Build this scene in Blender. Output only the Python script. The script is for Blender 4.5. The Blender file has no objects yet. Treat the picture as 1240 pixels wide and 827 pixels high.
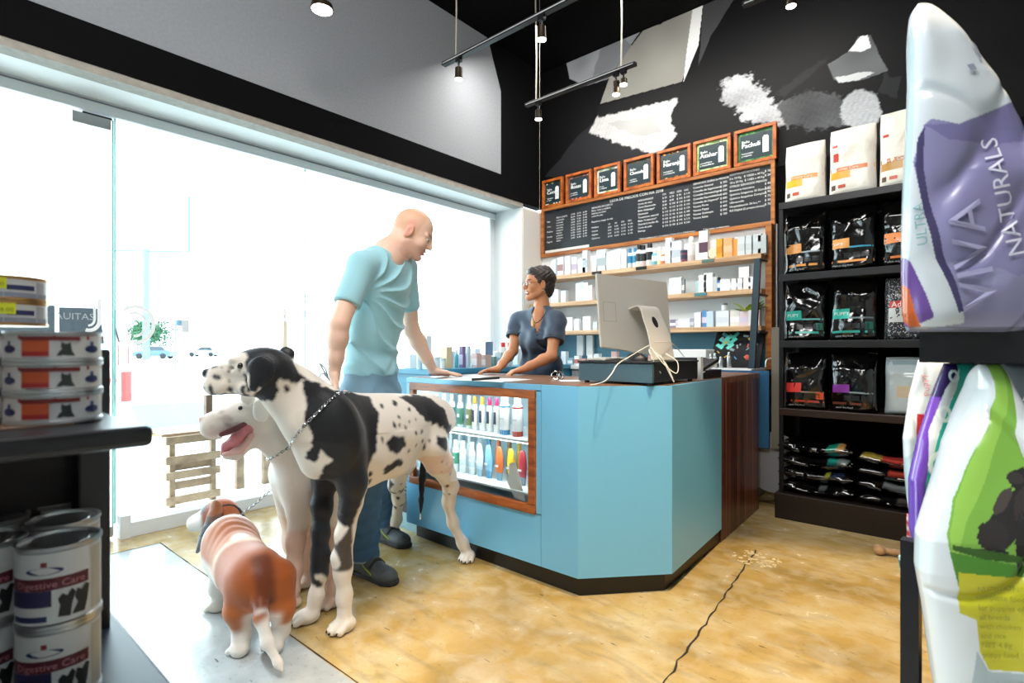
import bpy, bmesh, math, random
import numpy as np
from mathutils import Vector, Matrix, noise as mnoise

# ------------------------------------------------------------------ camera
SC = bpy.context.scene
COL = SC.collection
cam_d = bpy.data.cameras.new('camera'); cam = bpy.data.objects.new('camera', cam_d); COL.objects.link(cam)
YAW = math.radians(40.85)
CAMH = 1.10
FPX = 650.0
cam.location = (0, 0, CAMH)
cam.rotation_euler = (math.radians(90), 0, YAW)
cam_d.sensor_width = 36.0; cam_d.sensor_fit = 'HORIZONTAL'
cam_d.lens = 36.0 * FPX / 1240.0
cam_d.shift_y = 9.5 / 1240.0
cam_d.clip_start = 0.05; cam_d.clip_end = 400
cam_d.dof.use_dof = True; cam_d.dof.focus_distance = 2.7; cam_d.dof.aperture_fstop = 5.0
SC.camera = cam
# ------------------------------------------------------------------ view, world, lights
SC.view_settings.view_transform = 'Standard'
SC.view_settings.look = 'None'
SC.view_settings.gamma = 1.0
SC.view_settings.exposure = 0.22
SC.view_settings.use_curve_mapping = False
W = bpy.data.worlds.new('world'); SC.world = W; W.use_nodes = True
wn = W.node_tree; wn.nodes.clear()
wo = wn.nodes.new('ShaderNodeOutputWorld'); wb = wn.nodes.new('ShaderNodeBackground')
wr = wn.nodes.new('ShaderNodeValToRGB'); wt = wn.nodes.new('ShaderNodeTexCoord'); ws = wn.nodes.new('ShaderNodeSeparateXYZ')
wn.links.new(wt.outputs['Generated'], ws.inputs[0]); wn.links.new(ws.outputs['Z'], wr.inputs[0])
wr.color_ramp.elements[0].position = 0.0; wr.color_ramp.elements[0].color = (0.90, 0.96, 1.0, 1)
wr.color_ramp.elements[1].position = 0.7; wr.color_ramp.elements[1].color = (0.70, 0.86, 1.0, 1)
wn.links.new(wr.outputs[0], wb.inputs[0]); wn.links.new(wb.outputs[0], wo.inputs[0])
wb.inputs[1].default_value = 7.0

def light(kind, name, loc, energy, color=(1,1,1), target=None, **kw):
    d = bpy.data.lights.new(name, kind); d.energy = energy; d.color = color
    for k, v in kw.items(): setattr(d, k, v)
    o = bpy.data.objects.new(name, d); COL.objects.link(o); o.location = loc
    if target is not None:
        o.rotation_euler = (Vector(target) - Vector(loc)).to_track_quat('-Z', 'Y').to_euler()
    return o
light('SUN', 'sun', (-3.3, -6, 12), 2.5, (1.0, 0.96, 0.9), (-3.5, 2.5, 0), angle=0.02)
light('SPOT', 'shop_spot', (-0.25, 1.62, 3.9), 560, (1.0, 0.76, 0.46), (-0.12, 1.62, 0), spot_size=math.radians(53), spot_blend=0.22, shadow_soft_size=0.10)
light('AREA', 'front_fill_light', (-0.9, 0.2, 3.85), 150, (1.0, 0.98, 0.95), (-1.9, 2.3, 0.5), shape='RECTANGLE', size=2.0, size_y=1.4)  # unseen area lamp added as frontal fill, not a real ceiling panel
light('AREA', 'shelf_wall_light', (-2.0, 3.3, 3.6), 52, (1.0, 0.96, 0.9), (-2.1, 4.4, 1.6), shape='RECTANGLE', size=2.4, size_y=0.3)

# ------------------------------------------------------------------ pixel helpers (photo 1240x827)
V2 = Vector((-math.sin(YAW), math.cos(YAW))); R2 = Vector((math.cos(YAW), math.sin(YAW)))
def P(px, py, d):
    u = (px - 620) / FPX; w = (423 - py) / FPX
    h = (V2 + R2 * u) * d
    return Vector((h.x, h.y, CAMH + w * d))
def DX(px, X): u = (px - 620) / FPX; return X / (V2.x + R2.x * u)
def DY(px, Y): u = (px - 620) / FPX; return Y / (V2.y + R2.y * u)
def PX(px, py, X): return P(px, py, DX(px, X))
def PY(px, py, Y): return P(px, py, DY(px, Y))
def PZ(px, py, z): return P(px, py, (CAMH - z) * FPX / (py - 423))
def xat(px, Y): return PY(px, 423, Y).x

# ------------------------------------------------------------------ colours and materials
def lin(c): return c / 12.92 if c <= 0.04045 else ((c + 0.055) / 1.055) ** 2.4
def H(s):
    s = s.lstrip('#'); return tuple(lin(int(s[i:i+2], 16) / 255) for i in (0, 2, 4))
MATS = {}
def bsdf(m):
    return m.node_tree.nodes['Principled BSDF']
def mat(name, color='#808080', rough=0.5, metal=0.0, var=0.0, scale=20, bump=0.0, spec=0.5, coat=0.0, emit=None, estr=0, alpha=1, trans=0.0, sheen=0.0, sss=0.0, bscale=None, stretch=(1,1,1)):
    if name in MATS: return MATS[name]
    c = H(color) if isinstance(color, str) else color
    m = bpy.data.materials.new(name); m.use_nodes = True; MATS[name] = m
    b = bsdf(m); b.inputs['Base Color'].default_value = (*c, 1); b.inputs['Roughness'].default_value = rough
    b.inputs['Metallic'].default_value = metal; b.inputs['Specular IOR Level'].default_value = spec
    b.inputs['Coat Weight'].default_value = coat; b.inputs['Transmission Weight'].default_value = trans
    b.inputs['Sheen Weight'].default_value = sheen
    if sss: b.inputs['Subsurface Weight'].default_value = sss; b.inputs['Subsurface Radius'].default_value = (0.01, 0.004, 0.002)
    if emit: b.inputs['Emission Color'].default_value = (*H(emit), 1); b.inputs['Emission Strength'].default_value = estr
    nt = m.node_tree
    if var or bump:
        tc = nt.nodes.new('ShaderNodeTexCoord'); mp = nt.nodes.new('ShaderNodeMapping'); nt.links.new(tc.outputs['Object'], mp.inputs[0])
        mp.inputs['Scale'].default_value = stretch
        n = nt.nodes.new('ShaderNodeTexNoise'); n.inputs['Scale'].default_value = scale; n.inputs['Detail'].default_value = 5
        nt.links.new(mp.outputs[0], n.inputs[0])
        if var:
            r = nt.nodes.new('ShaderNodeValToRGB')
            r.color_ramp.elements[0].position = 0.3; r.color_ramp.elements[1].position = 0.7
            r.color_ramp.elements[0].color = (*[max(0, x * (1 - var)) for x in c], 1)
            r.color_ramp.elements[1].color = (*[min(1, x * (1 + var)) for x in c], 1)
            nt.links.new(n.outputs[0], r.inputs[0]); nt.links.new(r.outputs[0], b.inputs['Base Color'])
        if bump:
            n2 = n
            if bscale:
                n2 = nt.nodes.new('ShaderNodeTexNoise'); n2.inputs['Scale'].default_value = bscale; nt.links.new(mp.outputs[0], n2.inputs[0])
            bp = nt.nodes.new('ShaderNodeBump'); bp.inputs['Strength'].default_value = bump; bp.inputs['Distance'].default_value = 0.01
            nt.links.new(n2.outputs[0], bp.inputs['Height']); nt.links.new(bp.outputs[0], b.inputs['Normal'])
    return m
def colmat(name, rough=0.6, bump=0.0, bscale=60, coat=0.0, sheen=0.0, spec=0.5, stretch=(1,1,1), sss=0.0, metal=0.0):
    """material that takes its colour from the mesh colour attribute (prints, coats of fur, skin)"""
    if name in MATS: return MATS[name]
    m = mat(name, '#ffffff', rough, bump=bump, bscale=bscale, coat=coat, sheen=sheen, spec=spec, stretch=stretch, sss=sss, metal=metal)
    a = m.node_tree.nodes.new('ShaderNodeVertexColor'); a.layer_name = 'Col'
    m.node_tree.links.new(a.outputs[0], bsdf(m).inputs['Base Color'])
    return m
def wood(name, c1, c2, stretch=(1, 12, 12), scale=3.0, rough=0.45, c3=None):
    if name in MATS: return MATS[name]
    m = mat(name, c1, rough); nt = m.node_tree; b = bsdf(m)
    tc = nt.nodes.new('ShaderNodeTexCoord'); mp = nt.nodes.new('ShaderNodeMapping'); mp.inputs['Scale'].default_value = stretch
    n = nt.nodes.new('ShaderNodeTexNoise'); n.inputs['Scale'].default_value = scale; n.inputs['Detail'].default_value = 6; n.inputs['Distortion'].default_value = 0.4
    r = nt.nodes.new('ShaderNodeValToRGB'); r.color_ramp.elements[0].position = 0.35; r.color_ramp.elements[1].position = 0.68
    r.color_ramp.elements[0].color = (*H(c1), 1); r.color_ramp.elements[1].color = (*H(c2), 1)
    if c3: e = r.color_ramp.elements.new(0.52); e.color = (*H(c3), 1)
    nt.links.new(tc.outputs['Object'], mp.inputs[0]); nt.links.new(mp.outputs[0], n.inputs[0]); nt.links.new(n.outputs[0], r.inputs[0]); nt.links.new(r.outputs[0], b.inputs['Base Color'])
    bp = nt.nodes.new('ShaderNodeBump'); bp.inputs['Strength'].default_value = 0.15; bp.inputs['Distance'].default_value = 0.005
    nt.links.new(n.outputs[0], bp.inputs['Height']); nt.links.new(bp.outputs[0], b.inputs['Normal'])
    return m
def glass(name, tint=(0.93, 0.98, 0.97), gloss=0.06):
    if name in MATS: return MATS[name]
    m = bpy.data.materials.new(name); m.use_nodes = True; MATS[name] = m; nt = m.node_tree; nt.nodes.clear()
    o = nt.nodes.new('ShaderNodeOutputMaterial'); t = nt.nodes.new('ShaderNodeBsdfTransparent'); g = nt.nodes.new('ShaderNodeBsdfGlossy'); mx = nt.nodes.new('ShaderNodeMixShader')
    f = nt.nodes.new('ShaderNodeFresnel'); f.inputs[0].default_value = 1.25
    t.inputs[0].default_value = (*tint, 1); g.inputs['Roughness'].default_value = 0.02
    nt.links.new(f.outputs[0], mx.inputs[0]); nt.links.new(t.outputs[0], mx.inputs[1]); nt.links.new(g.outputs[0], mx.inputs[2]); nt.links.new(mx.outputs[0], o.inputs[0])
    return m

# ------------------------------------------------------------------ mesh helpers (all in world coordinates)
def nb(): return bmesh.new()
def box(bm, x0, x1, y0, y1, z0, z1, bev=0.0, M=None):
    vs = [bm.verts.new(Vector(c)) for c in ((x0,y0,z0),(x1,y0,z0),(x1,y1,z0),(x0,y1,z0),(x0,y0,z1),(x1,y0,z1),(x1,y1,z1),(x0,y1,z1))]
    fs = [bm.faces.new([vs[i] for i in f]) for f in ((0,3,2,1),(4,5,6,7),(0,1,5,4),(1,2,6,5),(2,3,7,6),(3,0,4,7))]
    if bev:
        es = list({e for f in fs for e in f.edges})
        r = bmesh.ops.bevel(bm, geom=es, offset=bev, segments=2, affect='EDGES', profile=0.5)
        vs = list({v for f in r['faces'] for v in f.verts} | {v for v in vs if v.is_valid})
    if M is not None:
        for v in vs: v.co = M @ v.co
    return bm
def cbox(bm, c, s, bev=0.0, rz=0.0, M=None):
    m = Matrix.Translation(Vector(c)) @ Matrix.Rotation(rz, 4, 'Z')
    if M is not None: m = Matrix.Translation(Vector(c)) @ M
    return box(bm, -s[0]/2, s[0]/2, -s[1]/2, s[1]/2, -s[2]/2, s[2]/2, bev, m)
def prism(bm, poly, z0, z1):
    a = [bm.verts.new((x, y, z0)) for x, y in poly]; b = [bm.verts.new((x, y, z1)) for x, y in poly]
    n = len(poly); bm.faces.new(list(reversed(a))); bm.faces.new(b)
    for i in range(n): bm.faces.new([a[i], a[(i+1) % n], b[(i+1) % n], b[i]])
    bmesh.ops.recalc_face_normals(bm, faces=bm.faces)
    return bm
def slab(bm, pts, n, t):
    """polygon of 3D points extruded along n by t"""
    n = Vector(n) * t
    a = [bm.verts.new(Vector(p)) for p in pts]; b = [bm.verts.new(Vector(p) + n) for p in pts]; k = len(a)
    bm.faces.new(list(reversed(a))); bm.faces.new(b)
    for i in range(k): bm.faces.new([a[i], a[(i+1) % k], b[(i+1) % k], b[i]])
    bmesh.ops.recalc_face_normals(bm, faces=bm.faces)
    return bm
def lathe(bm, c, prof, seg=20, axis=None, sx=1.0, sy=1.0, rz=0.0):
    """profile of (r, z) about c"""
    c = Vector(c); q = Matrix.Identity(3)
    if axis is not None: q = Vector((0,0,1)).rotation_difference(Vector(axis)).to_matrix()
    rings = []
    for r, z in prof:
        if r < 1e-6: rings.append([bm.verts.new(c + q @ Vector((0, 0, z)))])
        else:
            ring = []
            for i in range(seg):
                a = 2 * math.pi * i / seg
                x, y = r * sx * math.cos(a), r * sy * math.sin(a)
                x, y = x * math.cos(rz) - y * math.sin(rz), x * math.sin(rz) + y * math.cos(rz)
                ring.append(bm.verts.new(c + q @ Vector((x, y, z))))
            rings.append(ring)
    for a, b in zip(rings, rings[1:]):
        for i in range(seg):
            j = (i + 1) % seg
            if len(a) == 1 and len(b) == 1: continue
            if len(a) == 1: bm.faces.new([a[0], b[j], b[i]])
            elif len(b) == 1: bm.faces.new([a[i], a[j], b[0]])
            else: bm.faces.new([a[i], a[j], b[j], b[i]])
    if len(rings[0]) > 1: bm.faces.new(list(reversed(rings[0])))
    if len(rings[-1]) > 1: bm.faces.new(rings[-1])
    return bm
def tube(bm, pts, r, seg=8, closed=False, rad=None):
    pts = [Vector(p) for p in pts]; n = len(pts); rings = []
    up = Vector((0, 0, 1)); prev = None
    for i, p in enumerate(pts):
        if closed: t = pts[(i+1) % n] - pts[i-1]
        else: t = pts[min(i+1, n-1)] - pts[max(i-1, 0)]
        if t.length < 1e-9: t = Vector((0,0,1))
        t.normalize()
        if prev is None:
            a = t.cross(up)
            if a.length < 1e-3: a = t.cross(Vector((1,0,0)))
        else:
            a = prev - t * prev.dot(t)
            if a.length < 1e-4: a = t.cross(up)
        a.normalize(); prev = a; b = t.cross(a)
        rr = rad[i] if rad else r
        rings.append([bm.verts.new(p + (a * math.cos(2*math.pi*k/seg) + b * math.sin(2*math.pi*k/seg)) * rr) for k in range(seg)])
    m = n if closed else n - 1
    for i in range(m):
        A, B = rings[i], rings[(i+1) % n]
        for k in range(seg): bm.faces.new([A[k], B[k], B[(k+1) % seg], A[(k+1) % seg]])
    if not closed:
        bm.faces.new(rings[0]); bm.faces.new(list(reversed(rings[-1])))
    return bm
def curve(pts, n=8):
    """Catmull-Rom through points"""
    pts = [Vector(p) for p in pts]; out = []
    for i in range(len(pts) - 1):
        p0 = pts[max(i-1, 0)]; p1 = pts[i]; p2 = pts[i+1]; p3 = pts[min(i+2, len(pts)-1)]
        for k in range(n):
            t = k / n
            out.append(0.5 * ((2*p1) + (p2-p0)*t + (2*p0-5*p1+4*p2-p3)*t*t + (3*p1-p0-3*p2+p3)*t**3))
    out.append(pts[-1]); return out
def torus(bm, c, R, r, axis, seg=24, s2=8, sx=1, sy=1):
    q = Vector((0,0,1)).rotation_difference(Vector(axis)).to_matrix()
    pts = [Vector(c) + q @ Vector((R*sx*math.cos(2*math.pi*i/seg), R*sy*math.sin(2*math.pi*i/seg), 0)) for i in range(seg)]
    return tube(bm, pts, r, s2, closed=True)

# ------------------------------------------------------------------ objects
def thing(name, label, cat, loc, group=None):
    o = bpy.data.objects.new(name, None); COL.objects.link(o); o.location = loc; o.empty_display_size = 0.05
    o['label'] = label; o['category'] = cat
    if group: o['group'] = group
    return o
def wloc(o):
    p = Vector(o.location); q = o.parent
    while q is not None: p += Vector(q.location); q = q.parent
    return p
def tag(o, label=None, cat=None, group=None, kind=None):
    if label: o['label'] = label
    if cat: o['category'] = cat
    if group: o['group'] = group
    if kind: o['kind'] = kind
    return o
def obj(name, bm, m, parent=None, smooth=False, loc=None, label=None, origin=True):
    me = bpy.data.meshes.new(name)
    if isinstance(bm, bmesh.types.BMesh):
        base = wloc(parent) if parent is not None else (Vector(loc) if loc is not None else None)
        if base is None:
            if len(bm.verts):
                xs = [v.co for v in bm.verts]
                base = Vector(((min(v.x for v in xs)+max(v.x for v in xs))/2, (min(v.y for v in xs)+max(v.y for v in xs))/2, min(v.z for v in xs)))
            else: base = Vector((0,0,0))
        bmesh.ops.translate(bm, vec=-base, verts=bm.verts)
        bm.to_mesh(me); bm.free()
        if smooth:
            me.polygons.foreach_set('use_smooth', [True] * len(me.polygons))
            try: me.set_sharp_from_angle(angle=math.radians(42))
            except Exception: pass
    o = bpy.data.objects.new(name, me); COL.objects.link(o)
    if m is not None:
        for x in (m if isinstance(m, (list, tuple)) else [m]): me.materials.append(x)
    if parent is not None: o.parent = parent
    else: o.location = base
    if label: o['label'] = label
    return o
def struct(name, bm, m, parent=None, smooth=False):
    o = obj(name, bm, m, parent, smooth)
    if parent is None: o['kind'] = 'structure'
    return o
def npmesh(name, verts, quads, m, parent=None, cols=None, smooth=True, loc=None):
    """numpy mesh (world coordinates)"""
    base = wloc(parent) if parent is not None else Vector(loc)
    me = bpy.data.meshes.new(name); nv = len(verts); nq = len(quads)
    me.vertices.add(nv); me.vertices.foreach_set('co', (verts - np.array(base)).astype(np.float32).ravel())
    me.loops.add(nq * 4); me.loops.foreach_set('vertex_index', quads.astype(np.int32).ravel())
    me.polygons.add(nq); me.polygons.foreach_set('loop_start', np.arange(0, nq * 4, 4, dtype=np.int32)); me.polygons.foreach_set('loop_total', np.full(nq, 4, dtype=np.int32))
    if smooth: me.polygons.foreach_set('use_smooth', np.ones(nq, dtype=bool))
    me.update(calc_edges=True)
    if cols is not None:
        a = me.color_attributes.new('Col', 'FLOAT_COLOR', 'POINT')
        c4 = np.ones((nv, 4), dtype=np.float32); c4[:, :3] = cols; a.data.foreach_set('color', c4.ravel())
    o = bpy.data.objects.new(name, me); COL.objects.link(o)
    if m is not None: me.materials.append(m)
    if parent is not None: o.parent = parent
    else: o.location = base
    return o
def copy_tree(o, loc, label=None, group=None, rz=None):
    r = o.copy(); COL.objects.link(r); r.location = loc
    if rz is not None: r.rotation_euler = (0, 0, rz)
    if label: r['label'] = label
    if group: r['group'] = group
    for ch in list(o.children):
        c = ch.copy(); COL.objects.link(c); c.parent = r
        for g in list(ch.children):
            d = g.copy(); COL.objects.link(d); d.parent = c
    return r
ORD = ['first','second','third','fourth','fifth','sixth','seventh','eighth','ninth','tenth','eleventh','twelfth','thirteenth','fourteenth','fifteenth','sixteenth','seventeenth','eighteenth','nineteenth','twentieth','twenty-first','twenty-second','twenty-third','twenty-fourth','twenty-fifth','twenty-sixth','twenty-seventh','twenty-eighth','twenty-ninth','thirtieth']

# ------------------------------------------------------------------ lettering
TXT = {}
def text_geo(body, align='LEFT', spacing=1.0):
    key = (body, align, spacing)
    if key in TXT: return TXT[key]
    cu = bpy.data.curves.new('t', 'FONT'); cu.body = body; cu.size = 1.0; cu.align_x = align; cu.resolution_u = 2; cu.space_line = spacing
    to = bpy.data.objects.new('t', cu); COL.objects.link(to)
    dg = bpy.context.evaluated_depsgraph_get(); dg.update()
    me = bpy.data.meshes.new_from_object(to.evaluated_get(dg))
    vs = [Vector(v.co) for v in me.vertices]; fs = [list(p.vertices) for p in me.polygons]
    bpy.data.objects.remove(to); bpy.data.meshes.remove(me); bpy.data.curves.remove(cu)
    TXT[key] = (vs, fs); return TXT[key]
def text_flat(bm, body, o, ux, uy, size, align='LEFT', spacing=1.0, bold=0):
    vs, fs = text_geo(body, align, spacing); o = Vector(o); ux = Vector(ux).normalized(); uy = Vector(uy).normalized()
    for off in ([0] if not bold else [-bold, 0, bold]):
        nv = [bm.verts.new(o + ux * (v.x * size + off * size) + uy * (v.y * size) + ux.cross(uy) * (0.0001 * off)) for v in vs]
        for f in fs:
            try: bm.faces.new([nv[i] for i in f])
            except ValueError: pass
    return bm
def text_map(bm, body, fn, size, align='LEFT'):
    vs, fs = text_geo(body, align); nv = [bm.verts.new(fn(v.x * size, v.y * size)) for v in vs]
    for f in fs:
        try: bm.faces.new([nv[i] for i in f])
        except ValueError: pass
    return bm
def rect3(bm, o, ux, uy, x0, x1, y0, y1, n=None, t=0.0004):
    """thin printed rectangle on a surface"""
    o = Vector(o); ux = Vector(ux); uy = Vector(uy); nn = ux.cross(uy).normalized()
    return slab(bm, [o + ux*x0 + uy*y0, o + ux*x1 + uy*y0, o + ux*x1 + uy*y1, o + ux*x0 + uy*y1], nn, t)
def cylpatch(bm, c, r, a0, a1, z0, z1, n=8, t=0.0006):
    c = Vector(c); ring = []
    for i in range(n + 1):
        a = a0 + (a1 - a0) * i / n
        d = Vector((math.cos(a), math.sin(a), 0))
        ring.append([bm.verts.new(c + d * (r + t) + Vector((0, 0, z))) for z in (z0, z1)] )
    for A, B in zip(ring, ring[1:]): bm.faces.new([A[0], B[0], B[1], A[1]])
    return bm

# ------------------------------------------------------------------ smooth blended solids (bodies, clothes)
class Field:
    def __init__(s, lo, hi, h):
        s.h = h; s.lo = np.array(lo, dtype=np.float32)
        s.n = np.maximum(4, np.ceil((np.array(hi) - np.array(lo)) / h).astype(int) + 1)
        s.ax = [ (s.lo[i] + h * np.arange(s.n[i])).astype(np.float32) for i in range(3)]
        s.D = np.full(tuple(s.n), 0.5, dtype=np.float32)
    def _sl(s, lo, hi, m):
        sl = []
        for i in range(3):
            a = int(max(0, math.floor((lo[i] - m - s.lo[i]) / s.h))); b = int(min(s.n[i], math.ceil((hi[i] + m - s.lo[i]) / s.h) + 1))
            if b <= a: return None, None
            sl.append(slice(a, b))
        X = s.ax[0][sl[0]][:, None, None]; Y = s.ax[1][sl[1]][None, :, None]; Z = s.ax[2][sl[2]][None, None, :]
        return tuple(sl), (X, Y, Z)
    def _mix(s, sl, d, k, sub=False):
        a = s.D[sl]
        if sub:
            d = -d; h = np.maximum(k - np.abs(a - d), 0) / k if k > 0 else 0
            s.D[sl] = np.maximum(a, d) + h * h * k * 0.25
        else:
            h = np.maximum(k - np.abs(a - d), 0) / k if k > 0 else 0
            s.D[sl] = np.minimum(a, d) - h * h * k * 0.25
    def cone(s, p0, r0, p1, r1, k=0.02, sub=False):
        p0 = np.array(p0, dtype=np.float32); p1 = np.array(p1, dtype=np.float32); R = max(r0, r1)
        sl, G = s._sl(np.minimum(p0, p1) - R, np.maximum(p0, p1) + R, k + 3 * s.h)
        if sl is None: return
        ab = p1 - p0; L = float(ab @ ab) + 1e-9
        q = [G[i] - p0[i] for i in range(3)]
        t = np.clip((q[0]*ab[0] + q[1]*ab[1] + q[2]*ab[2]) / L, 0, 1)
        d = np.sqrt((q[0]-t*ab[0])**2 + (q[1]-t*ab[1])**2 + (q[2]-t*ab[2])**2) - (r0 + (r1 - r0) * t)
        s._mix(sl, d, k, sub)
    def chain(s, pts, k=0.02):
        for (p0, r0), (p1, r1) in zip(pts, pts[1:]): s.cone(p0, r0, p1, r1, k)
    def ell(s, c, rad, X=(1,0,0), Z=(0,0,1), k=0.02, sub=False):
        X = Vector(X).normalized(); Z = Vector(Z); Z = (Z - X * Z.dot(X)).normalized(); Y = Z.cross(X)
        A = [X, Y, Z]; R = max(rad)
        c = np.array(c, dtype=np.float32); sl, G = s._sl(c - R, c + R, k + 3 * s.h)
        if sl is None: return
        q = [G[i] - c[i] for i in range(3)]
        e = [(q[0]*a[0] + q[1]*a[1] + q[2]*a[2]) / r for a, r in zip(A, rad)]
        k0 = np.sqrt(e[0]**2 + e[1]**2 + e[2]**2) + 1e-6
        k1 = np.sqrt((e[0]/rad[0])**2 + (e[1]/rad[1])**2 + (e[2]/rad[2])**2) + 1e-6
        s._mix(sl, k0 * (k0 - 1) / k1, k, sub)
    def cut(s, p, n):
        n = np.array(Vector(n).normalized(), dtype=np.float32); p = np.array(p, dtype=np.float32)
        d = (s.ax[0][:,None,None]-p[0])*n[0] + (s.ax[1][None,:,None]-p[1])*n[1] + (s.ax[2][None,None,:]-p[2])*n[2]
        s.D = np.maximum(s.D, d)
    def mesh(s):
        D = s.D.copy()
        D[0]=D[-1]=0.5; D[:,0]=D[:,-1]=0.5; D[:,:,0]=D[:,:,-1]=0.5
        I = D < 0
        c = [I[a:I.shape[0]-1+a, b:I.shape[1]-1+b, e:I.shape[2]-1+e] for a in (0,1) for b in (0,1) for e in (0,1)]
        alls = c[0].copy(); anys = c[0].copy()
        for x in c[1:]: alls &= x; anys |= x
        act = anys & ~alls; idx = np.argwhere(act)
        m = np.full(act.shape, -1, dtype=np.int32); m[act] = np.arange(len(idx))
        acc = np.zeros((len(idx), 3)); cnt = np.zeros(len(idx))
        i, j, k = idx.T
        for ax in range(3):
            o1, o2 = [q for q in range(3) if q != ax]
            for a in (0,1):
                for b in (0,1):
                    off = [0,0,0]; off[o1] = a; off[o2] = b; of2 = off[:]; of2[ax] = 1
                    v0 = D[i+off[0], j+off[1], k+off[2]]; v1 = D[i+of2[0], j+of2[1], k+of2[2]]
                    cr = (v0 < 0) != (v1 < 0); t = np.where(cr, v0 / np.where(cr, v0 - v1, 1), 0)
                    pos = np.zeros((len(idx), 3)); pos[:, o1] = a; pos[:, o2] = b; pos[:, ax] = t
                    acc += pos * cr[:, None]; cnt += cr
        V = (idx + acc / cnt[:, None]) * s.h + s.lo
        Q = []
        for ax in range(3):
            A = I[tuple(slice(0, -1) if q == ax else slice(None) for q in range(3))]
            B = I[tuple(slice(1, None) if q == ax else slice(None) for q in range(3))]
            for flip, ed in ((False, A & ~B), (True, ~A & B)):
                e = np.argwhere(ed)
                if not len(e): continue
                o1, o2 = (ax + 1) % 3, (ax + 2) % 3
                ok = (e[:, o1] > 0) & (e[:, o2] > 0); e = e[ok]
                def g(a, b):
                    f = e.copy(); f[:, o1] -= a; f[:, o2] -= b; return m[f[:,0], f[:,1], f[:,2]]
                q = np.stack([g(1,1), g(0,1), g(0,0), g(1,0)], 1)
                if flip: q = q[:, ::-1]
                Q.append(q)
        Q = np.concatenate(Q); Q = Q[(Q >= 0).all(1)]
        return V, Q
def vnoise(V, scale, seed=0):
    """cheap smooth noise on numpy points, about -1..1"""
    rng = np.random.RandomState(seed); out = np.zeros(len(V))
    for o in range(7):
        d = rng.normal(size=3); d /= np.linalg.norm(d); out += np.sin(V @ d * scale * (0.7 + rng.rand() * 0.9) + rng.rand() * 6.28 + 1.3 * np.sin(V @ np.roll(d, 1) * scale * 0.8))
    return out / 3.0
def inpoly(x, y, poly):
    c = np.zeros(len(x), dtype=bool); n = len(poly); j = n - 1
    for i in range(n):
        xi, yi = poly[i]; xj, yj = poly[j]
        if yi != yj:
            t = ((yi > y) != (yj > y)) & (x < (xj - xi) * (y - yi) / (yj - yi) + xi); c ^= t
        j = i
    return c
def smooth_cols(C, Q, n):
    """soften colour borders by averaging over neighbouring vertices"""
    a = Q.ravel(); b_ = np.roll(Q, 1, axis=1).ravel(); cnt = np.bincount(a, minlength=len(C)) + np.bincount(b_, minlength=len(C)) + 1.0
    for _ in range(n):
        C = np.stack([(C[:, k] + np.bincount(a, weights=C[b_, k], minlength=len(C)) + np.bincount(b_, weights=C[a, k], minlength=len(C))) / cnt for k in range(3)], 1)
    return C
def paint(V, base): return np.tile(np.array(H(base) if isinstance(base, str) else base), (len(V), 1))
# ================================================================== THE SETTING
GX = -3.80      # glass plane
BX = -3.42      # inner plane of the window wall
BY = 4.45       # back wall
CZ = 3.98       # ceiling
# --- materials of the shell
m_black = mat('black_paint', '#060608', 0.85, spec=0.12)
m_grey = mat('grey_plaster', '#8d9196', 0.85, var=0.06, scale=60, bump=0.1, bscale=160)
m_white = mat('white_paint', '#e9eae8', 0.6)
m_whitemetal = mat('white_metal', '#dfe3e4', 0.35)
m_beigeedge = mat('beam_edge_plaster', '#9c968c', 0.7, var=0.12, scale=25)
m_steel = mat('brushed_steel', '#b9bcbd', 0.3, metal=0.9)
m_chrome = mat('chrome', '#d8dadb', 0.12, metal=1.0)
m_blackmetal = mat('black_metal', '#15161a', 0.4, metal=0.3)
m_shelfblack = mat('black_shelf_laminate', '#14151a', 0.42, spec=0.45)

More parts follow.
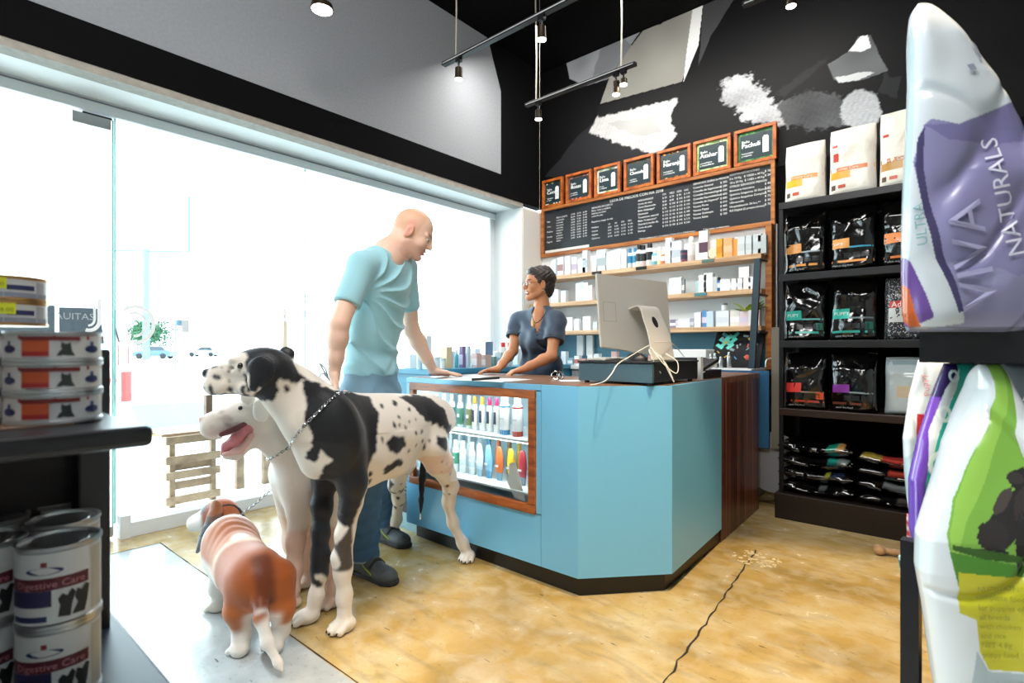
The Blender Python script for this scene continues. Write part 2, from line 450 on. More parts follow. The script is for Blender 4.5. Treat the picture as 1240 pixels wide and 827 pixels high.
def floor_material():
    m = mat('concrete_floor', '#b7975f', 0.4); nt = m.node_tree; b = bsdf(m); L = nt.links
    g = nt.nodes.new('ShaderNodeNewGeometry'); sp = nt.nodes.new('ShaderNodeSeparateXYZ'); L.new(g.outputs['Position'], sp.inputs[0])
    def noise(scale, det=6, dist=0.0, st=(1,1,1)):
        mp = nt.nodes.new('ShaderNodeMapping'); mp.inputs['Scale'].default_value = st; L.new(g.outputs['Position'], mp.inputs[0])
        n = nt.nodes.new('ShaderNodeTexNoise'); n.inputs['Scale'].default_value = scale; n.inputs['Detail'].default_value = det; n.inputs['Distortion'].default_value = dist
        L.new(mp.outputs[0], n.inputs[0]); return n.outputs[0]
    def ramp(src, stops):
        r = nt.nodes.new('ShaderNodeValToRGB'); el = r.color_ramp.elements
        while len(el) < len(stops): el.new(0.5)
        for e, (p, c) in zip(el, stops): e.position = p; e.color = (*(H(c) if isinstance(c, str) else (c, c, c)), 1)
        L.new(src, r.inputs[0]); return r.outputs[0]
    def mix(f, a, c, mode='MIX'):
        x = nt.nodes.new('ShaderNodeMix'); x.data_type = 'RGBA'; x.blend_type = mode
        if isinstance(f, float): x.inputs[0].default_value = f
        else: L.new(f, x.inputs[0])
        for s, v in ((6, a), (7, c)):
            if isinstance(v, str): x.inputs[s].default_value = (*H(v), 1)
            else: L.new(v, x.inputs[s])
        return x.outputs[2]
    def mth(op, a, c=0.0):
        x = nt.nodes.new('ShaderNodeMath'); x.operation = op
        for i, v in enumerate((a, c)):
            if isinstance(v, (int, float)): x.inputs[i].default_value = v
            else: L.new(v, x.inputs[i])
        return x.outputs[0]
    n1 = noise(1.6, 8, 0.6); n2 = noise(9, 8, 0.4); n3 = noise(60, 3); n4 = noise(4, 9, 1.4, (1, 3, 1))
    tan = ramp(n1, [(0.32, '#8f7640'), (0.5, '#b89858'), (0.68, '#c8b07a')])
    tan = mix(ramp(n4, [(0.50, 0.0), (0.70, 0.55)]), tan, '#8d7a54')
    tan = mix(ramp(n2, [(0.42, 0.0), (0.64, 0.35)]), tan, '#d3c8ae')
    grey = ramp(n2, [(0.35, '#a9b0b3'), (0.65, '#bcc2c3')])
    grey = mix(ramp(n1, [(0.50, 0.0), (0.72, 0.35)]), grey, '#989c9c')
    # slab south of the joint at y=1 and east of the joint at x=-3.5 is a grey slab
    s = mth('MULTIPLY', mth('LESS_THAN', sp.outputs['Y'], 1.0), mth('GREATER_THAN', sp.outputs['X'], -3.51))
    col = mix(s, tan, grey)
    col = mix(ramp(n3, [(0.62, 0.0), (0.75, 0.4)]), col, '#6d6149')
    # short dark scratches
    sc = noise(14, 2, 0.0, (1, 5, 1)); col = mix(ramp(sc, [(0.70, 0.0), (0.73, 0.75)]), col, '#4e493f')
    L.new(col, b.inputs['Base Color'])
    rr = mth('ADD', mth('MULTIPLY', n2, 0.26), 0.10); L.new(rr, b.inputs['Roughness'])
    b.inputs['Specular IOR Level'].default_value = 0.75
    bp = nt.nodes.new('ShaderNodeBump'); bp.inputs['Strength'].default_value = 0.12; bp.inputs['Distance'].default_value = 0.01
    L.new(n4, bp.inputs['Height']); L.new(bp.outputs[0], b.inputs['Normal'])
    return m
b = nb(); box(b, -3.86, 3.2, -3.2, 4.5, -0.08, 0.0)
floor = struct('floor', b, floor_material())
# joints cut in the concrete and the crumbled patch beside the crack
m_joint = mat('dark_joint', '#2a241b', 0.9)
random.seed(4)
def crackline(p0, p1, w, jit, n=40):
    b = nb(); pts = []
    for i in range(n + 1):
        t = i / n; x = p0[0] + (p1[0]-p0[0])*t; y = p0[1] + (p1[1]-p0[1])*t
        dx, dy = p1[0]-p0[0], p1[1]-p0[1]; L = math.hypot(dx, dy)
        j = jit * math.sin(i * 1.7) * random.random(); ww = w * (0.5 + random.random())
        pts.append(((x - dy/L*(j+ww), y + dx/L*(j+ww)), (x - dy/L*(j-ww), y + dx/L*(j-ww))))
    for (a, c), (d, e) in zip(pts, pts[1:]):
        vs = [b.verts.new((*q, 0.0012)) for q in (a, c, e, d)]; b.faces.new(vs)
    return b
struct('floor_joint', crackline((-3.51, -3.0), (-3.51, 1.0), 0.0022, 0.001), m_joint, floor)
struct('floor_joint', crackline((-3.51, 1.0), (3.0, 1.02), 0.0024, 0.002, 80), m_joint, floor)
struct('floor_crack', crackline((-0.72, 1.02), (-0.91, 3.1), 0.0032, 0.008, 60), m_joint, floor)
b = nb(); c0 = (-0.88, 2.97)
for i in range(70):
    a = random.random() * 6.28; r = 0.13 * math.sqrt(random.random()); s = 0.004 + 0.008 * random.random()
    bmesh.ops.create_icosphere(b, subdivisions=1, radius=s, matrix=Matrix.Translation((c0[0] + r*math.cos(a), c0[1] + r*math.sin(a)*0.8, 0.001)) @ Matrix.Diagonal((1, 1, 0.3, 1)))
o = struct('crumbled_patch', b, mat('crumbled_mortar', '#c2b48e', 0.95, var=0.3, scale=90, bump=0.6), floor); o['kind'] = 'stuff'

b = nb(); box(b, -3.9, 3.2, -3.2, 4.6, CZ, CZ + 0.1); struct('ceiling', b, m_black)
b = nb(); box(b, 3.0, 3.1, -3.1, 4.5, 0, CZ); struct('wall_right', b, m_white)
b = nb(); box(b, -3.42, 3.0, -3.1, -3.0, 0, CZ); struct('wall_rear', b, mat('warm_white_wall', '#d8d2c6', 0.8))
# window wall above the beam: grey plaster field, black return near the corner
b = nb(); box(b, -3.85, BX, -3.0, BY, 2.755, CZ); struct('wall_left', b, m_black)
b = nb()
slab(b, [(BX, -3.0, 2.755), (BX, 3.79, 2.755), (BX, 3.79, 3.55), (BX, 3.63, 3.93), (BX, 3.60, CZ - 0.001), (BX, -3.0, CZ - 0.001)], (1, 0, 0), 0.004)
struct('wall_left_grey_field', b, m_grey)
b = nb(); box(b, -3.50, BX + 0.012, -3.0, 4.44, 2.555, 2.76); struct('trim_1', b, m_black)
b = nb(); box(b, -3.52, BX + 0.004, -3.0, 4.12, 2.512, 2.556); struct('trim_2', b, m_beigeedge)
b = nb(); box(b, -3.86, BX - 0.09, -3.0, 4.12, 2.515, 2.60); struct('trim_3', b, m_white)       # soffit
b = nb(); box(b, GX - 0.04, GX + 0.035, -3.0, 4.10, 2.442, 2.515, 0.004); struct('trim_4', b, m_whitemetal)   # header channel
b = nb(); box(b, GX + 0.034, GX + 0.040, -3.0, 4.10, 2.497, 2.505); struct('trim_5', b, mat('grey_gasket', '#7b8184', 0.6))
# pier at the back corner
b = nb(); box(b, -3.86, BX, 4.10, BY, 0, 2.52); struct('wall_left_pier', b, m_white)
b = nb(); box(b, BX, BX + 0.006, 4.12, 4.44, 0.0, 2.50); struct('trim_6', b, mat('pier_board', '#d5d2cb', 0.55))
# end wall beyond the door (behind the camera)
b = nb(); box(b, -3.86, BX, -3.0, -1.6, 0, 2.52); struct('wall_left_end', b, m_white)
# sill
b = nb(); box(b, GX - 0.06, GX + 0.06, 0.88, 4.10, 0.0, 0.085, 0.004); struct('trim_7', b, m_whitemetal)
# glass
m_glass = glass('window_glass'); m_edge = mat('green_glass_edge', '#7fd6cf', 0.15, trans=0.0, coat=0.5)
def pane(name, y0, y1, z0, z1, edges=True):
    b = nb(); box(b, GX - 0.005, GX + 0.005, y0 + 0.004, y1 - 0.004, z0, z1); w = struct(name, b, m_glass)
    return w
w1 = pane('window_1', 0.85, 2.02, 0.085, 2.445); w2 = pane('window_2', 2.02, 4.04, 0.085, 2.445)
for w, y in ((w1, 0.852), (w2, 2.022)):
    b = nb(); box(b, GX - 0.007, GX + 0.007, y - 0.004, y + 0.004, 0.085, 2.445); struct('glass_edge', b, m_edge, w)
b = nb(); box(b, GX - 0.02, GX + 0.02, 4.03, 4.10, 0.085, 2.445, 0.003); struct('window_frame', b, m_whitemetal, w2)
d1 = pane('door_1', -0.35, 0.846, 0.02, 2.43)
b = nb(); box(b, GX - 0.007, GX + 0.007, 0.838, 0.846, 0.02, 2.43); struct('glass_edge', b, m_edge, d1)
b = nb(); box(b, GX - 0.016, GX + 0.018, 0.655, 0.832, 2.365, 2.428, 0.002); struct('patch_fitting', b, m_steel, d1)
b = nb(); box(b, GX - 0.016, GX + 0.020, 0.700, 0.836, 2.425, 2.434); struct('pivot_plate', b, m_blackmetal, d1)
b = nb(); box(b, GX - 0.02, GX + 0.02, 0.66, 0.84, 0.015, 0.075, 0.002); struct('patch_fitting', b, m_steel, d1)
b = nb(); box(b, GX + 0.0, GX + 0.075, 0.862, 0.915, 0.0, 0.135, 0.003); struct('trim_8', b, m_whitemetal)
d2 = pane('door_2', -1.6, -0.36, 0.02, 2.43)
# white decals on the glass: two big curved letters and a small word (seen from inside they read mirrored)
m_decal = mat('white_vinyl', '#ffffff', 0.5)
def arc_band(pts, w):
    """band of vinyl on the glass, pts given as photo pixels"""
    b = nb(); q = [PX(x, y, GX + 0.006) for x, y in pts]; n = len(q); L = []
    for i, p in enumerate(q):
        t = (q[min(i+1, n-1)] - q[max(i-1, 0)]); t.normalize(); s = Vector((0, -t.z, t.y)) * (w / 2); L.append((p + s, p - s))
    for (a, c), (d, e) in zip(L, L[1:]): b.faces.new([b.verts.new(v) for v in (a, c, e, d)])
    return b
def arcpx(cx, cy, rx, ry, a0, a1, n=16):
    return [(cx + rx*math.cos(math.radians(a0 + (a1-a0)*i/n)), cy + ry*math.sin(math.radians(a0 + (a1-a0)*i/n))) for i in range(n+1)]
dec = thing('window_lettering', 'large white curved letters stuck on the glass beside the door edge', 'decal', (GX + 0.006, 0.75, 1.1))
obj('letter', arc_band([(120.5, 362), (120.5, 388)] + arcpx(108, 388, 12.5, 12, 0, 110), 0.020), m_decal, dec)
obj('letter', arc_band([(114.5, 368), (114.5, 386)] + arcpx(108, 386, 6.5, 8, 0, 100), 0.012), m_decal, dec)
obj('letter', arc_band(arcpx(163, 393, 23, 22, -125, 95), 0.022), m_decal, dec)
obj('letter', arc_band(arcpx(163, 393, 14, 14, -115, 95), 0.016), m_decal, dec)
b = nb(); text_flat(b, 'AUITAS', PX(66, 386, GX + 0.006), (0, 1, 0), (0, 0, 1), 0.052); obj('word', b, mat('grey_vinyl', '#b9bfc2', 0.5), dec)

# --- back wall with the photographic mural painted above the shelves
b = nb(); box(b, -3.45, 3.1, BY, BY + 0.1, 0, CZ); struct('wall_back', b, m_black)
def mural():
    x0, x1, z0, z1, h = BX, 0.6, 2.5, CZ, 0.006
    nx = int((x1-x0)/h); nz = int((z1-z0)/h)
    gx, gz = np.meshgrid(np.linspace(x0, x1, nx), np.linspace(z0, z1, nz), indexing='ij')
    V = np.stack([gx.ravel(), np.full(gx.size, BY - 0.004), gz.ravel()], 1)
    idx = np.arange(nx*nz).reshape(nx, nz); Q = np.stack([idx[:-1,:-1], idx[1:,:-1], idx[1:,1:], idx[:-1,1:]], -1).reshape(-1, 4)
    C = paint(V, '#050507')
    def pp(poly): return [(PY(a, c, BY).x, PY(a, c, BY).z) for a, c in poly]
    def put(poly, col, jit=0.004, fs=60, soft=0.0, seed=1, streak=0.0):
        x = V[:,0] + jit * vnoise(V, fs, seed); z = V[:,2] + jit * vnoise(V, fs, seed + 9)
        if streak: 
            s = vnoise(V, 75, seed + 3) + 0.6*vnoise(V, 190, seed + 4); x = x + streak * s; z = z + streak * 0.8 * s
        c = np.array(H(col)); t = (1 + soft * vnoise(V, 14, seed + 5)) * (1 + (0.12 * vnoise(V * np.array([1, 1, 2.2]), 160, seed) if streak else 0))
        if streak:
            al = np.zeros(len(V)); Pq = pp(poly)
            for q in range(8): al += inpoly(x + streak*0.9*vnoise(V, 110, 50+q) + 0.004*vnoise(V, 420, 70+q), z + streak*0.9*vnoise(V, 110, 60+q) + 0.004*vnoise(V, 420, 80+q), Pq) / 8.0
            C[:] = C * (1 - al[:, None]) + (c * t[:, None]) * al[:, None]
        else:
            mk = inpoly(x, z, pp(poly)); C[mk] = c * t[mk][:, None]
    put([(645,60),(690,70),(720,140),(700,200),(640,215)], '#08080a', 0.0)
    put([(1093,0),(1200,0),(1200,160),(1090,150)], '#060608')
    put([(660,215),(700,165),(722,145),(800,185),(760,200),(700,213)], '#202124', 0.01, 20)
    put([(683,56),(755,33),(768,-8),(808,-8),(764,55),(738,95),(712,104),(690,96)], '#84888c', 0.002, 20, 0.18)
    put([(728,60),(752,45),(765,55),(738,95),(715,100)], '#6d7074', 0.01, 30, 0.1)
    put([(764,57),(783,32),(800,30),(842,-10),(846,0),(838,60),(826,99),(727,126),(738,95)], '#807f79', 0.0, 10, 0.06)
    put([(842,-10),(853,-10),(846,55),(835,82),(828,99),(832,60)], '#cfd0cf', 0.0)
    put([(853,-10),(895,-10),(862,42),(846,80)], '#38383a', 0.003, 30)
    put([(724,129),(826,101),(822,119),(722,143)], '#0e0e10', 0.0)
    put([(722,143),(822,119),(812,140),(819,165),(800,184),(788,187),(714,161)], '#b9b8b8', 0.006, 60, 0.12, streak=0.006)
    put([(735,150),(790,140),(800,160),(770,165)], '#a9a8a6', 0.01, 30, 0.1)
    put([(872,98),(905,93),(925,108),(940,124),(962,128),(968,146),(945,152),(905,148),(892,132),(876,124)], '#a4a5a7', 0.01, 70, 0.3, streak=0.016)
    put([(940,126),(975,112),(1012,113),(1032,124),(1022,152),(985,158),(950,150)], '#47484a', 0.008, 50, 0.3, streak=0.012)
    put([(1002,78),(1030,62),(1040,44),(1054,43),(1075,86),(1040,98),(1010,97)], '#5d5f61', 0.003, 40, 0.25)
    put([(1028,62),(1042,44),(1051,43),(1055,58),(1040,63)], '#d6d8d8', 0.002)
    put([(1012,94),(1045,88),(1060,88),(1040,98),(1015,100)], '#c4c5c5', 0.004, 60)
    put([(1070,88),(1090,95),(1085,120),(1065,112)], '#232426', 0.01, 50)
    put(arcpx(1043, 134, 25, 25, 0, 360, 24), '#aeb0b3', 0.006, 70, 0.08, streak=0.006)
    put([(940,112),(990,75),(1003,72),(950,118)], '#1d1e20', 0.006, 90, streak=0.01)
    for i in range(70):    # hairs at the edge of the pale fur
        pass
    o = npmesh('mural', V, Q, colmat('mural_print', 0.5, spec=0.15), None, C, False, loc=(-1.4, BY - 0.004, 2.3))
    tag(o, 'dark photographic wallpaper with pale fur patches above the price board', 'mural'); return o
mural()

# --- outside
m_pave = mat('pale_pavement', '#dfe0de', 0.9, var=0.04, scale=2)
b = nb(); box(b, -90, -3.86, -60, 90, -0.10, -0.02); struct('pavement', b, m_pave)
b = nb(); slab(b, [PZ(159, 491, -0.019), PZ(252, 486, -0.019), PZ(252, 527, -0.019), PZ(170, 527, -0.019)], (0,0,1), 0.006); struct('asphalt_strip', b, mat('asphalt', '#5f7684', 0.9))
q0 = PZ(170, 530, -0.019); q1 = PZ(196, 527, -0.019); b = nb(); slab(b, [q0, q1, q1 + Vector((-0.12, 0.02, 0)), q0 + Vector((-0.12, 0.02, 0))], (0,0,1), 0.06); struct('kerb', b, mat('yellow_kerb', '#e8c75a', 0.8))
# ================================================================== COUNTER
m_blue = mat('blue_laminate', '#73bbe2', 0.30, spec=0.5)
m_top = wood('brown_wood_top', '#6a4430', '#96694a', (1, 14, 1), 2.2, 0.35)
m_frame = wood('red_brown_wood', '#7a3d18', '#b5652c', (1.5, 10, 10), 4, 0.35)
m_zebra = wood('dark_striped_veneer', '#200c07', '#c98262', (1, 34, 0.25), 1.4, 0.3, '#5a281a')
m_kick = mat('black_kickboard', '#0c0d10', 0.4)
CT = 0.935
cA, cB, cC, cD, cE, cF = (-2.53, 1.98), (-1.328, 1.98), (-1.037, 2.30), (-1.085, 3.06), (-1.10, 3.09), (-1.135, 3.92)
cnt = thing('service_counter', 'light blue angled shop counter with brown wooden top and glazed display front', 'counter', (-1.9, 2.4, 0))
def wallpanel(a, c, z0, z1, t=0.02):
    """upright panel with its outer face on the line a-c"""
    a = Vector((*a, 0)); c = Vector((*c, 0)); d = (c - a).normalized(); n = Vector((-d.y, d.x, 0))
    b = nb(); slab(b, [a + Vector((0,0,z0)), c + Vector((0,0,z0)), c + Vector((0,0,z1)), a + Vector((0,0,z1))], n, t); return b
K = 0.088
wx0, wx1, wz0, wz1 = -2.495, -1.562, 0.325, 0.908
b = nb(); box(b, -2.53, -1.535, 1.98, 2.0, K, wz0 + 0.005); box(b, -2.53, -1.535, 1.98, 2.0, wz1 - 0.005, CT); box(b, -2.53, wx0 + 0.005, 1.98, 2.0, wz0, wz1); box(b, wx1 - 0.005, -1.535, 1.98, 2.0, wz0, wz1)
obj('front_panel', b, m_blue, cnt)
obj('side_panel', wallpanel((-1.532, 1.98), cB, K, CT), m_blue, cnt)
obj('corner_panel', wallpanel(cB, cC, K, CT), m_blue, cnt)
obj('side_panel', wallpanel((cC[0]+0.001, cC[1]+0.002), cD, K, CT), m_blue, cnt)
obj('veneer_panel', wallpanel(cE, cF, 0.0, CT + 0.004, 0.03), m_zebra, cnt, label='dark red-brown striped veneer panel')
obj('end_panel', wallpanel((-2.53, 2.70), (-2.53, 1.985), K, CT), m_blue, cnt)
def inset(poly, d):
    c = [sum(p[i] for p in poly)/len(poly) for i in (0,1)]
    return [(x, y) for x, y in poly]
b = nb(); prism(b, [(-2.505, 2.00), (-1.336, 2.00), (-1.062, 2.305), (-1.125, 3.90), (-1.75, 3.90), (-1.75, 2.68), (-2.505, 2.68)], CT - 0.03, CT + 0.003); obj('worktop', b, m_top, cnt)
b = nb(); prism(b, [(-2.50, 2.03), (-1.34, 2.01), (-1.075, 2.31), (-1.14, 3.90), (-1.70, 3.90), (-1.70, 2.66), (-2.50, 2.66)], 0, K); obj('kickboard', b, m_kick, cnt)
# solid body behind the panels, leaving the display case free
b = nb(); prism(b, [(-1.555, 2.005), (-1.345, 2.005), (-1.07, 2.31), (-1.14, 3.90), (-1.70, 3.90), (-1.70, 2.66), (-1.555, 2.66)], K, CT - 0.03); obj('carcass', b, mat('dark_blue_carcass', '#3f6d80', 0.5), cnt)
b = nb()
box(b, -2.51, -1.56, 2.42, 2.44, K, CT - 0.03); box(b, -2.51, -1.56, 2.0, 2.42, wz0 - 0.015, wz0 + 0.0)
box(b, -2.512, -2.50, 2.0, 2.42, wz0, CT - 0.03)
obj('case_lining', b, mat('pale_blue_lining', '#b6d8e2', 0.5), cnt)
# window frame of the case: four rails
fw = 0.042
for x0, x1, z0, z1, nm in ((wx0, wx1, wz1 - fw, wz1, 'frame_rail'), (wx0, wx1, wz0, wz0 + fw, 'frame_rail'), (wx0, wx0 + fw, wz0 + fw, wz1 - fw, 'frame_stile'), (wx1 - fw, wx1, wz0 + fw, wz1 - fw, 'frame_stile')):
    b = nb(); box(b, x0, x1, 1.968, 1.995, z0, z1, 0.004); obj(nm, b, m_frame, cnt)
b = nb(); box(b, wx0 + fw, wx1 - fw, 1.982, 1.986, wz0 + fw, wz1 - fw); obj('glass_pane', b, glass('case_glass', (0.95, 0.98, 0.98)), cnt)
m_wshelf = mat('white_glass_shelf', '#e6f1f3', 0.2)
for z in (0.655, 0.402):
    b = nb(); box(b, -2.495, -1.565, 2.02, 2.40, z - 0.012, z, 0.002); obj('case_shelf', b, m_wshelf, cnt)

# lit strip under the worktop inside the case
b = nb(); box(b, -2.40, -1.66, 2.04, 2.055, 0.892, 0.902); obj('led_strip', b, mat('led_glow', '#ffffff', 0.5, emit='#f4fbff', estr=8), cnt)
light('AREA', 'case_strip_light', (-2.03, 2.05, 0.888), 2.2, (0.95, 0.98, 1.0), (-2.03, 2.20, 0.2), shape='RECTANGLE', size=0.85, size_y=0.03)
light('AREA', 'lower_shelf_fill_light', (-2.03, 2.04, 0.636), 1.7, (0.95, 0.98, 1.0), (-2.03, 2.16, 0.2), shape='RECTANGLE', size=0.85, size_y=0.02)  # extra lamp added to brighten the lower case shelf
b = nb(); box(b, -2.44, -1.62, 2.03, 2.045, 0.638, 0.6435); obj('led_strip', b, mat('led_glow', '#ffffff', 0.5), cnt)  # second strip, added to go with the lower shelf fill
# --- bottles
def bottle(name, label, cat, loc, h, r, body, cap, lab=None, labz=(0.15, 0.62), kind='pump', group=None, oval=0.8, mark=None):
    t = thing(name, label, cat, loc, group); x, y, z = loc
    mb = body if not isinstance(body, str) else mat('plastic_' + body.strip('#'), body, 0.3)
    mc = cap if not isinstance(cap, str) else mat('plastic_' + cap.strip('#'), cap, 0.35)
    b = nb()
    if kind == 'round':
        hb = h * 0.78; lathe(b, loc, [(r*0.9, 0), (r, 0.004), (r, hb*0.86), (r*0.86, hb*0.94), (r*0.55, hb)], 14, sy=oval)
        obj('bottle_body', b, mb, t, True); b = nb(); lathe(b, (x, y, z + hb), [(r*0.62, 0), (r*0.60, h-hb-0.004), (r*0.5, h-hb)], 12); obj('cap', b, mc, t, True)
    elif kind == 'spray':
        hb = h * 0.80; lathe(b, loc, [(r*0.94, 0), (r, 0.004), (r, hb*0.94), (r*0.85, hb)], 16)
        obj('can_body', b, mb, t, True); b = nb(); lathe(b, (x, y, z + hb), [(r*0.72, 0), (r*0.72, h-hb-0.006), (r*0.6, h-hb)], 14); obj('cap', b, mc, t, True)
    elif kind == 'tube':
        hb = h; lathe(b, loc, [(r*0.62, 0), (r*0.8, 0.03), (r, h*0.35), (r*1.08, h*0.62), (r*0.7, h*0.93), (r*0.3, h)], 14, sy=0.6)
        obj('bottle_body', b, mb, t, True); b = nb(); lathe(b, loc, [(r*0.66, -0.0), (r*0.83, 0.03), (r*0.86, 0.045)], 14, sy=0.62); obj('cap', b, mc, t, True)
    elif kind == 'jar':
        hb = h*0.75; lathe(b, loc, [(r, 0), (r, hb)], 14); obj('jar_body', b, mb, t, True); b = nb(); lathe(b, (x,y,z+hb), [(r*1.05, 0), (r*1.05, h-hb)], 14); obj('lid', b, mc, t, True)
    elif kind == 'carton':
        box(b, x-r, x+r, y-r*oval, y+r*oval, z, z+h); obj('carton_body', b, mb, t)
    if lab:
        ml = mat('print_' + lab.strip('#'), lab, 0.45); b = nb(); z0, z1 = z + h*labz[0], z + h*labz[1]
        if kind == 'carton': box(b, x-r-0.0006, x+r+0.0006, y-r*oval-0.0008, y-r*oval+0.002, z0, z1)
        else:
            for rr in (1.02,): lathe(b, (x, y, 0), [(r*rr*(0.9 if kind=='tube' else 1), z0), (r*rr*(1.03 if kind == 'tube' else 1), z1)], 14, sy=(0.62 if kind=='tube' else oval if kind == 'round' else 1))
        obj('printed_label', b, ml, t, True)
    if mark:
        b = nb(); q = r*1.03; zz = z + h*mark[1]; yy = y - (r*oval if kind in ('carton', 'round') else r) - 0.0016
        box(b, x - r*0.5, x + r*0.5, yy - 0.0008, yy, zz, zz + h*mark[2]); obj('print_mark', b, mat('print_' + mark[0].strip('#'), mark[0], 0.45), t)
    return t
YB = 2.13
def bx(px, Y=YB): return xat(px, Y)
up = [(529,'#dfe9e8','#a9b4b4','#6fb5ab','leftmost shampoo bottle with grey cap and pale teal label'),
      (538,'#dfe9e8','#a9b4b4','#7fb9c9','shampoo bottle with grey cap and pale blue label'),
      (547.5,'#d8e4e2','#aab2b2','#1f8a86','shampoo bottle with grey cap and strong teal label'),
      (557.5,'#d8e4e2','#b7bcbb','#3f7f68','shampoo bottle with grey cap and green label'),
      (568.5,'#c9d3ce','#c2c6c4','#6f7a4c','shampoo bottle with grey cap and olive brown label')]
for px, b0, c0, l0, lb in up:
    bottle('shampoo_bottle', lb + ' on upper case shelf', 'bottle', (bx(px), YB, 0.655), 0.185, 0.021, b0, c0, l0, (0.1, 0.6), 'round', 'shampoo bottles in the display case', mark=('#eef3ef', 0.32, 0.10))
for i, (px, cp) in enumerate(((578, '#d98a24'), (587, '#e0962a'), (596, '#d9265a'), (604.5, '#e0306a'))):
    bottle('lotion_bottle', ['slim white bottle with orange cap, left one of the orange-capped pair', 'slim white bottle with orange cap, right one of the orange-capped pair', 'slim white bottle with pink cap, left one of the pink-capped pair', 'slim white bottle with pink cap, right one of the pink-capped pair'][i], 'bottle', (bx(px), YB - 0.02, 0.655), 0.185, 0.017, '#eef0ee', cp, '#e8e9e4', (0.1, 0.7), 'round', 'slim colour-capped bottles', mark=('#2b3350', 0.25, 0.35))
for i, (px, l) in enumerate(((616, '#2f7fa8'), (631.5, '#b8402c'))):
    t = bottle('spray_can', ['tall white spray can with blue band at its foot', 'tall white spray can with red band at its foot'][i], 'can', (bx(px), YB - 0.03, 0.655), 0.20, 0.027, '#eceeed', '#f2f3f2', l, (0.0, 0.13), 'spray', 'tall white spray cans')
    b = nb(); lathe(b, (bx(px), YB-0.03, 0.655), [(0.0276, 0.142), (0.0276, 0.150)], 16); obj('printed_stripe', b, mat('print_s%d' % i, l, 0.45), t, True)
    b = nb(); text_map(b, 'care', lambda x, y: Vector((bx(px), YB-0.03, 0.655)) + Vector((math.sin((x-0.018)/0.028)*0.0279, -math.cos((x-0.018)/0.028)*0.0279, 0.08 + y)), 0.018); obj('printed_word', b, mat('print_grey_text', '#7c8890', 0.5), t)
low = [(541,'#e9f0f1','#e9f0f1','#cfe3e6','round','leftmost white shampoo bottle'), (552,'#e9f0f1','#e3ebec','#4f9d80','round','white bottle with green panel'), (561,'#eef3f3','#e9f0f1','#d6e5e6','round','plain white bottle beside the green panel'),
       (572,'#f0f3f3','#e9eeee','#c5d9de','round','white bottle with grey-blue print'), (581,'#d9e6ea','#9fc3d4','#c2dbe6','tube','pale grey tube standing on its cap'), (592,'#7fb9d8','#5c9cc2','#93c6e0','tube','sky blue tube standing on its cap'),
       (605,'#cc6a30','#6d93a6','#d3763c','tube','orange tube standing on a grey-blue cap'), (619,'#d6b02e','#8a9aa0','#e0bf45','tube','yellow tube standing on its cap'), (633,'#9c2838','#7b8790','#a9323f','tube','maroon tube standing on a grey cap')]
for px, b0, c0, l0, k, lb in low:
    bottle('shampoo_bottle' if k == 'round' else 'shampoo_tube', lb + ' on lower case shelf', 'bottle', (bx(px, 2.12), 2.12, 0.402), 0.18, 0.0215 if k == 'round' else 0.0235, b0, c0, l0, (0.25, 0.6), k, 'bottles on the lower shelf of the case', mark=('#f4f4f4', 0.42, 0.06))
for i, px in enumerate((546, 557, 568, 580, 592, 604, 617, 629)):
    bottle('shampoo_bottle', 'bottle with %s cap in the back row of the lower case shelf, %s from left' % (['white','white','white','grey','blue','orange','brown','yellow'][i], ORD[i]), 'bottle', (bx(px, 2.26), 2.26, 0.402), 0.19, 0.02, ['#dfe9ea','#dfe9ea','#cfdfe2','#b7cdd4','#5b97b5','#b56a38','#8b7a3c','#a88a3c'][i], ['#e8efef','#dfe5e6','#e8efef','#9fb0b8','#437f9f','#b25a2a','#76603c','#c2a138'][i], None, kind='round', group='back row of bottles in the display case')
b = nb(); slab(b, [PY(617,561,2.03), PY(624,560,2.03), PY(631,585,2.03), PY(636,607,2.03), PY(623,603,2.03), PY(615,585,2.03)], (0,1,0), 0.001)
tag(obj('price_tag', b, mat('white_paper', '#f0f1ee', 0.6), None), 'creased white paper tag hanging inside the display case', 'tag')

# --- things on the counter
def sheet(name, cen, w, h, rz, m, label, cat, z=CT + 0.004, t=0.0008):
    b = nb(); cbox(b, (cen[0], cen[1], z + t/2), (w, h, t), 0, rz); return tag(obj(name, b, m), label, cat)
m_paper = mat('paper', '#f3f3f0', 0.6)
q = PZ(578, 461, CT); sheet('paper_sheet', (q.x, q.y + 0.06), 0.42, 0.28, 0.1, m_paper, 'white paper sheet lying under the hands on the counter', 'paper')
q = PZ(690, 462, CT); sheet('receipt_paper', (q.x, q.y), 0.10, 0.15, 0.7, m_paper, 'small white receipt lying before the cash drawer', 'paper')
b = nb(); q0, q1 = PZ(572, 459.5, CT + 0.012), PZ(604, 457.5, CT + 0.012)
tube(b, [q0, q1], 0.0065, 8); pen = obj('marker_pen', b, mat('black_plastic', '#141416', 0.35)); tag(pen, 'thick black marker pen lying on the white paper', 'pen')
b = nb(); d = (q1-q0).normalized(); tube(b, [q1, q1 + d*0.02], 0.0045, 8); obj('pen_tip', b, m_steel, pen)
# folded sunglasses / bracelet
q = PZ(675, 460, CT)
t = thing('bangle_bracelets', 'pair of silver bangle bracelets standing on the wooden counter', 'bracelet', q)
for i, (dx, ax) in enumerate(((-0.012, (0.5, -0.75, 0.25)), (0.02, (0.95, -0.3, 0.2)))):
    b = nb(); torus(b, q + Vector((dx, 0, 0.024)), 0.021, 0.0035, ax, 24, 8); obj('bangle', b, m_chrome, t, True)
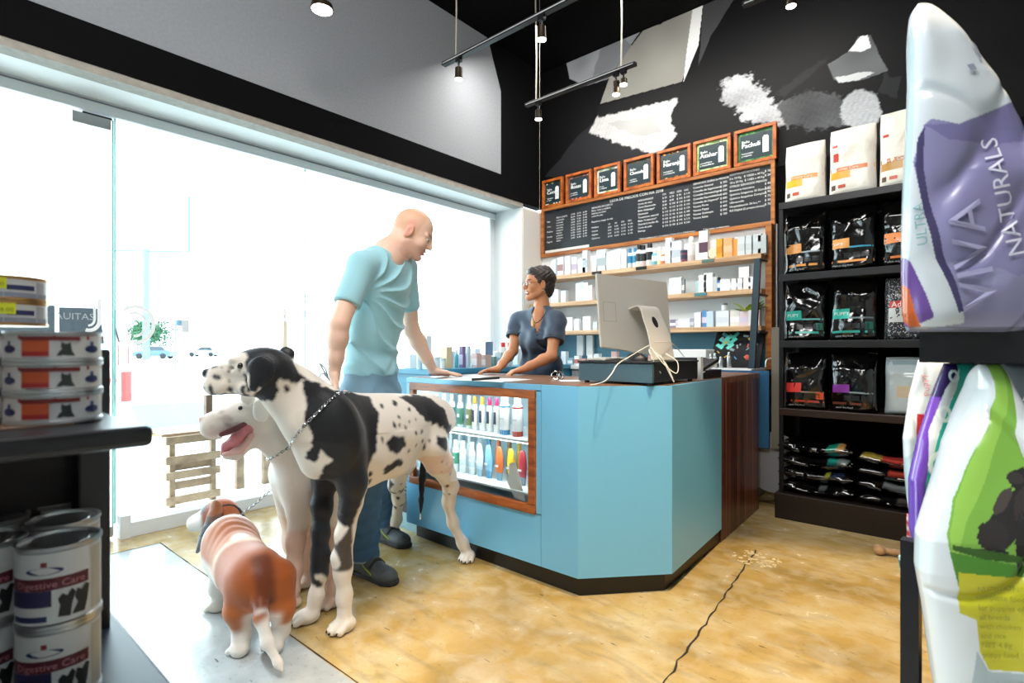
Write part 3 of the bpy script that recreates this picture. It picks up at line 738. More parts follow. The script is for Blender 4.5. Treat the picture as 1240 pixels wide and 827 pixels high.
# cash drawer
m_reg = mat('register_grey', '#43606e', 0.4); m_regd = mat('register_black', '#18191d', 0.45)
t = thing('cash_drawer', 'low grey-blue and black cash drawer under the computer screen', 'cash drawer', (-1.27, 2.45, CT + 0.003))
b = nb(); box(b, -1.475, -1.085, 2.225, 2.72, CT + 0.016, 1.043, 0.004); obj('drawer_case', b, m_regd, t)
b = nb(); box(b, -1.475, -1.085, 2.205, 2.224, CT + 0.014, 1.035, 0.003); obj('drawer_front', b, m_reg, t, label='grey-blue front plate')
b = nb(); box(b, -1.48, -1.08, 2.20, 2.72, 1.036, 1.045, 0.002); obj('drawer_lid', b, m_regd, t)
for x in (-1.45, -1.11):
    for y in (2.24, 2.68):
        b = nb(); lathe(b, (x, y, CT + 0.003), [(0.012, 0), (0.012, 0.014)], 10); obj('rubber_foot', b, m_regd, t)
# all-in-one computer seen from behind
m_alu = mat('aluminium_body', '#ddd8cf', 0.38, metal=0.15)
t = thing('desktop_computer', 'silver all-in-one desktop computer seen from behind on the counter', 'computer', (-1.25, 2.45, 1.046))
TLp, TRp, BRp, BLp = P(722, 331, 2.55), P(808, 341.5, 2.86), P(814.5, 434, 2.86), P(728, 420.5, 2.55)
nrm = (TRp - TLp).cross(BLp - TLp).normalized()
if nrm.dot(Vector((0,0,CAMH)) - TLp) < 0: nrm = -nrm
b = nb(); slab(b, [TLp, TRp, BRp, BLp], -nrm, 0.012)
bmesh.ops.bevel(b, geom=[e for e in b.edges], offset=0.004, segments=2, affect='EDGES'); obj('screen_back', b, m_alu, t)
cc = (TLp + TRp + BRp + BLp) / 4; ux = (TRp - TLp).normalized(); uz = (TLp - BLp).normalized()
b = nb(); hw = (TRp-TLp).length/2; hh = (TLp-BLp).length/2
b2 = nb(); rect3(b2, cc - nrm*0.0135, ux, uz, -hw+0.01, hw-0.01, -hh+0.06, hh-0.01); obj('screen_glass', b2, mat('screen_glass', '#0b0c10', 0.08), t); b.free()
b = nb(); x0, x1, z0, z1 = -hw+0.03, -hw+0.115, -hh+0.14, hh-0.12
for s in ((x0, x1, z0, z0+0.0012), (x0, x1, z1, z1+0.0012), (x0, x0+0.0012, z0, z1), (x1, x1+0.0012, z0, z1)): rect3(b, cc + nrm*0.0002, ux, uz, *s)
obj('seam', b, mat('seam_grey', '#8c8c8c', 0.5), t)
# bent stand with cable hole
s0 = P(783, 383, 2.60); st = [P(783, 382, 2.62), P(787, 380.5, 2.50), P(793, 395, 2.46), P(799, 415, 2.47), P(805, 440, 2.52)]
st = [cc + nrm*0.004 + uz*0.03, cc + nrm*0.075 + uz*0.035, cc + nrm*0.105 - uz*0.03, cc + nrm*0.135 - uz*0.12]
last = Vector((cc.x, cc.y, 0)) + Vector((nrm.x, nrm.y, 0)).normalized()*0.165; st.append(Vector((last.x, last.y, 1.050)))
st = curve(st, 6); b = nb(); wv = 0.075
nrmt = []
prev = None
for i, p in enumerate(st):
    tt = (st[min(i+1, len(st)-1)] - st[max(i-1, 0)]).normalized(); nn = ux.cross(tt).normalized()*0.003; w_ = wv * (0.8 + 0.35 * i/len(st))
    ring = [b.verts.new(p + s*ux*w_ + q*nn) for s, q in ((-1,-1),(1,-1),(1,1),(-1,1))]
    if prev:
        for k in range(4): b.faces.new([prev[k], prev[(k+1)%4], ring[(k+1)%4], ring[k]])
    else: b.faces.new(ring)
    prev = ring
b.faces.new(prev); bmesh.ops.recalc_face_normals(b, faces=b.faces); obj('stand', b, m_alu, t)
b = nb(); c3 = st[int(len(st)*0.52)]; tt = (st[int(len(st)*0.52)+1]-c3).normalized(); nn = ux.cross(tt).normalized(); nn = nn if nn.dot(nrm) > 0 else -nn
slab(b, [c3 + nn*0.0035 + ux*a + tt*c for a, c in [(0.018*math.cos(q*math.pi/8), 0.030*math.sin(q*math.pi/8)) for q in range(16)]], nn, 0.0006); obj('cable_hole', b, m_regd, t)
b = nb(); foot0 = st[-1]; cbox(b, (foot0.x - nrm.x*0.07, foot0.y - nrm.y*0.07, 1.0485), (0.02, 0.02, 0.004)); 
slab(b, [foot0 + ux*0.085, foot0 - ux*0.085, foot0 - ux*0.085 - Vector((nrm.x, nrm.y, 0))*0.15, foot0 + ux*0.085 - Vector((nrm.x, nrm.y, 0))*0.15], (0,0,-1), 0.004); obj('stand_foot', b, m_alu, t)
# cables
m_cab = mat('white_cable', '#e3e1d8', 0.5)
for pts in ([(800,452,2.44),(793,440,2.42),(786,424,2.44),(792,425,2.5),(806,440,2.46),(816,462,2.44),(812,455,2.42),(800,430,2.44)], [(792,414,2.45),(812,415,2.6),(822,424,2.75),(829,433,2.8)], [(788,420,2.46),(803,440,2.42),(819,452,2.42),(820,438,2.44),(806,428,2.48)]):
    b = nb(); tube(b, curve([P(*q) for q in pts], 8), 0.0022, 6); obj('power_cable', b, m_cab, t, True)
b = nb(); tube(b, curve([P(786, 418, 2.5), P(762, 432, 2.5), P(748, 441, 2.36), P(741, 452, 2.32), P(733, 461, 2.30), PZ(722, 465, CT+0.006), PZ(715, 466, CT+0.006)], 8), 0.0024, 6)
obj('white_cord', b, m_cab, t, True)
# keyboard and black mouse-like scanner on the drawer
b = nb(); cbox(b, (-1.41, 2.38, 1.052), (0.10, 0.28, 0.012), 0.003, 0.1); tag(obj('keyboard', b, m_alu), 'slim silver keyboard lying behind the screen on the cash drawer', 'keyboard')
b = nb(); q = P(770, 428, 2.55); lathe(b, (q.x, q.y, 1.046), [(0.06, 0), (0.058, 0.015), (0.03, 0.035), (0.0, 0.04)], 16, sx=1.0, sy=0.6); tag(obj('hand_scanner', b, m_regd, None, True), 'rounded black hand scanner lying under the screen', 'scanner')
# white card stand and printer tray
b = nb(); q = P(828, 440, 2.72); cbox(b, (-1.105, 2.80, CT + 0.065), (0.02, 0.03, 0.12)); tag(obj('plastic_bracket', b, m_white), 'upright white plastic bracket beside the black receipt printer', 'bracket')
t = thing('receipt_printer', 'black receipt printer with open slanted tray on the counter edge', 'printer', (-1.22, 3.05, CT + 0.003))
b = nb(); box(b, -1.34, -1.12, 2.92, 3.16, CT + 0.003, 0.985, 0.004); obj('printer_base', b, m_regd, t)
b = nb(); M = Matrix.Rotation(math.radians(12), 4, 'X'); cbox(b, (-1.23, 3.02, 1.012), (0.20, 0.26, 0.018), 0.003, M=M); obj('printer_cover', b, m_regd, t)
b = nb(); cbox(b, (-1.23, 3.0, 0.995), (0.212, 0.27, 0.004), 0.0, M=M); obj('silver_edge', b, m_alu, t)
b = nb(); cbox(b, (-1.30, 3.12, 1.04), (0.16, 0.14, 0.022), 0.003); obj('printer_cap', b, m_regd, t)
# blue cabinet end and round grey board behind the veneer panel
b = nb(); box(b, -1.62, -1.075, 3.935, 3.96, 0.42, 0.95); tag(obj('blue_door', b, mat('deep_blue_laminate', '#2f5f86', 0.35)), 'dark blue cupboard door at the far end of the counter', 'door')
b = nb(); q = PY(936, 560, 3.99)
lathe(b, q, [(0.0, -0.008), (0.205, -0.008), (0.21, 0.0), (0.205, 0.008), (0.0, 0.008)], 40, axis=(0, 1, 0), sx=1, sy=1); tag(obj('round_board', b, mat('grey_board', '#8b8c8e', 0.5), None), 'round grey board standing on edge between counter and black shelves', 'board')
# ================================================================== BACK WALL: board, frames, shelves
m_board = mat('chalkboard', '#272b30', 0.32, var=0.10, scale=6, spec=0.5)
m_bframe = wood('board_frame_wood', '#8a4a20', '#c07c3c', (1.0, 10, 10), 3.0, 0.4)
m_fr = wood('picture_frame_wood', '#8c4216', '#c46a2a', (6, 6, 6), 3.0, 0.35)
m_shwood = wood('pale_shelf_wood', '#b58a63', '#d9b78e', (1.0, 8, 14), 3.0, 0.45)
m_chalk = mat('chalk_white', '#dcdcd8', 0.8)
# white lining below the board and teal band below it
YW = BY - 0.03
b = nb(); box(b, BX + 0.01, -1.15, YW, BY, 1.245, 2.06); struct('wall_back_lining', b, mat('white_wall_panel', '#e6e9ea', 0.55))
b = nb(); box(b, BX + 0.01, -1.15, YW, BY, 0.90, 1.245); struct('wall_back_band', b, mat('teal_blue_wall', '#3d7288', 0.45, var=0.15, scale=3))
bd = thing('price_board', 'long black chalkboard price list in a wooden frame above the wall shelves', 'board', (-2.29, YW, 2.05))
bx0, bx1, bz0, bz1 = -3.40, -1.155, 2.045, 2.545
b = nb(); box(b, bx0 + 0.02, bx1 - 0.02, YW - 0.008, YW, bz0 + 0.02, bz1 - 0.02); obj('writing_surface', b, m_board, bd)
for s in ((bx0, bx1, bz0, bz0 + 0.035), (bx0, bx1, bz1 - 0.028, bz1), (bx0, bx0 + 0.03, bz0 + 0.035, bz1 - 0.028), (bx1 - 0.03, bx1, bz0 + 0.035, bz1 - 0.028)):
    b = nb(); box(b, s[0], s[1], YW - 0.035, YW, s[2], s[3], 0.003); obj('frame_rail', b, m_bframe, bd)
def txt(body, x, z, size, parent, m=m_chalk, y=YW - 0.009, name='writing', align='LEFT', sp=1.0, bold=0):
    b = nb(); text_flat(b, body, (x, y, z), (1,0,0), (0,0,1), size, align, sp, bold); return obj(name, b, m, parent)
U = (bx1 - bx0) / 283.0     # board width against its width in the photograph's unsheared layout
def col(x, z, lines, size=0.026, sp=1.18, bold=0.012): txt('\n'.join(lines), x, z, size, bd, sp=sp, bold=bold)
txt('LISTA DE PRECIOS CON IVA 2018', -2.60, 2.478, 0.036, bd, bold=0.014)
def pr(n, v): return ['$ %s' % q for q in v]
col(-3.34, 2.400, ['Talla', '', 'Chico', '', 'Mediano', '', 'Grande', '', 'Gigante'], 0.022)
col(-3.22, 2.425, ['PELO CORTO', 'a domicilio', 'en tienda', 'con corte', 'con baño', 'completo', 'express', 'premium', 'cachorro', 'adulto'], 0.022)
for k, x in enumerate((-3.04, -2.97, -2.90)):
    col(x, 2.43, [['$ 180','$ 210','$ 240','$ 260','$ 290','$ 310','$ 350','$ 380','$ 420','$ 450'][(i+k) % 10] for i in range(10)], 0.020, 1.3)
col(-2.80, 2.450, ['SERVICIOS INCLUIDOS', 'Baño, corte y cepillado', 'limpieza de oídos', 'corte de uñas', '', 'Paquetes y cargos de más'], 0.0225)
col(-2.80, 2.262, ['Mediano', 'Grande', 'Gigante', 'Cachorro'], 0.0225, 1.55)
for k, x in enumerate((-2.62, -2.55, -2.48, -2.41)): col(x, 2.27, [['1/2','3/4','DÍA','MES'][k]] + ['$ %d' % (60 + 30*k + 15*i) for i in range(4)], 0.020, 1.45)
col(-2.31, 2.432, ['ADICIONALES', 'Corte de uñas', 'Corte Desenredo', 'Baño Antipulgas*', 'Deslanado', 'Tratamiento especial', 'Baño Terapéutico*', 'Guardería medio día', 'Corte de pelo', 'Entrega'], 0.0235, 1.3)
for k, x in enumerate((-2.075, -2.01, -1.945, -1.88)): col(x, 2.445, [['CH','MED','GDE','GIG'][k]] + ['$ %d' % (50 + 20*k + 15*i) for i in range(9)], 0.0225, 1.36)
col(-1.80, 2.480, ['SERVICIOS CLÍNICA MENOR', 'Consulta General', 'Consulta de Seguimiento', 'Consulta Dermatológica', 'Consulta Especialidades', 'Consulta de Urgencia*', 'Vacuna Perro', 'Vacuna Puppy', 'Vacuna Quíntuple', 'Vacuna Rabia'], 0.0235, 1.36)
col(-1.575, 2.447, ['$ 350', '$ 280', '$ 500', '$ 650', '$ 600', '$ 310', '$ 400', '$ 500', '$ 150'], 0.0235, 1.36)
col(-1.50, 2.492, ['DESPARASITACIONES', '0 a 10 Kg   $ 120', '10 a 20 Kg  $ 130', 'OTROS SERVICIOS MENOR', 'Biometría Hemática', 'Química Sanguínea 35 Elementos', 'Química Sanguínea Completa', 'Ultrasonido', 'Hospitalización 24 hrs.**', 'RX Digital (2 proyecciones)'], 0.0235, 1.36)
col(-1.335, 2.46, ['20 a 40 Kg', '25 a 40 Kg'], 0.0225, 1.42)
col(-1.235, 2.467, ['$ 160', '$ 200', '', '$ 400', '$ 650', '$ 900', '$ 750', '$ 350', '$ 750'], 0.0235, 1.36)
txt('* Baños medicados de 1 a 2 productos. Precios de 5 a 8 $100 menos.            ** No incluye medicamentos', -2.30, 2.088, 0.0185, bd, bold=0.012)
b = nb(); box(b, -3.36, -2.83, YW - 0.0095, YW - 0.008, 2.088, 2.114); obj('white_strip', b, m_chalk, bd)

# seven framed signs
names = ['Coco', 'Rosas', 'Lima', 'Chocolate', 'Naranja', 'Azahar', 'Pachuli']
subs = [['hidratante', 'y suave'], ['aromático', 'y calmante'], ['fresca', 'y relajante'], ['nutritivo', 'y brillante'], ['energizante', 'y revitalizante'], ['aromatizante', 'y tranquilizante'], ['humectante', 'y relajante']]
lablook = ['leftmost', 'second from left', 'third from left, pale-bordered', 'middle', 'third from right', 'second from right, green-bordered', 'rightmost']
px0 = [656, 684.5, 719, 755, 795, 839, 888.5]; px1 = [681, 715.5, 750.5, 791, 836, 884.5, 940]
m_sign = mat('sign_dark', '#23343a', 0.3); m_mark = mat('sign_white', '#e4e8e6', 0.5)
bcols = ['#2a3a2c', '#5a4740', '#c9d2c4', '#33413a', '#3a4240', '#9fc07a', '#2f6a3a']
acc = ['#d9d4c4', '#c98a86', '#a9c25a', '#6b4630', '#e0933a', '#e8ecd2', '#58a04a']
YF = YW - 0.035
random.seed(11)
for i, n in enumerate(names):
    x0 = xat(px0[i], YF); x1 = xat(px1[i], YF); z0, z1 = 2.548, 2.548 + 0.285
    t = thing('framed_sign', 'small wood-framed %s bath sign, %s of the seven in the row' % (n, lablook[i]), 'sign', ((x0+x1)/2, YW, z0), 'framed signs above the price board')
    f = 0.026
    for s in ((x0, x1, z0, z0+f), (x0, x1, z1-f, z1), (x0, x0+f, z0+f, z1-f), (x1-f, x1, z0+f, z1-f)):
        b = nb(); box(b, s[0], s[1], YF, YW + 0.0, s[2], s[3], 0.003); obj('frame_rail', b, m_fr, t)
    b = nb(); box(b, x0+f, x1-f, YW - 0.012, YW - 0.004, z0+f, z1-f); obj('print_border', b, mat('border%d' % i, bcols[i], 0.4, var=0.5, scale=30), t)
    b = nb(); box(b, x0+f+0.018, x1-f-0.012, YW - 0.014, YW - 0.011, z0+f+0.02, z1-f-0.024); obj('print_panel', b, m_sign, t)
    for k in range(9):
        b = nb(); cx = x0+f+0.01 + random.random()*(x1-x0-2*f-0.02); edge = random.choice([z0+f+0.01, z1-f-0.014]); 
        slab(b, [(cx + 0.013*math.cos(a)*(0.6+0.5*random.random()), YW - 0.0142, edge + 0.008*math.sin(a)) for a in [q*math.pi/4 for q in range(8)]], (0,1,0), 0.001)
        obj('leaf_print', b, mat('accent%d' % i, acc[i], 0.4), t)
    w = x1 - x0 - 2*f; zt = z0 + f + w*0
    b = nb(); text_flat(b, 'Baño', (x0+f+0.028, YW-0.0146, z0+0.175), (1,0,0), (0,0,1), 0.030, bold=0.012); text_flat(b, n, (x0+f+0.028, YW-0.0146, z0+0.138), (1,0,0), (0,0,1), 0.050 if len(n) < 8 else 0.040, bold=0.035)
    text_flat(b, subs[i][0] + '\n' + subs[i][1], (x0+f+0.028, YW-0.0146, z0+0.088), (1,0,0), (0,0,1), 0.0185, bold=0.012); obj('lettering', b, m_mark, t)
    bxx = x1 - f - 0.055
    b = nb(); box(b, bxx-0.022, bxx+0.022, YW-0.0155, YW-0.0145, z0+0.075, z0+0.195); box(b, bxx-0.014, bxx+0.014, YW-0.0155, YW-0.0145, z0+0.195, z0+0.205); obj('bottle_print', b, m_mark, t)
    b = nb(); box(b, bxx-0.009, bxx+0.009, YW-0.016, YW-0.0145, z0+0.205, z0+0.222); box(b, bxx-0.015, bxx-0.009, YW-0.016, YW-0.0145, z0+0.215, z0+0.24); box(b, bxx+0.002, bxx+0.007, YW-0.016, YW-0.0145, z0+0.222, z0+0.238); obj('pump_print', b, mat('sign_black', '#0e1214', 0.4), t)
    b = nb(); text_flat(b, 'w', (bxx-0.008, YW-0.0158, z0+0.165), (1,0,0), (0,0,1), 0.02); [box(b, bxx-0.012, bxx+0.012, YW-0.0162, YW-0.0155, z0+0.095+q*0.012, z0+0.098+q*0.012) for q in range(5)]; obj('bottle_label_print', b, mat('sign_grey', '#8d9593', 0.5), t)

# wall shelves
YS0 = 4.20
SZ = [1.812, 1.553, 1.277]
sh = thing('plank_shelving', 'three pale wooden wall shelves held by a dark steel upright', 'shelf', (-2.25, YW, 1.2))
for z in SZ:
    b = nb(); box(b, BX + 0.02, -1.20, YS0, YW, z - 0.038, z, 0.003); obj('shelf_board', b, m_shwood, sh)
b = nb(); box(b, -1.20, -1.155, YS0 + 0.10, YW, 0.95, 2.045, 0.003); obj('side_stile', b, m_bframe, sh, label='reddish wooden end stile')
m_upr = mat('blue_black_steel', '#2c3e49', 0.35, metal=0.3)
xu = xat(921, YS0 - 0.02)
b = nb(); p0 = PY(917, 308, YS0 - 0.01); p1 = PY(926, 470, YS0 - 0.22)
slab(b, [(p0.x-0.022, p0.y, SZ[0]-0.04), (p0.x+0.022, p0.y, SZ[0]-0.04), (p0.x+0.022, p0.y-0.20, 0.62), (p0.x-0.022, p0.y-0.20, 0.62)], (0,1,0), 0.03); obj('upright', b, m_upr, sh)
for z in (SZ[0]-0.05, SZ[1]-0.05, SZ[2]-0.05):
    b = nb(); tube(b, [(p0.x+0.01, YS0-0.02, z), (-1.165, YW-0.02, z)], 0.009, 6); obj('bracket_arm', b, m_upr, sh)

# --- products on the three shelves
grpn = ['cartons and bottles on the top wall shelf', 'cartons on the middle wall shelf', 'cartons on the bottom wall shelf']
def carton(px, row, w, h, colr, lab, kind='carton', cap='#1b1c20', d=0.05, y=None, top=None, name=None, band=None, extra=0.0):
    y = y or YS0 + 0.045; z = SZ[row] + extra
    x = xat(px, y); ww = w / FPX * DY(px, y) / 2.0 / 0.86
    nm = name or {'carton':'product_carton','round':'product_bottle','jar':'product_jar','spray':'spray_can'}[kind]
    return bottle(nm, lab, {'carton':'box','round':'bottle','jar':'jar','spray':'can'}[kind], (x, y, z), h, ww, colr, cap, band, (0.25, 0.6), kind, grpn[row], oval=0.9 if kind != 'carton' else min(1.0, d/ww/2))
PXH = lambda px, hpx: hpx / FPX * DY(px, YS0 + 0.045)
top_row = [
 (672,5,20,'#d3dde4','carton',None,'pale blue carton'),(680,7,22,'#e2e4e6','carton','#9c6f6f','white carton with a brown print'),(689,6,22,'#e9e9ea','carton',None,'white carton with thin edge'),(697,6,20,'#e4e5e8','carton','#b6a2b6','white carton with mauve print'),
 (706,9,17,'#eff0f0','carton',None,'low white carton'),(710,6,27,'#cdd3d6','carton','#aeb7ba','tall grey carton'),(722,6,15,'#f0efec','carton',None,'small white carton'),(730,12,26,'#c9cdcd','carton','#a5adad','tall grey white carton'),
 (738,6,22,'#eceded','carton',None,'narrow white carton'),(744,6,23,'#dfe4e4','carton',None,'narrow pale carton'),(750,6,24,'#eceeee','carton','#d7dcc8','narrow white carton with cream band'),(757,6,23,'#d9dddf','carton',None,'narrow grey carton'),
 (763,5,24,'#d5e6ee','round','#2d7fae','thin white bottle with blue cap'),(769,5,24,'#dcebef','round','#2d8aae','slim white bottle with bright blue cap'),(774,7,27,'#e2ded9','round','#17181c','white dropper bottle with black cap'),(779,7,26,'#d7cfcc','round','#17181c','grey dropper bottle with black cap'),
 (787,8,28,'#e9e6e0','round','#17181c','tall white dropper bottle with black cap'),(793,7,19,'#6fb7cf','round','#e3e8ea','light blue bottle with white cap'),(799,6,22,'#e6d8a0','round','#ecebe2','cream bottle with white cap'),(804,7,16,'#d97a4e','round','#e8e4de','short orange-red bottle'),
 (811,7,31,'#dfe6ea','carton','#e9eef0','tall white carton'),(820,12,26,'#e1e6e8','carton','#b7bfc6','wide white carton with grey panel'),(829,9,14,'#7b3f4e','jar','#2e3350','short maroon jar with dark lid'),(837,8,30,'#dcd3cc','round','#e9e6e0','white bottle with thin nozzle'),
 (845,4,17,'#e9eaea','carton',None,'tiny white carton'),(853,9,35,'#e8e8ea','carton','#5a3b47','tall white carton with dark plum top'),
 (873,7,23,'#e0a035','carton','#d28a20','amber yellow carton'),(882,10,23,'#e3a976','carton','#e8b98c','peach carton'),(891,5,21,'#dd9a4c','carton',None,'thin orange carton'),(899,8,23,'#cfd4d6','carton','#c3cacb','first grey-white carton of three'),(908,8,23,'#ccd2d4','carton','#c0c7c9','second grey-white carton of three'),(917,9,24,'#c6cdd0','carton','#bcc5c8','third grey-white carton of three'),(924,8,22,'#b8bfbd','carton',None,'grey carton at the shelf end')]
for k, (px, w, hp, c, kd, band, lb) in enumerate(top_row):
    carton(px, 0, w, PXH(px, hp), c, '%s on top wall shelf, %s from the left' % (lb, ORD[k]) if k < 30 else lb + ' on the top wall shelf, right part', kd, {'round': '#17181c'}.get(kd, '#2e3350') if 'black' in lb or 'dark lid' in lb else ('#2d7fae' if 'blue cap' in lb else '#e6e7e6'), band=band)
q = PY(863, 312, YS0 + 0.02); b = nb(); lathe(b, (q.x, YS0 + 0.03, SZ[0] + 0.042), [(0.0, -0.008), (0.036, -0.008), (0.042, 0), (0.036, 0.008), (0, 0.008)], 20, axis=(0,1,0)); tag(obj('round_tin', b, mat('cream_tin', '#ddd0b4', 0.4), None, True), 'round cream tin standing on edge on top wall shelf', 'tin', grpn[0])
for i, (px, r_) in enumerate(((722, 0), (776, 0), (857, 0), (848, 1))):
    b = nb(); x = xat(px, YS0 - 0.01); box(b, x - 0.05, x + 0.05, YS0 - 0.008, YS0 - 0.001, SZ[r_] - 0.03, SZ[r_] - 0.004, 0.002)
    tag(obj('price_holder', b, mat(['black_plastic', 'black_plastic', 'grey_green_plastic', 'teal_plastic'][i], ['#141416', '#141416', '#57706c', '#4b7f86'][i], 0.4)), ['black price holder clipped on the top shelf edge, left one', 'black price holder clipped on the top shelf edge under dropper bottles', 'grey-green price holder clipped under the plum-topped carton', 'teal price holder clipped on the middle shelf edge'][i], 'price holder')
mid = [(664,7,15,'#e9ebec'),(673,9,16,'#f0f1f1'),(684,6,14,'#cfd6dc'),(701,5,22,'#d6dbe0'),(706,5,23,'#c3cad0'),(711,5,22,'#dde2e5'),(716,5,18,'#e8eaec'),(819,13,20,'#eceded'),(827,4,18,'#9aa3ab'),
       (846,5,14,'#a8c4c8'),(852,8,21,'#e6e9e6'),(859,9,23,'#dfe4e0'),(866,6,18,'#bfc7c6'),(876,5,14,'#e6e6e6'),(882,8,14,'#e2e5e8'),(890,7,14,'#efedec'),(897,7,14,'#e9e7e6'),(905,8,14,'#efedec'),(912,7,15,'#e6e6e8')]
for k, (px, w, hp, c) in enumerate(mid):
    carton(px, 1, w, PXH(px, hp), c, 'pale carton on the middle wall shelf, %s from the left' % ORD[k], 'carton', band=[None, '#d9dee2', '#f1f1f1'][k % 3])
carton(870.5, 1, 6, PXH(870, 17), '#2b68b0', 'small blue bottle with white band on the middle wall shelf', 'round', band='#dfe8f0')
carton(902, 1, 10, PXH(902, 13), '#ece9e8', 'white carton stacked on top of the cartons, middle wall shelf', 'carton', extra=PXH(902, 14.3))
low3 = [(668,6,9,'#dfe2e4'),(676,7,18,'#eef0f0'),(688,14,16,'#f1f2f2'),(700,6,14,'#dde2e5'),(712,9,17,'#e8ebec'),(722,5,10,'#c8cfd4'),(816,6,10,'#8f7f9a'),(821,5,9,'#dfdfe4'),(830,12,11,'#e6e4ea'),(838,5,11,'#aab0bd'),(846,7,18,'#e8e2ea'),(854,5,20,'#5c8fc4'),(861,7,19,'#c4d8e4'),(876,13,19,'#e4eaee'),(891,9,19,'#e6e2d8'),(902,9,18,'#e3cfd4'),(914,11,19,'#e9e7e5')]
for k, (px, w, hp, c) in enumerate(low3):
    carton(px, 2, w, PXH(px, hp), c, 'pale carton on the bottom wall shelf, %s from the left' % ORD[k], 'carton', band=[None, '#d8dfe8', '#f3f3f3', '#d9cfe0'][k % 4])
q = PY(877, 374, YS0+0.04); bottle('product_jar', 'grey-topped white box on the tall carton, bottom wall shelf', 'jar', (q.x, YS0 + 0.045, SZ[2] + PXH(877, 19.5)), 0.055, 0.022, '#dfe3e5', '#6f7a7d', None, kind='jar')
# green-yellow plant in a white pot
pc = Vector((xat(905, YS0 + 0.06), YS0 + 0.10, SZ[2] + PXH(905, 18) - 0.0))
t = thing('small_plant', 'small yellow-green leafy plant on the bottom wall shelf beside the upright', 'plant', (pc.x, pc.y, SZ[2]))
b = nb(); lathe(b, (pc.x, pc.y, SZ[2]), [(0.03, 0), (0.038, 0.09)], 14); obj('pot', b, m_white, t, True)
random.seed(5)
for i in range(22):
    a = random.random()*6.28; L = 0.08 + 0.07*random.random(); up_ = 0.35 + random.random()*0.7; b = nb()
    base = Vector((pc.x, pc.y, SZ[2] + 0.085)); pts = [base + Vector((math.cos(a), math.sin(a), 0))*L*q + Vector((0,0,1))*L*up_*(q - 0.45*q*q)*1.4 for q in (0, 0.35, 0.7, 1)]
    s = Vector((-math.sin(a), math.cos(a), 0)); ws_ = (0.005, 0.021, 0.019, 0.0)
    L_ = [b.verts.new(p + s*w) for p, w in zip(pts, ws_)]; R_ = [b.verts.new(p - s*w) for p, w in zip(pts, ws_)]; Cc = [b.verts.new(p + Vector((0,0,0.003))) for p in pts]
    for j in range(3):
        for A_, B_ in ((L_, Cc), (Cc, R_)):
            f = [A_[j], B_[j], B_[j+1], A_[j+1]]; 
            try: b.faces.new(f)
            except ValueError: pass
    bmesh.ops.remove_doubles(b, verts=b.verts, dist=0.0005)
    obj('leaf', b, mat('yellow_green_leaf%d' % (i % 2), ['#b5c832', '#8aa82a'][i % 2], 0.45), t, True)

# --- low back counter along the back wall with things on it
m_ribb = wood('ribbed_grey_panel', '#9a979c', '#c9c6c8', (60, 60, 0.4), 1.5, 0.5)
b = nb(); bcn = thing('back_counter', 'low back counter with white top and ribbed pale front under the wall shelves', 'counter', (-2.1, 4.1, 0))
b = nb(); box(b, -2.74, -1.20, 3.965, YW - 0.002, 0.925, 0.96, 0.003); obj('worktop', b, m_white, bcn)
b = nb(); box(b, -2.74, -1.22, 3.99, YW - 0.002, 0.0, 0.925); obj('ribbed_front', b, m_ribb, bcn)
q = PY(830, 430, 4.15)
t = thing('white_printer', 'white box-shaped printer on the back counter behind the computer', 'printer', (q.x, 4.17, 0.96))
xl, xr = xat(806, 4.05), xat(855, 4.05); b = nb(); box(b, xl, xr, 4.05, 4.32, 0.962, 1.10, 0.008); obj('printer_body', b, m_white, t)
b = nb(); box(b, xl+0.03, xr-0.03, 4.045, 4.06, 1.0, 1.006); obj('paper_slot', b, m_regd, t)
# leaning dark poster with coloured prints
t = thing('dark_poster', 'dark framed picture with teal shapes leaning at the right end of the back counter', 'picture', (-1.42, 4.3, 0.96))
xa, xb = xat(869, 4.30), xat(926, 4.30)
b = nb(); slab(b, [(xa-0.02, 4.16, 0.962), (xb, 4.16, 0.962), (xb, 4.30, 1.255), (xa, 4.30, 1.255)], (0, 1, 0), 0.012); obj('poster_board', b, mat('poster_black', '#12171b', 0.25), t)
random.seed(21)
for i, (c, n) in enumerate((('#3fa79c', 12), ('#57c4b4', 8), ('#c8a83a', 4), ('#3a7fb5', 4), ('#c0503a', 3), ('#7f8f92', 10))):
    b = nb()
    for k in range(n):
        if i < 2: uu, vv = 0.10 + 0.30*(k % 4)/4 + 0.02*i + (k//4)*0.05, 0.55 + 0.1*(k//4) + 0.05*(k % 3); s1, s2, an = 0.028, 0.012, 0.8 if k % 2 else -0.6
        else: uu, vv = 0.1 + 0.8*random.random(), 0.1 + 0.8*random.random(); s1, s2, an = 0.016*random.random()+0.004, 0.014*random.random()+0.003, random.random()*3
        o_ = Vector((xa + (xb-xa)*uu, 4.16 + 0.14*vv - 0.001, 0.962 + 0.293*vv)); uy = Vector((0, 0.43, 0.9)).normalized()
        e1 = Vector((math.cos(an), 0, 0)) + uy*math.sin(an); e2 = Vector((-math.sin(an), 0, 0)) + uy*math.cos(an)
        slab(b, [o_ - e1*s1 - e2*s2, o_ + e1*s1 - e2*s2, o_ + e1*s1 + e2*s2, o_ - e1*s1 + e2*s2], (0,-0.9,0.43), 0.0006 + 0.0002*i)
    obj('printed_shape', b, mat('poster_print%d' % i, c, 0.4), t)
for i, (px, h) in enumerate(((861, 0.105), (866, 0.11), (873, 0.085), (883, 0.12))):
    bottle('steel_bottle', 'slim steel-grey bottle on the back counter before the dark picture, %s from left' % ORD[i], 'bottle', (xat(px, 4.02), 4.02, 0.961), h, 0.016, m_steel, m_steel, None, kind='round', group='steel bottles on the back counter')
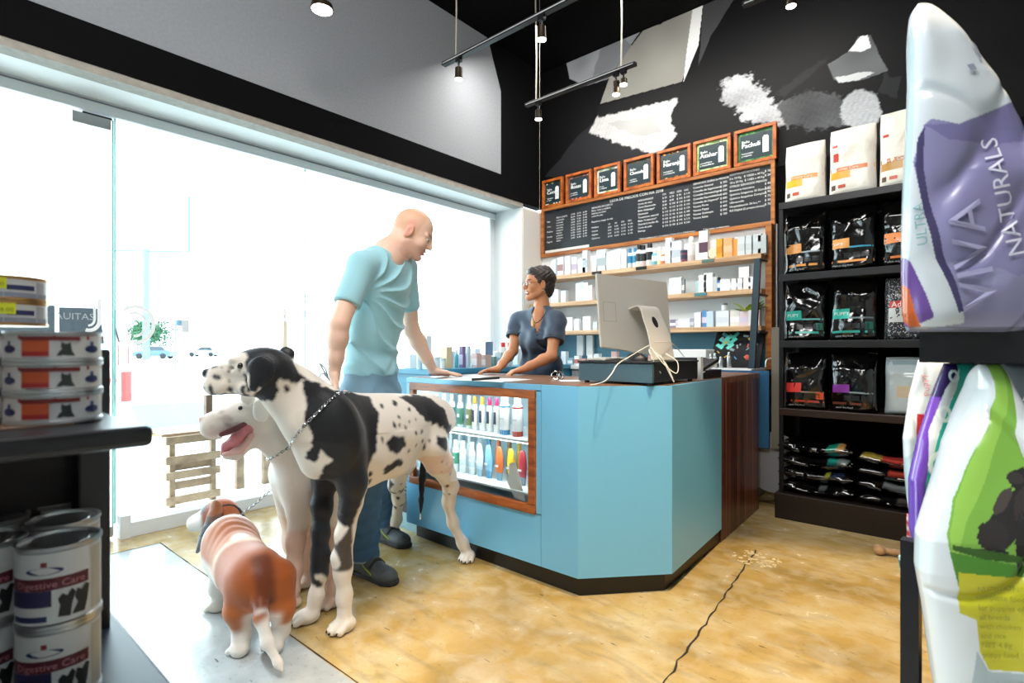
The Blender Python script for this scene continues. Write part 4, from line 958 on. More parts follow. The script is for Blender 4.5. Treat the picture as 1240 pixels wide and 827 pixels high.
lowcols = ['#e6e9ea', '#c9a7a0', '#dfe5e8', '#8fb4c2', '#eceeee', '#c98f86', '#e9e9e6', '#d7dee2']
for i, px in enumerate((668, 676, 684, 692, 700, 708, 716, 724, 734, 745, 756, 768, 780, 790)):
    hh = [0.10, 0.07, 0.12, 0.06, 0.08, 0.055, 0.09][i % 7]
    bottle('product_carton', 'small pale product box on the back counter behind the woman and screen, %s from left' % ORD[i], 'box', (xat(px, 4.08), 4.08, 0.961), hh, 0.026, lowcols[i % 8], '#ffffff', ['#e6e6e6', '#bb6a5e', None][i % 3], kind='carton', group='small boxes on the back counter', oval=0.9)
for i, px in enumerate((703.5, 715)):
    b = nb(); x = xat(px, YW-0.01); box(b, x-0.035, x+0.035, YW-0.03, YW-0.001, 1.04, 1.235); tag(obj('white_pad', b, m_white), ['left white upright pad on the teal wall band', 'right white upright pad on the teal wall band'][i], 'pad')

# --- side counter along the window with small products
m_bluec = mat('side_counter_blue', '#3f8fae', 0.4)
sc = thing('window_counter', 'long blue counter under the window filled with small products', 'counter', (-3.1, 3.4, 0))
b = nb(); box(b, -3.41, -2.76, 2.35, 4.42, 0.0, 0.93); obj('cabinet_body', b, m_bluec, sc)
b = nb(); box(b, -3.41, -2.74, 2.33, 4.42, 0.93, 0.965, 0.004); obj('worktop', b, m_bluec, sc)
# dark vented cooler below its near end
t = thing('vented_heater', 'dark upright heater with horizontal louvres left of the counter end', 'heater', (-2.66, 2.2, 0))
q0 = PY(484, 600, 2.06); q1 = PY(500, 600, 2.06)
b = nb(); box(b, q0.x, -2.535, 2.06, 2.30, 0.10, 0.42); obj('heater_body', b, m_regd, t)
for i in range(9):
    b = nb(); box(b, q0.x + 0.01, -2.545, 2.05, 2.062, 0.20 + i*0.022, 0.208 + i*0.022); obj('louvre', b, mat('louvre_beige', '#8f8676', 0.5), t)
b = nb(); box(b, q0.x, -2.535, 2.06, 2.30, 0.0, 0.10); obj('heater_plinth', b, mat('pale_blue_plinth', '#9fc4d0', 0.5), t)
prods = [(508,7,38,'#cfe3ea','round','#dbe6ea'),(517,8,40,'#dbe9ee','carton',None),(528,6,14,'#e3edf0','jar','#cfdce2'),(536,6,12,'#eef2f3','jar','#cfdce2'),(541,10,26,'#d9c8a4','carton',None),(546,5,24,'#4fa3b5','round','#8fc3cc'),(553,5,22,'#58aab8','round','#dfeaec'),(560,6,26,'#7b6a94','carton','#c9bfd6'),
         (567,4,26,'#b9cdd4','carton',None),(577,9,17,'#d9b8b0','carton','#e6dcd8'),(587,12,15,'#c9b3a8','carton','#e9e4e0'),(598,5,12,'#6f8f8a','carton',None),(606,10,17,'#b5c3c8','carton','#7fa3ae'),(614,6,14,'#d2d9dc','carton',None)]
for i, (px, w, hp, c, kd, cap) in enumerate(prods):
    X_ = -2.83; d = DX(px, X_); y = P(px, 440, d).y; hgt = hp/FPX*d; ww = w/FPX*d/2
    if y > 4.36: continue
    bottle({'carton':'product_carton','round':'product_bottle','jar':'product_jar'}[kd], 'small product on the blue window counter, %s from the left, %s' % (ORD[i], {'carton':'box-shaped','round':'a slim bottle','jar':'a low jar'}[kd]), {'carton':'box','round':'bottle','jar':'jar'}[kd], (X_, y, 0.966), hgt, ww, c, cap or c, None if kd != 'carton' else cap, kind=kd, group='products on the window counter', oval=0.9)
for i in range(14):
    y = 2.42 + i*0.13; c = ['#dfe7ea','#cfdde2','#e9e3dc','#c8d6dc','#e3e9ea'][i % 5]
    bottle('product_carton', 'pale box in the rear row of the blue window counter, %s from the near end' % ORD[i], 'box', (-3.05, y, 0.966), [0.10,0.14,0.08,0.12][i % 4], 0.035, c, c, [None,'#b9ccd4','#d2b3a6'][i % 3], kind='carton', group='rear row of products on the window counter', oval=0.9)
t = thing('small_display', 'small dark-framed price display on a stick above the window counter', 'sign', PX(592, 450, -2.95)); t.location.z = 0.966
p = PX(592, 422, -2.95); b = nb(); cbox(b, p, (0.008, 0.085, 0.11)); obj('display_panel', b, mat('display_grey_blue', '#6f87a8', 0.3), t)
b = nb(); tube(b, [(p.x, p.y, 0.966), (p.x, p.y, p.z - 0.05)], 0.004, 6); obj('stick', b, m_steel, t)
for i, px in enumerate((609, 617)):
    p = PX(px, 418, -2.90)
    if p.y > 4.38: p.y = 4.36 - 0.05*i
    bottle('red_capped_bottle', ['white bottle with red cap near the window corner, left one', 'white bottle with red cap near the window corner, right one'][i], 'bottle', (p.x, p.y, 0.966), 0.19, 0.026, '#eef0f0', '#d8392c', None, kind='spray', group='red-capped bottles')

# ================================================================== BLACK PET FOOD SHELVING
YP = 3.80
PZS = [2.057, 1.588, 1.156, 0.716, 0.165]
px_l = xat(943, YP)
pet = thing('pet_food_shelving', 'tall black shelving unit filled with pet food bags', 'shelving', (-0.3, 4.05, 0))
m_sh = m_shelfblack
for i, z in enumerate(PZS[:4]):
    b = nb(); box(b, px_l, 0.62, YP, 4.26, z - 0.045, z, 0.003); obj('shelf_board', b, m_sh if i != 3 else mat('dark_brown_shelf', '#2a1a12', 0.4), pet)
b = nb(); box(b, px_l - 0.02, 0.62, YP - 0.02, 4.26, 0.0, 0.165, 0.003); obj('plinth', b, mat('dark_brown_plinth', '#1c120d', 0.45), pet)
for x in (px_l, 0.60):
    for y in (YP + 0.005, 4.235):
        b = nb(); box(b, x, x + 0.025, y, y + 0.025, 0.165, 2.03); obj('upright', b, m_blackmetal, pet)
b = nb(); box(b, px_l + 0.005, 0.61, 4.262, 4.27, 0.1, 2.0); obj('back_panel', b, m_black, pet)

def bag(name, label, c, w, h, d, face, kind='stand', rz=0.0, group=None, seed=0, rough=0.25, art=None, crump=1.0, parent_tilt=0, coat=0.3, cat='bag', side=None):
    """printed plastic bag standing on c; the face looks to -Y before turning by rz. art(u,v)->colour array on the front"""
    nu, nv = 26, 40
    rng = np.random.RandomState(seed)
    u = np.linspace(0, 1, nu); v = np.linspace(0, 1, nv); UU, VV = np.meshgrid(u, v, indexing='ij')
    verts = []; cols = []
    prof = lambda vv: np.where(vv < 0.72, 1.0, np.clip((1 - vv) / 0.28, 0, 1)**0.8)
    wid = lambda vv: 1 - 0.05 * np.sin(vv * 3.1) * (1) - 0.04 * np.clip((vv - 0.75) * 4, 0, 1)
    X = (UU - 0.5) * w * wid(VV)
    edge = (1 - np.abs(2 * UU - 1) ** 5)
    T = d / 2 * (0.55 + 0.45 * edge) * prof(VV) * (1 - 0.25*np.clip((0.05-VV)/0.05,0,1)) + 0.002
    nfl = VV.ravel()
    base = np.stack([X.ravel(), np.zeros(X.size), (VV * h).ravel()], 1)
    n1 = (vnoise(base + seed, 26, seed) * 0.006 + vnoise(base * np.array([1.0, 1, 0.5]) + seed, 60, seed + 1) * 0.003) * crump
    n2 = (vnoise(base + seed + 7, 26, seed + 4) * 0.005) * crump
    crease = np.abs(vnoise(base * np.array([1, 1, 0.6]) + 3*seed, 34, seed + 2)); n1 = n1 - 0.006 * crump * np.exp(-(crease / 0.12)**2) * np.clip((nfl - 0.25) * 2, 0.2, 1)
    Zt = VV * h + (np.cos((UU - 0.5) * 3) * 0.004)
    Fv = np.stack([X.ravel(), -T.ravel() + n1, Zt.ravel()], 1); Bv = np.stack([X.ravel(), T.ravel() + n2, Zt.ravel()], 1)
    V = np.concatenate([Fv, Bv]); idx = np.arange(nu*nv).reshape(nu, nv); N = nu*nv
    Q = [np.stack([idx[:-1,:-1], idx[1:,:-1], idx[1:,1:], idx[:-1,1:]], -1).reshape(-1,4), np.stack([idx[:-1,:-1]+N, idx[:-1,1:]+N, idx[1:,1:]+N, idx[1:,:-1]+N], -1).reshape(-1,4)]
    for a in (0, nu-1):
        s = np.stack([idx[a,:-1], idx[a,1:], idx[a,1:]+N, idx[a,:-1]+N], -1); Q.append(s if a == 0 else s[:, ::-1])
    for a in (0, nv-1):
        s = np.stack([idx[:-1,a], idx[:-1,a]+N, idx[1:,a]+N, idx[1:,a]], -1); Q.append(s if a == 0 else s[:, ::-1])
    Q = np.concatenate(Q)
    C = paint(V, face)
    if art is not None:
        for rx0, rx1, ry0, ry1, cc in art:
            mk = (UU.ravel() >= rx0) & (UU.ravel() <= rx1) & (VV.ravel() >= ry0) & (VV.ravel() <= ry1); C[:N][mk] = H(cc)
    t = thing(name, label, cat, c, group)
    ca, sa = math.cos(rz), math.sin(rz); R = np.array([[ca, -sa, 0], [sa, ca, 0], [0, 0, 1]])
    def W_(p): return (R @ np.asarray(p).T).T + np.array(c)
    o = npmesh('bag_film', W_(V), Q, colmat('bag_film_%s%d' % ('m' if rough > 0.4 else 'g', int(rough*100)), rough, coat=coat, bump=0.25, bscale=30), t, C, True)
    def surf(x, z, off=0.002):
        uu = min(max(x / w + 0.5, 0), 1) * (nu - 1); vv = min(max(z / h, 0), 1) * (nv - 1); i0, j0 = min(int(uu), nu-2), min(int(vv), nv-2); a, e = uu - i0, vv - j0
        g = lambda i, j: Fv[i*nv + j]
        p = g(i0,j0)*(1-a)*(1-e) + g(i0+1,j0)*a*(1-e) + g(i0,j0+1)*(1-a)*e + g(i0+1,j0+1)*a*e
        p = p + np.array([0, -off, 0]); return Vector(W_(p[None])[0])
    def patch(nm, x0, x1, z0, z1, colr, n=6, off=0.0015, rgh=0.35, m_=None):
        b = nb(); g = [[b.verts.new(surf(x0 + (x1-x0)*i/n, z0 + (z1-z0)*j/3, off)) for j in range(4)] for i in range(n+1)]
        for i in range(n):
            for j in range(3): b.faces.new([g[i][j], g[i+1][j], g[i+1][j+1], g[i][j+1]])
        return obj(nm, b, m_ or mat('ink_' + colr.strip('#'), colr, rgh), t, True)
    def word(s, x, z, size, colr, off=0.0035, align='LEFT'):
        b = nb(); text_map(b, s, lambda a, e: surf(x + a, z + e, off), size, align); return obj('printed_word', b, mat('ink_' + colr.strip('#'), colr, 0.4), t)
    return t, patch, word
g1 = 'white diet food bags on the top shelf'
bw = 0.25
def colx(i): return px_l + 0.015 + bw/2 + i*0.265
for i, (nm, lb) in enumerate((('Urinary Care', 'cream white bag with pale orange stripe on the top black shelf, nearest the price board'), ('Kidney Care', 'cream white bag reading Kidney Care with orange stripe on the top black shelf'), ('Joint Care', 'cream white bag reading Joint Care with brown stripe on the top black shelf'))):
    stripe = ['#e3963a', '#d9722a', '#a9642c'][i]; blk = ['#f0b32c', '#f0a02a', '#b98a45'][i]; hh = [0.385, 0.42, 0.455][i]; w_ = [0.235, 0.25, 0.255][i]
    t, patch, word = bag('diet_food_bag', lb, (colx(i) - 0.005, YP + 0.11, PZS[0]), w_, hh, 0.10, '#e9e2d6', seed=31 + i, rough=0.5, group=g1, coat=0.05, crump=0.6)
    patch('stripe', -w_/2+0.004, w_/2-0.004, 0.145, 0.17, stripe); patch('colour_block', -w_/2+0.006, -0.01, 0.10, 0.145, blk); patch('red_mark', -w_/2+0.05, -w_/2+0.09, 0.042, 0.062, '#c8523c'); patch('dark_mark', -w_/2+0.012, -w_/2+0.035, 0.035, 0.065, '#5a4334')
    if i: patch('red_mark', -w_/2+0.015, -w_/2+0.045, 0.30, 0.315, '#c83c32')
    if i == 1: patch('red_mark', -w_/2+0.02, -w_/2+0.05, 0.21, 0.26, '#cf4236')
    word(nm, -w_/2+0.03, 0.150, 0.026, '#f5ead8')
    b = nb()
def blackbag(i, row, lb, block, band, bar, btxt='', hh=0.36, block_h=(0.13, 0.19), seed=0, sub=None):
    w_ = 0.25; hh += 0.018; t, patch, word = bag('pet_food_bag', lb, (colx(i), YP + 0.115, PZS[row]), w_, hh, 0.17, '#060607', seed=seed, rough=0.16, coat=0.6, group='black pet food bags on the shelves', crump=1.9)
    x0 = -w_/2 + 0.006
    patch('colour_block', x0 + 0.01, x0 + 0.105, block_h[0], block_h[1], block)
    patch('silver_line', x0 + 0.105, w_/2 - 0.012, block_h[0] - 0.002, block_h[0] + 0.008, sub or '#8d9aa0'); patch('colour_bar', x0 + 0.01, w_/2 - 0.012, 0.042, 0.056, bar)
    for k in range(3): patch('dark_panel', x0 + 0.075 + k*0.048, x0 + 0.115 + k*0.048, 0.068, 0.10, '#1d2023')
    if band: patch('colour_panel', w_/2 - 0.055, w_/2 - 0.014, 0.064, 0.108, band)
    if btxt: word(btxt, x0 + 0.018, (block_h[0]+block_h[1])/2 - 0.010, 0.030, '#e8efe9')
    word('adult dog food', x0 + 0.03, 0.018, 0.016, '#c9cdcf')
blackbag(0, 1, 'black bag with orange block on the second black shelf, nearest the price board', '#e09a52', None, '#d98f3c', '', 0.375, seed=2)
blackbag(1, 1, 'black bag with orange block and blue line, middle of second black shelf', '#e09a52', None, '#d98f3c', 'care', 0.385, seed=3, sub='#3f9fc0')
blackbag(2, 1, 'black bag with red and orange blocks beside the hanging purple bag', '#e2864a', '#c8403a', '#d97a3c', '', 0.385, seed=4, sub='#c0473c')
blackbag(0, 2, 'black bag with turquoise block on the third black shelf, left one of two', '#2fb3a6', '#1f6d62', '#35a396', 'PUPY', 0.36, seed=5, sub='#6fb0b8')
blackbag(1, 2, 'black bag with turquoise block on the third black shelf, right one of two', '#2fb3a6', '#1f6d62', '#35a396', 'PUPPY', 0.365, seed=6, sub='#5d6a6c')
blackbag(0, 3, 'black bag with red and grey blocks on the fourth black shelf', '#d23a34', '#e0552a', '#b5402c', '', 0.345, (0.105, 0.165), seed=7, sub='#8a8072')
blackbag(1, 3, 'black bag with purple block on the fourth black shelf', '#7d2f96', None, '#6e3a2c', '', 0.345, (0.115, 0.165), seed=8, sub='#7f9394')
t, patch, word = bag('netted_food_bag', 'dark dotted bag with red and white Adult label on the third black shelf', (colx(2) + 0.005, YP + 0.125, PZS[2]), 0.23, 0.37, 0.14, '#33363a', seed=9, rough=0.3)
nm_ = mat('dot_net', '#26282b', 0.3)
nt = nm_.node_tree; ck = nt.nodes.new('ShaderNodeTexVoronoi'); ck.inputs['Scale'].default_value = 110; tc_ = nt.nodes.new('ShaderNodeTexCoord'); rp = nt.nodes.new('ShaderNodeValToRGB')
rp.color_ramp.elements[0].position = 0.28; rp.color_ramp.elements[0].color = (0.55, 0.57, 0.58, 1); rp.color_ramp.elements[1].position = 0.36; rp.color_ramp.elements[1].color = (0.02, 0.02, 0.025, 1)
nt.links.new(tc_.outputs['Object'], ck.inputs['Vector']); nt.links.new(ck.outputs['Distance'], rp.inputs[0]); nt.links.new(rp.outputs[0], bsdf(nm_).inputs['Base Color'])
t.children[0].data.materials[0] = nm_
patch('red_label', -0.09, 0.09, 0.185, 0.225, '#c8322e'); patch('white_label', -0.095, 0.095, 0.10, 0.185, '#c4c6c6'); word('Adult', -0.08, 0.19, 0.045, '#e8e6e2')
t, patch, word = bag('white_food_bag', 'translucent white bag with beige contents on the fourth black shelf', (colx(2) + 0.01, YP + 0.125, PZS[3]), 0.235, 0.335, 0.14, '#b9c4c8', seed=10, rough=0.22, art=[(0.25, 0.8, 0.30, 0.50, '#c9b89c')])
patch('green_print', 0.02, 0.11, 0.05, 0.09, '#2c5a52'); patch('pale_band', -0.11, 0.11, 0.29, 0.315, '#8ea0a6')
for row in (0, 1, 2, 3):   # column hidden behind the foreground bags, seen from other positions
    t, patch, word = bag('pet_food_bag', 'dark bag at the right end of the %s black shelf behind the foreground bags' % ORD[row], (colx(3) + 0.02, YP + 0.125, PZS[row]), 0.235, 0.36, 0.14, ['#d9d3c8', '#111114', '#151518', '#101013'][row], seed=40+row, rough=0.2)
    patch('colour_block', -0.1, 0.0, 0.12, 0.18, ['#c98a3c', '#c0452c', '#2a8a80', '#5a3a90'][row])
# lying bags in two piles on the plinth
random.seed(8)
def lying(c, w, d, h, seed, lb, marks):
    nu, nv = 34, 18; u = np.linspace(-1, 1, nu); v = np.linspace(-1, 1, nv); UU, VV = np.meshgrid(u, v, indexing='ij')
    pil = ((1 - np.abs(UU)**6) * (1 - np.abs(VV)**4))**0.5
    X = UU * w/2; Y = VV * d/2; b0 = np.stack([X.ravel(), Y.ravel(), np.zeros(X.size)], 1)
    n = vnoise(b0 + seed, 30, seed)*0.007 + vnoise(b0 + seed, 80, seed + 1)*0.0025
    sagl = -0.012 * np.cos(UU.ravel()*3)
    T = np.stack([X.ravel() + n, Y.ravel() + n, (h*0.45 + h*0.5*pil.ravel()) + n*pil.ravel() + sagl], 1); B_ = np.stack([X.ravel(), Y.ravel(), (h*0.45 - h*0.42*pil.ravel()) + sagl*0.5], 1)
    V = np.concatenate([T, B_]) + np.array(c); idx = np.arange(nu*nv).reshape(nu, nv); N = nu*nv
    Q = [np.stack([idx[:-1,:-1], idx[1:,:-1], idx[1:,1:], idx[:-1,1:]], -1).reshape(-1,4), np.stack([idx[:-1,:-1]+N, idx[:-1,1:]+N, idx[1:,1:]+N, idx[1:,:-1]+N], -1).reshape(-1,4)]
    for a in (0, nu-1):
        s = np.stack([idx[a,:-1], idx[a,1:], idx[a,1:]+N, idx[a,:-1]+N], -1); Q.append(s)
    for a in (0, nv-1):
        s = np.stack([idx[:-1,a], idx[:-1,a]+N, idx[1:,a]+N, idx[1:,a]], -1); Q.append(s)
    Cc = paint(V, '#08080a'); UUf = UU.ravel(); VVf = VV.ravel()
    for u0, u1, colr in marks:
        mk = (UUf > u0) & (UUf < u1) & (VVf < -0.45) & (VVf > -0.93); Cc[:N][mk] = H(colr)
    o = npmesh('flat_food_bag', V, np.concatenate(Q), colmat('lying_bag_film', 0.13, coat=0.8, bump=0.4, bscale=22), None, Cc, True, loc=c)
    return tag(o, lb, 'bag', 'black food bags lying in two piles')
xl = px_l + 0.20; marks = [[(0.35, 0.6, '#1f9a80'), (0.62, 0.8, '#c99a58')], [(0.3, 0.6, '#2aa394'), (0.6, 0.9, '#8a9a94')], [(0.3, 0.4, '#9c9a3c'), (0.5, 0.8, '#1d2a45')], [(0.1, 0.3, '#5d6264')]]
for k in range(4):
    lying((xl, YP + 0.17, 0.167 + k*0.085), 0.42, 0.30, 0.085, 3 + k, 'glossy black food bag lying in the left pile on the plinth, %s from the top' % ORD[3-k], marks[3-k])
marks2 = [[(-0.9, -0.3, '#a5923c'), (-0.4, 0.3, '#c0453c')], [(-0.3, 0.35, '#c84a3c'), (0.4, 0.9, '#b3a54a')], [(-0.4, 0.6, '#7d8486')], [(-0.1, 0.3, '#55504a')]]
for k in range(4):
    lying((xl + 0.455, YP + 0.17, 0.167 + k*0.078), 0.44, 0.30, 0.077, 13 + k, 'glossy black food bag lying in the right pile on the plinth, %s from the top' % ORD[3-k], marks2[3-k])
# small tap-like hook seen between board and shelving
b = nb(); q = PY(934, 440, 3.97); tube(b, curve([q + Vector((0.035, 0, -0.02)), q + Vector((0.03, 0, 0.02)), q + Vector((0.0, 0, 0.035)), q + Vector((-0.03, 0, 0.02)), q + Vector((-0.035, 0, -0.025))], 6), 0.006, 8)
tag(obj('curved_spout', b, m_steel, None, True), 'small curved steel spout above the dark blue cupboard', 'tap')
b = nb(); box(b, q.x + 0.005, q.x + 0.075, 3.955, 3.985, 0.42, 1.25); tag(obj('grey_post', b, mat('grey_brown_post', '#6e675c', 0.6)), 'grey-brown upright strip between cupboard and black shelving', 'post')
# ================================================================== TRACK LIGHTS
m_lampb = mat('lamp_bronze', '#3a3026', 0.35, metal=0.6); m_glow = mat('lamp_glow', '#fff0d8', 0.5, emit='#fff0da', estr=25)
m_rail = mat('track_rail', '#1c1d20', 0.35, metal=0.4); m_railw = mat('track_slot', '#b9babb', 0.4)
def track(label, x0, x1, y, z, heads, cords):
    t = thing('light_track', label, 'track light', ((x0+x1)/2, y, z))
    b = nb(); box(b, x0, x1, y-0.018, y+0.018, z-0.012, z+0.012, 0.002); obj('rail', b, m_rail, t)
    b = nb(); box(b, x0+0.01, x1-0.01, y-0.019, y+0.019, z-0.004, z+0.002); obj('rail_slot', b, m_railw, t)
    for i, (x, dy, ln) in enumerate(heads):
        b = nb(); box(b, x-0.02, x+0.02, y-0.015, y+0.015, z-0.035, z-0.010, 0.002); tube(b, [(x, y, z-0.03), (x, y, z-0.07)], 0.006, 6)
        h = obj('lamp_arm', b, m_rail, t)
        b = nb(); lathe(b, (x, y, z-0.07), [(0.014, 0.004), (0.024, -0.004), (0.025, -ln), (0.029, -ln-0.022), (0.026, -ln-0.022)], 16); obj('lamp_shade', b, m_lampb, h, True)
        b = nb(); lathe(b, (x, y, z-0.07-ln-0.024), [(0.0, -0.006), (0.018, -0.004), (0.0255, 0.0), (0.0255, 0.003)], 16); obj('lamp_bulb', b, m_glow, h, True)
    for x in cords:
        b = nb(); tube(b, curve([(x, y, z+0.01), (x+0.006, y, (z*0.6+CZ*0.4)), (x-0.004, y, z*0.2+CZ*0.8), (x, y, CZ)], 5), 0.0055, 6); obj('hanging_cord', b, mat('pale_cord', '#a9a59a', 0.6), t, True)
    return t
YT1, YT2, ZT = 2.45, 3.29, 3.03
xa = lambda px: xat(px, YT1)
track('long ceiling light track nearer the window with two lit spot heads', xat(537, YT1), 0.4, YT1, ZT, [(xat(555.5, YT1), 0, 0.055), (xat(656, YT1), 0, 0.055)], [xat(552, YT1), 0.2])
track('ceiling light track near the price board with lit spot heads and hanging cord', xat(637, YT2), xat(770, YT2), YT2, ZT, [(xat(652, YT2), 0, 0.05), (xat(746, YT2), 0, 0.07), (xat(755, YT2), 0, 0.02)], [xat(649, YT2), xat(752, YT2)])
track('short ceiling light track high above the black shelving with one lit head', xat(900, YT2), 0.2, YT2, 3.13, [(xat(958, YT2), 0, 0.02)], [xat(925, YT2)])
b = nb(); tube(b, [(xat(653.5, 3.40), 3.40, CZ), (xat(653.5, 3.40), 3.40, 1.98)], 0.0012, 5); tag(obj('thin_wire', b, mat('pale_cord', '#a9a59a', 0.6)), 'thin wire hanging down beside the wall corner', 'wire')
q = P(390, 12, 3.1)
t = thing('disc_lamp', 'round lit disc lamp hanging above the window side', 'lamp', (q.x, q.y, q.z))
b = nb(); lathe(b, q, [(0.02, 0.06), (0.022, 0.035), (0.06, 0.028), (0.064, 0.0), (0.058, 0.0)], 24); tube(b, [q + Vector((0,0,0.05)), Vector((q.x, q.y, CZ))], 0.008, 8); obj('lamp_housing', b, m_lampb, t, True)
b = nb(); lathe(b, q, [(0.0, -0.008), (0.045, -0.006), (0.058, 0.0)], 24); obj('lamp_disc', b, m_glow, t, True)
# ================================================================== LEFT FOREGROUND SHELF AND CANS
lf = thing('black_display_shelf', 'black two-level display shelf with cans at the left edge of the shop', 'shelf', (-0.86, -0.2, 0))
m_lf = mat('satin_black', '#121318', 0.35, spec=0.5)
ZT1 = 1.018
b = nb(); box(b, -1.07, -0.668, -0.75, 0.185, ZT1 - 0.022, ZT1, 0.006); obj('top_board', b, m_lf, lf)
b = nb(); box(b, -1.02, -0.74, -0.72, 0.13, ZT1 - 0.0, ZT1 + 0.0015); obj('top_inlay', b, mat('inlay_brown', '#6b4f3c', 0.25), lf)
b = nb(); box(b, -1.07, -0.70, -0.75, 0.235, 0.645, 0.675, 0.005); obj('lower_board', b, mat('blue_black_board', '#1d2836', 0.35), lf)
for (x, y) in ((-1.03, 0.200), (-1.005, -0.72), (-0.70, -0.72)):
    b = nb(); box(b, x - 0.028, x + 0.028, y - 0.02, y + 0.02, 0, ZT1 - 0.02 if x > -0.9 else 1.10, 0.004); obj('post', b, m_lf, lf)
b = nb(); box(b, -1.065, -1.05, -0.74, 0.198, 0.0, ZT1 - 0.022); obj('back_board', b, mat('back_board_dark', '#171012', 0.6), lf)
for i in range(8):
    b = nb(); y = -0.66 + i*0.105; box(b, -1.05, -1.045, y, y + 0.098, 0.71, ZT1 - 0.03); obj('back_slat', b, mat('back_slat_dark', '#1b1214', 0.6), lf)
m_tin = mat('tin_metal', '#b9bcbf', 0.28, metal=0.85); m_tingold = mat('gold_tin_metal', '#b98d55', 0.3, metal=0.8)
def small_can(c, face, label, kind, group):
    r, h = 0.0435, 0.0325; x, y, z = c
    t = thing('food_can', label, 'can', c, group)
    mm = m_tin if kind == 'red' else m_tingold
    b = nb(); lathe(b, c, [(r-0.004, 0.0), (r, 0.0), (r, 0.003), (r-0.0015, 0.004), (r-0.0015, h-0.004), (r, h-0.003), (r, h), (r-0.003, h), (r-0.004, h-0.003), (0.0, h-0.003)], 36); obj('tin', b, mm, t, True)
    white = mat('can_paper', '#dcdde0', 0.45); R = r - 0.0013
    b = nb(); lathe(b, (x, y, 0), [(R, z + 0.0045), (R, z + h - 0.0045)], 36); obj('paper_label', b, white, t, True)
    def pt(nm, a0, a1, z0, z1, colr, tt=0.0004):
        b = nb(); cylpatch(b, c, R, math.radians(face + a0), math.radians(face + a1), z0*h, z1*h, 8, tt); return obj(nm, b, mat('ink_' + colr.strip('#'), colr, 0.45), t, True)
    if kind == 'red':
        pt('red_band', -170, 170, 0.74, 0.86, '#b03242'); pt('orange_block', -38, -6, 0.26, 0.80, '#cf5a32', 0.0007); pt('red_block', -38, -6, 0.18, 0.34, '#b02a2e', 0.0008); pt('brown_band', -40, 30, 0.70, 0.84, '#7d2a2c', 0.0009)
        b = nb()
        sil = [(2, 0.2), (24, 0.2), (20, 0.36), (19, 0.52), (18, 0.66), (15, 0.60), (11, 0.60), (8, 0.68), (7, 0.52), (8, 0.42), (5, 0.34)]
        vs = [b.verts.new(Vector(c) + Vector((math.cos(math.radians(face+a)), math.sin(math.radians(face+a)), 0))*(R+0.0006) + Vector((0,0,q*h))) for a, q in sil]; b.faces.new(vs); obj('cat_print', b, mat('ink_grey_dark', '#3b4447', 0.5), t)
        for a0 in (38, -70): 
            b = nb(); vs = []
            for k in range(14):
                a = 2*math.pi*k/14; aa = math.radians(face + a0 + 11 + 12*math.cos(a)); vs.append(b.verts.new(Vector(c) + Vector((math.cos(aa), math.sin(aa), 0))*(R+0.0006) + Vector((0,0,h*(0.42 + 0.13*math.sin(a))))))
            b.faces.new(vs); obj('oval_emblem', b, mat('ink_navy', '#232f66', 0.45), t)
            pt('emblem_crown', a0+8, a0+14, 0.54, 0.68, '#3b4a86')
    else:
        pt('grey_band', -60, 70, 0.12, 0.32, '#8f96a8'); pt('navy_oval', 0, 40, 0.42, 0.62, '#2a2f62', 0.0006); pt('price_sticker', -38 + (12 if kind == 'tan2' else 0), 0 + (12 if kind == 'tan2' else 0), 0.45, 0.90, '#e8ec2a', 0.0009)
        pt('print_lines', 44, 62, 0.3, 0.8, '#a9adb8')
        b = nb(); text_map(b, '$ 18.00', lambda a, e: Vector(c) + Vector((math.cos(math.radians(face-34 + (12 if kind == 'tan2' else 0)) + a/R), math.sin(math.radians(face-34+(12 if kind == 'tan2' else 0)) + a/R), 0))*(R+0.0014) + Vector((0,0,0.55*h+e)), 0.0075); obj('price', b, mat('ink_olive', '#8a9020', 0.5), t)
    return t
def facing(c): return math.degrees(math.atan2(-c[1], -c[0]))
cR = P(66, 500, 0.605); cL = P(-36, 500, 0.60); cB = P(8, 420, 0.735); cB2 = P(-70, 420, 0.73)
for k in range(3):
    z = ZT1 + 0.002 + k*0.0333
    small_can((cR.x, cR.y, z), facing(cR), 'red and white food can with a cat picture, %s of the right front stack' % ['bottom','middle','top'][k], 'red', 'red and white cans on the black shelf')
    small_can((cL.x, cL.y, z), facing(cL), 'red and white food can cut by the left picture edge, %s of its stack' % ['bottom','middle','top'][k], 'red', 'red and white cans on the black shelf')
for k in range(5):
    z = ZT1 + 0.002 + k*0.0333 + (0.012 if k > 2 else 0)
    small_can((cB.x, cB.y, z), facing(cB), ['lowest golden-rimmed can of the tall rear stack', 'second lowest golden-rimmed can of the tall rear stack', 'middle golden-rimmed can of the tall rear stack', 'golden-rimmed can with yellow price sticker, second from top of rear stack', 'golden-rimmed can with yellow price sticker on top of the rear stack'][k], 'tan2' if k == 3 else 'tan', 'golden-rimmed cans in the rear stack')
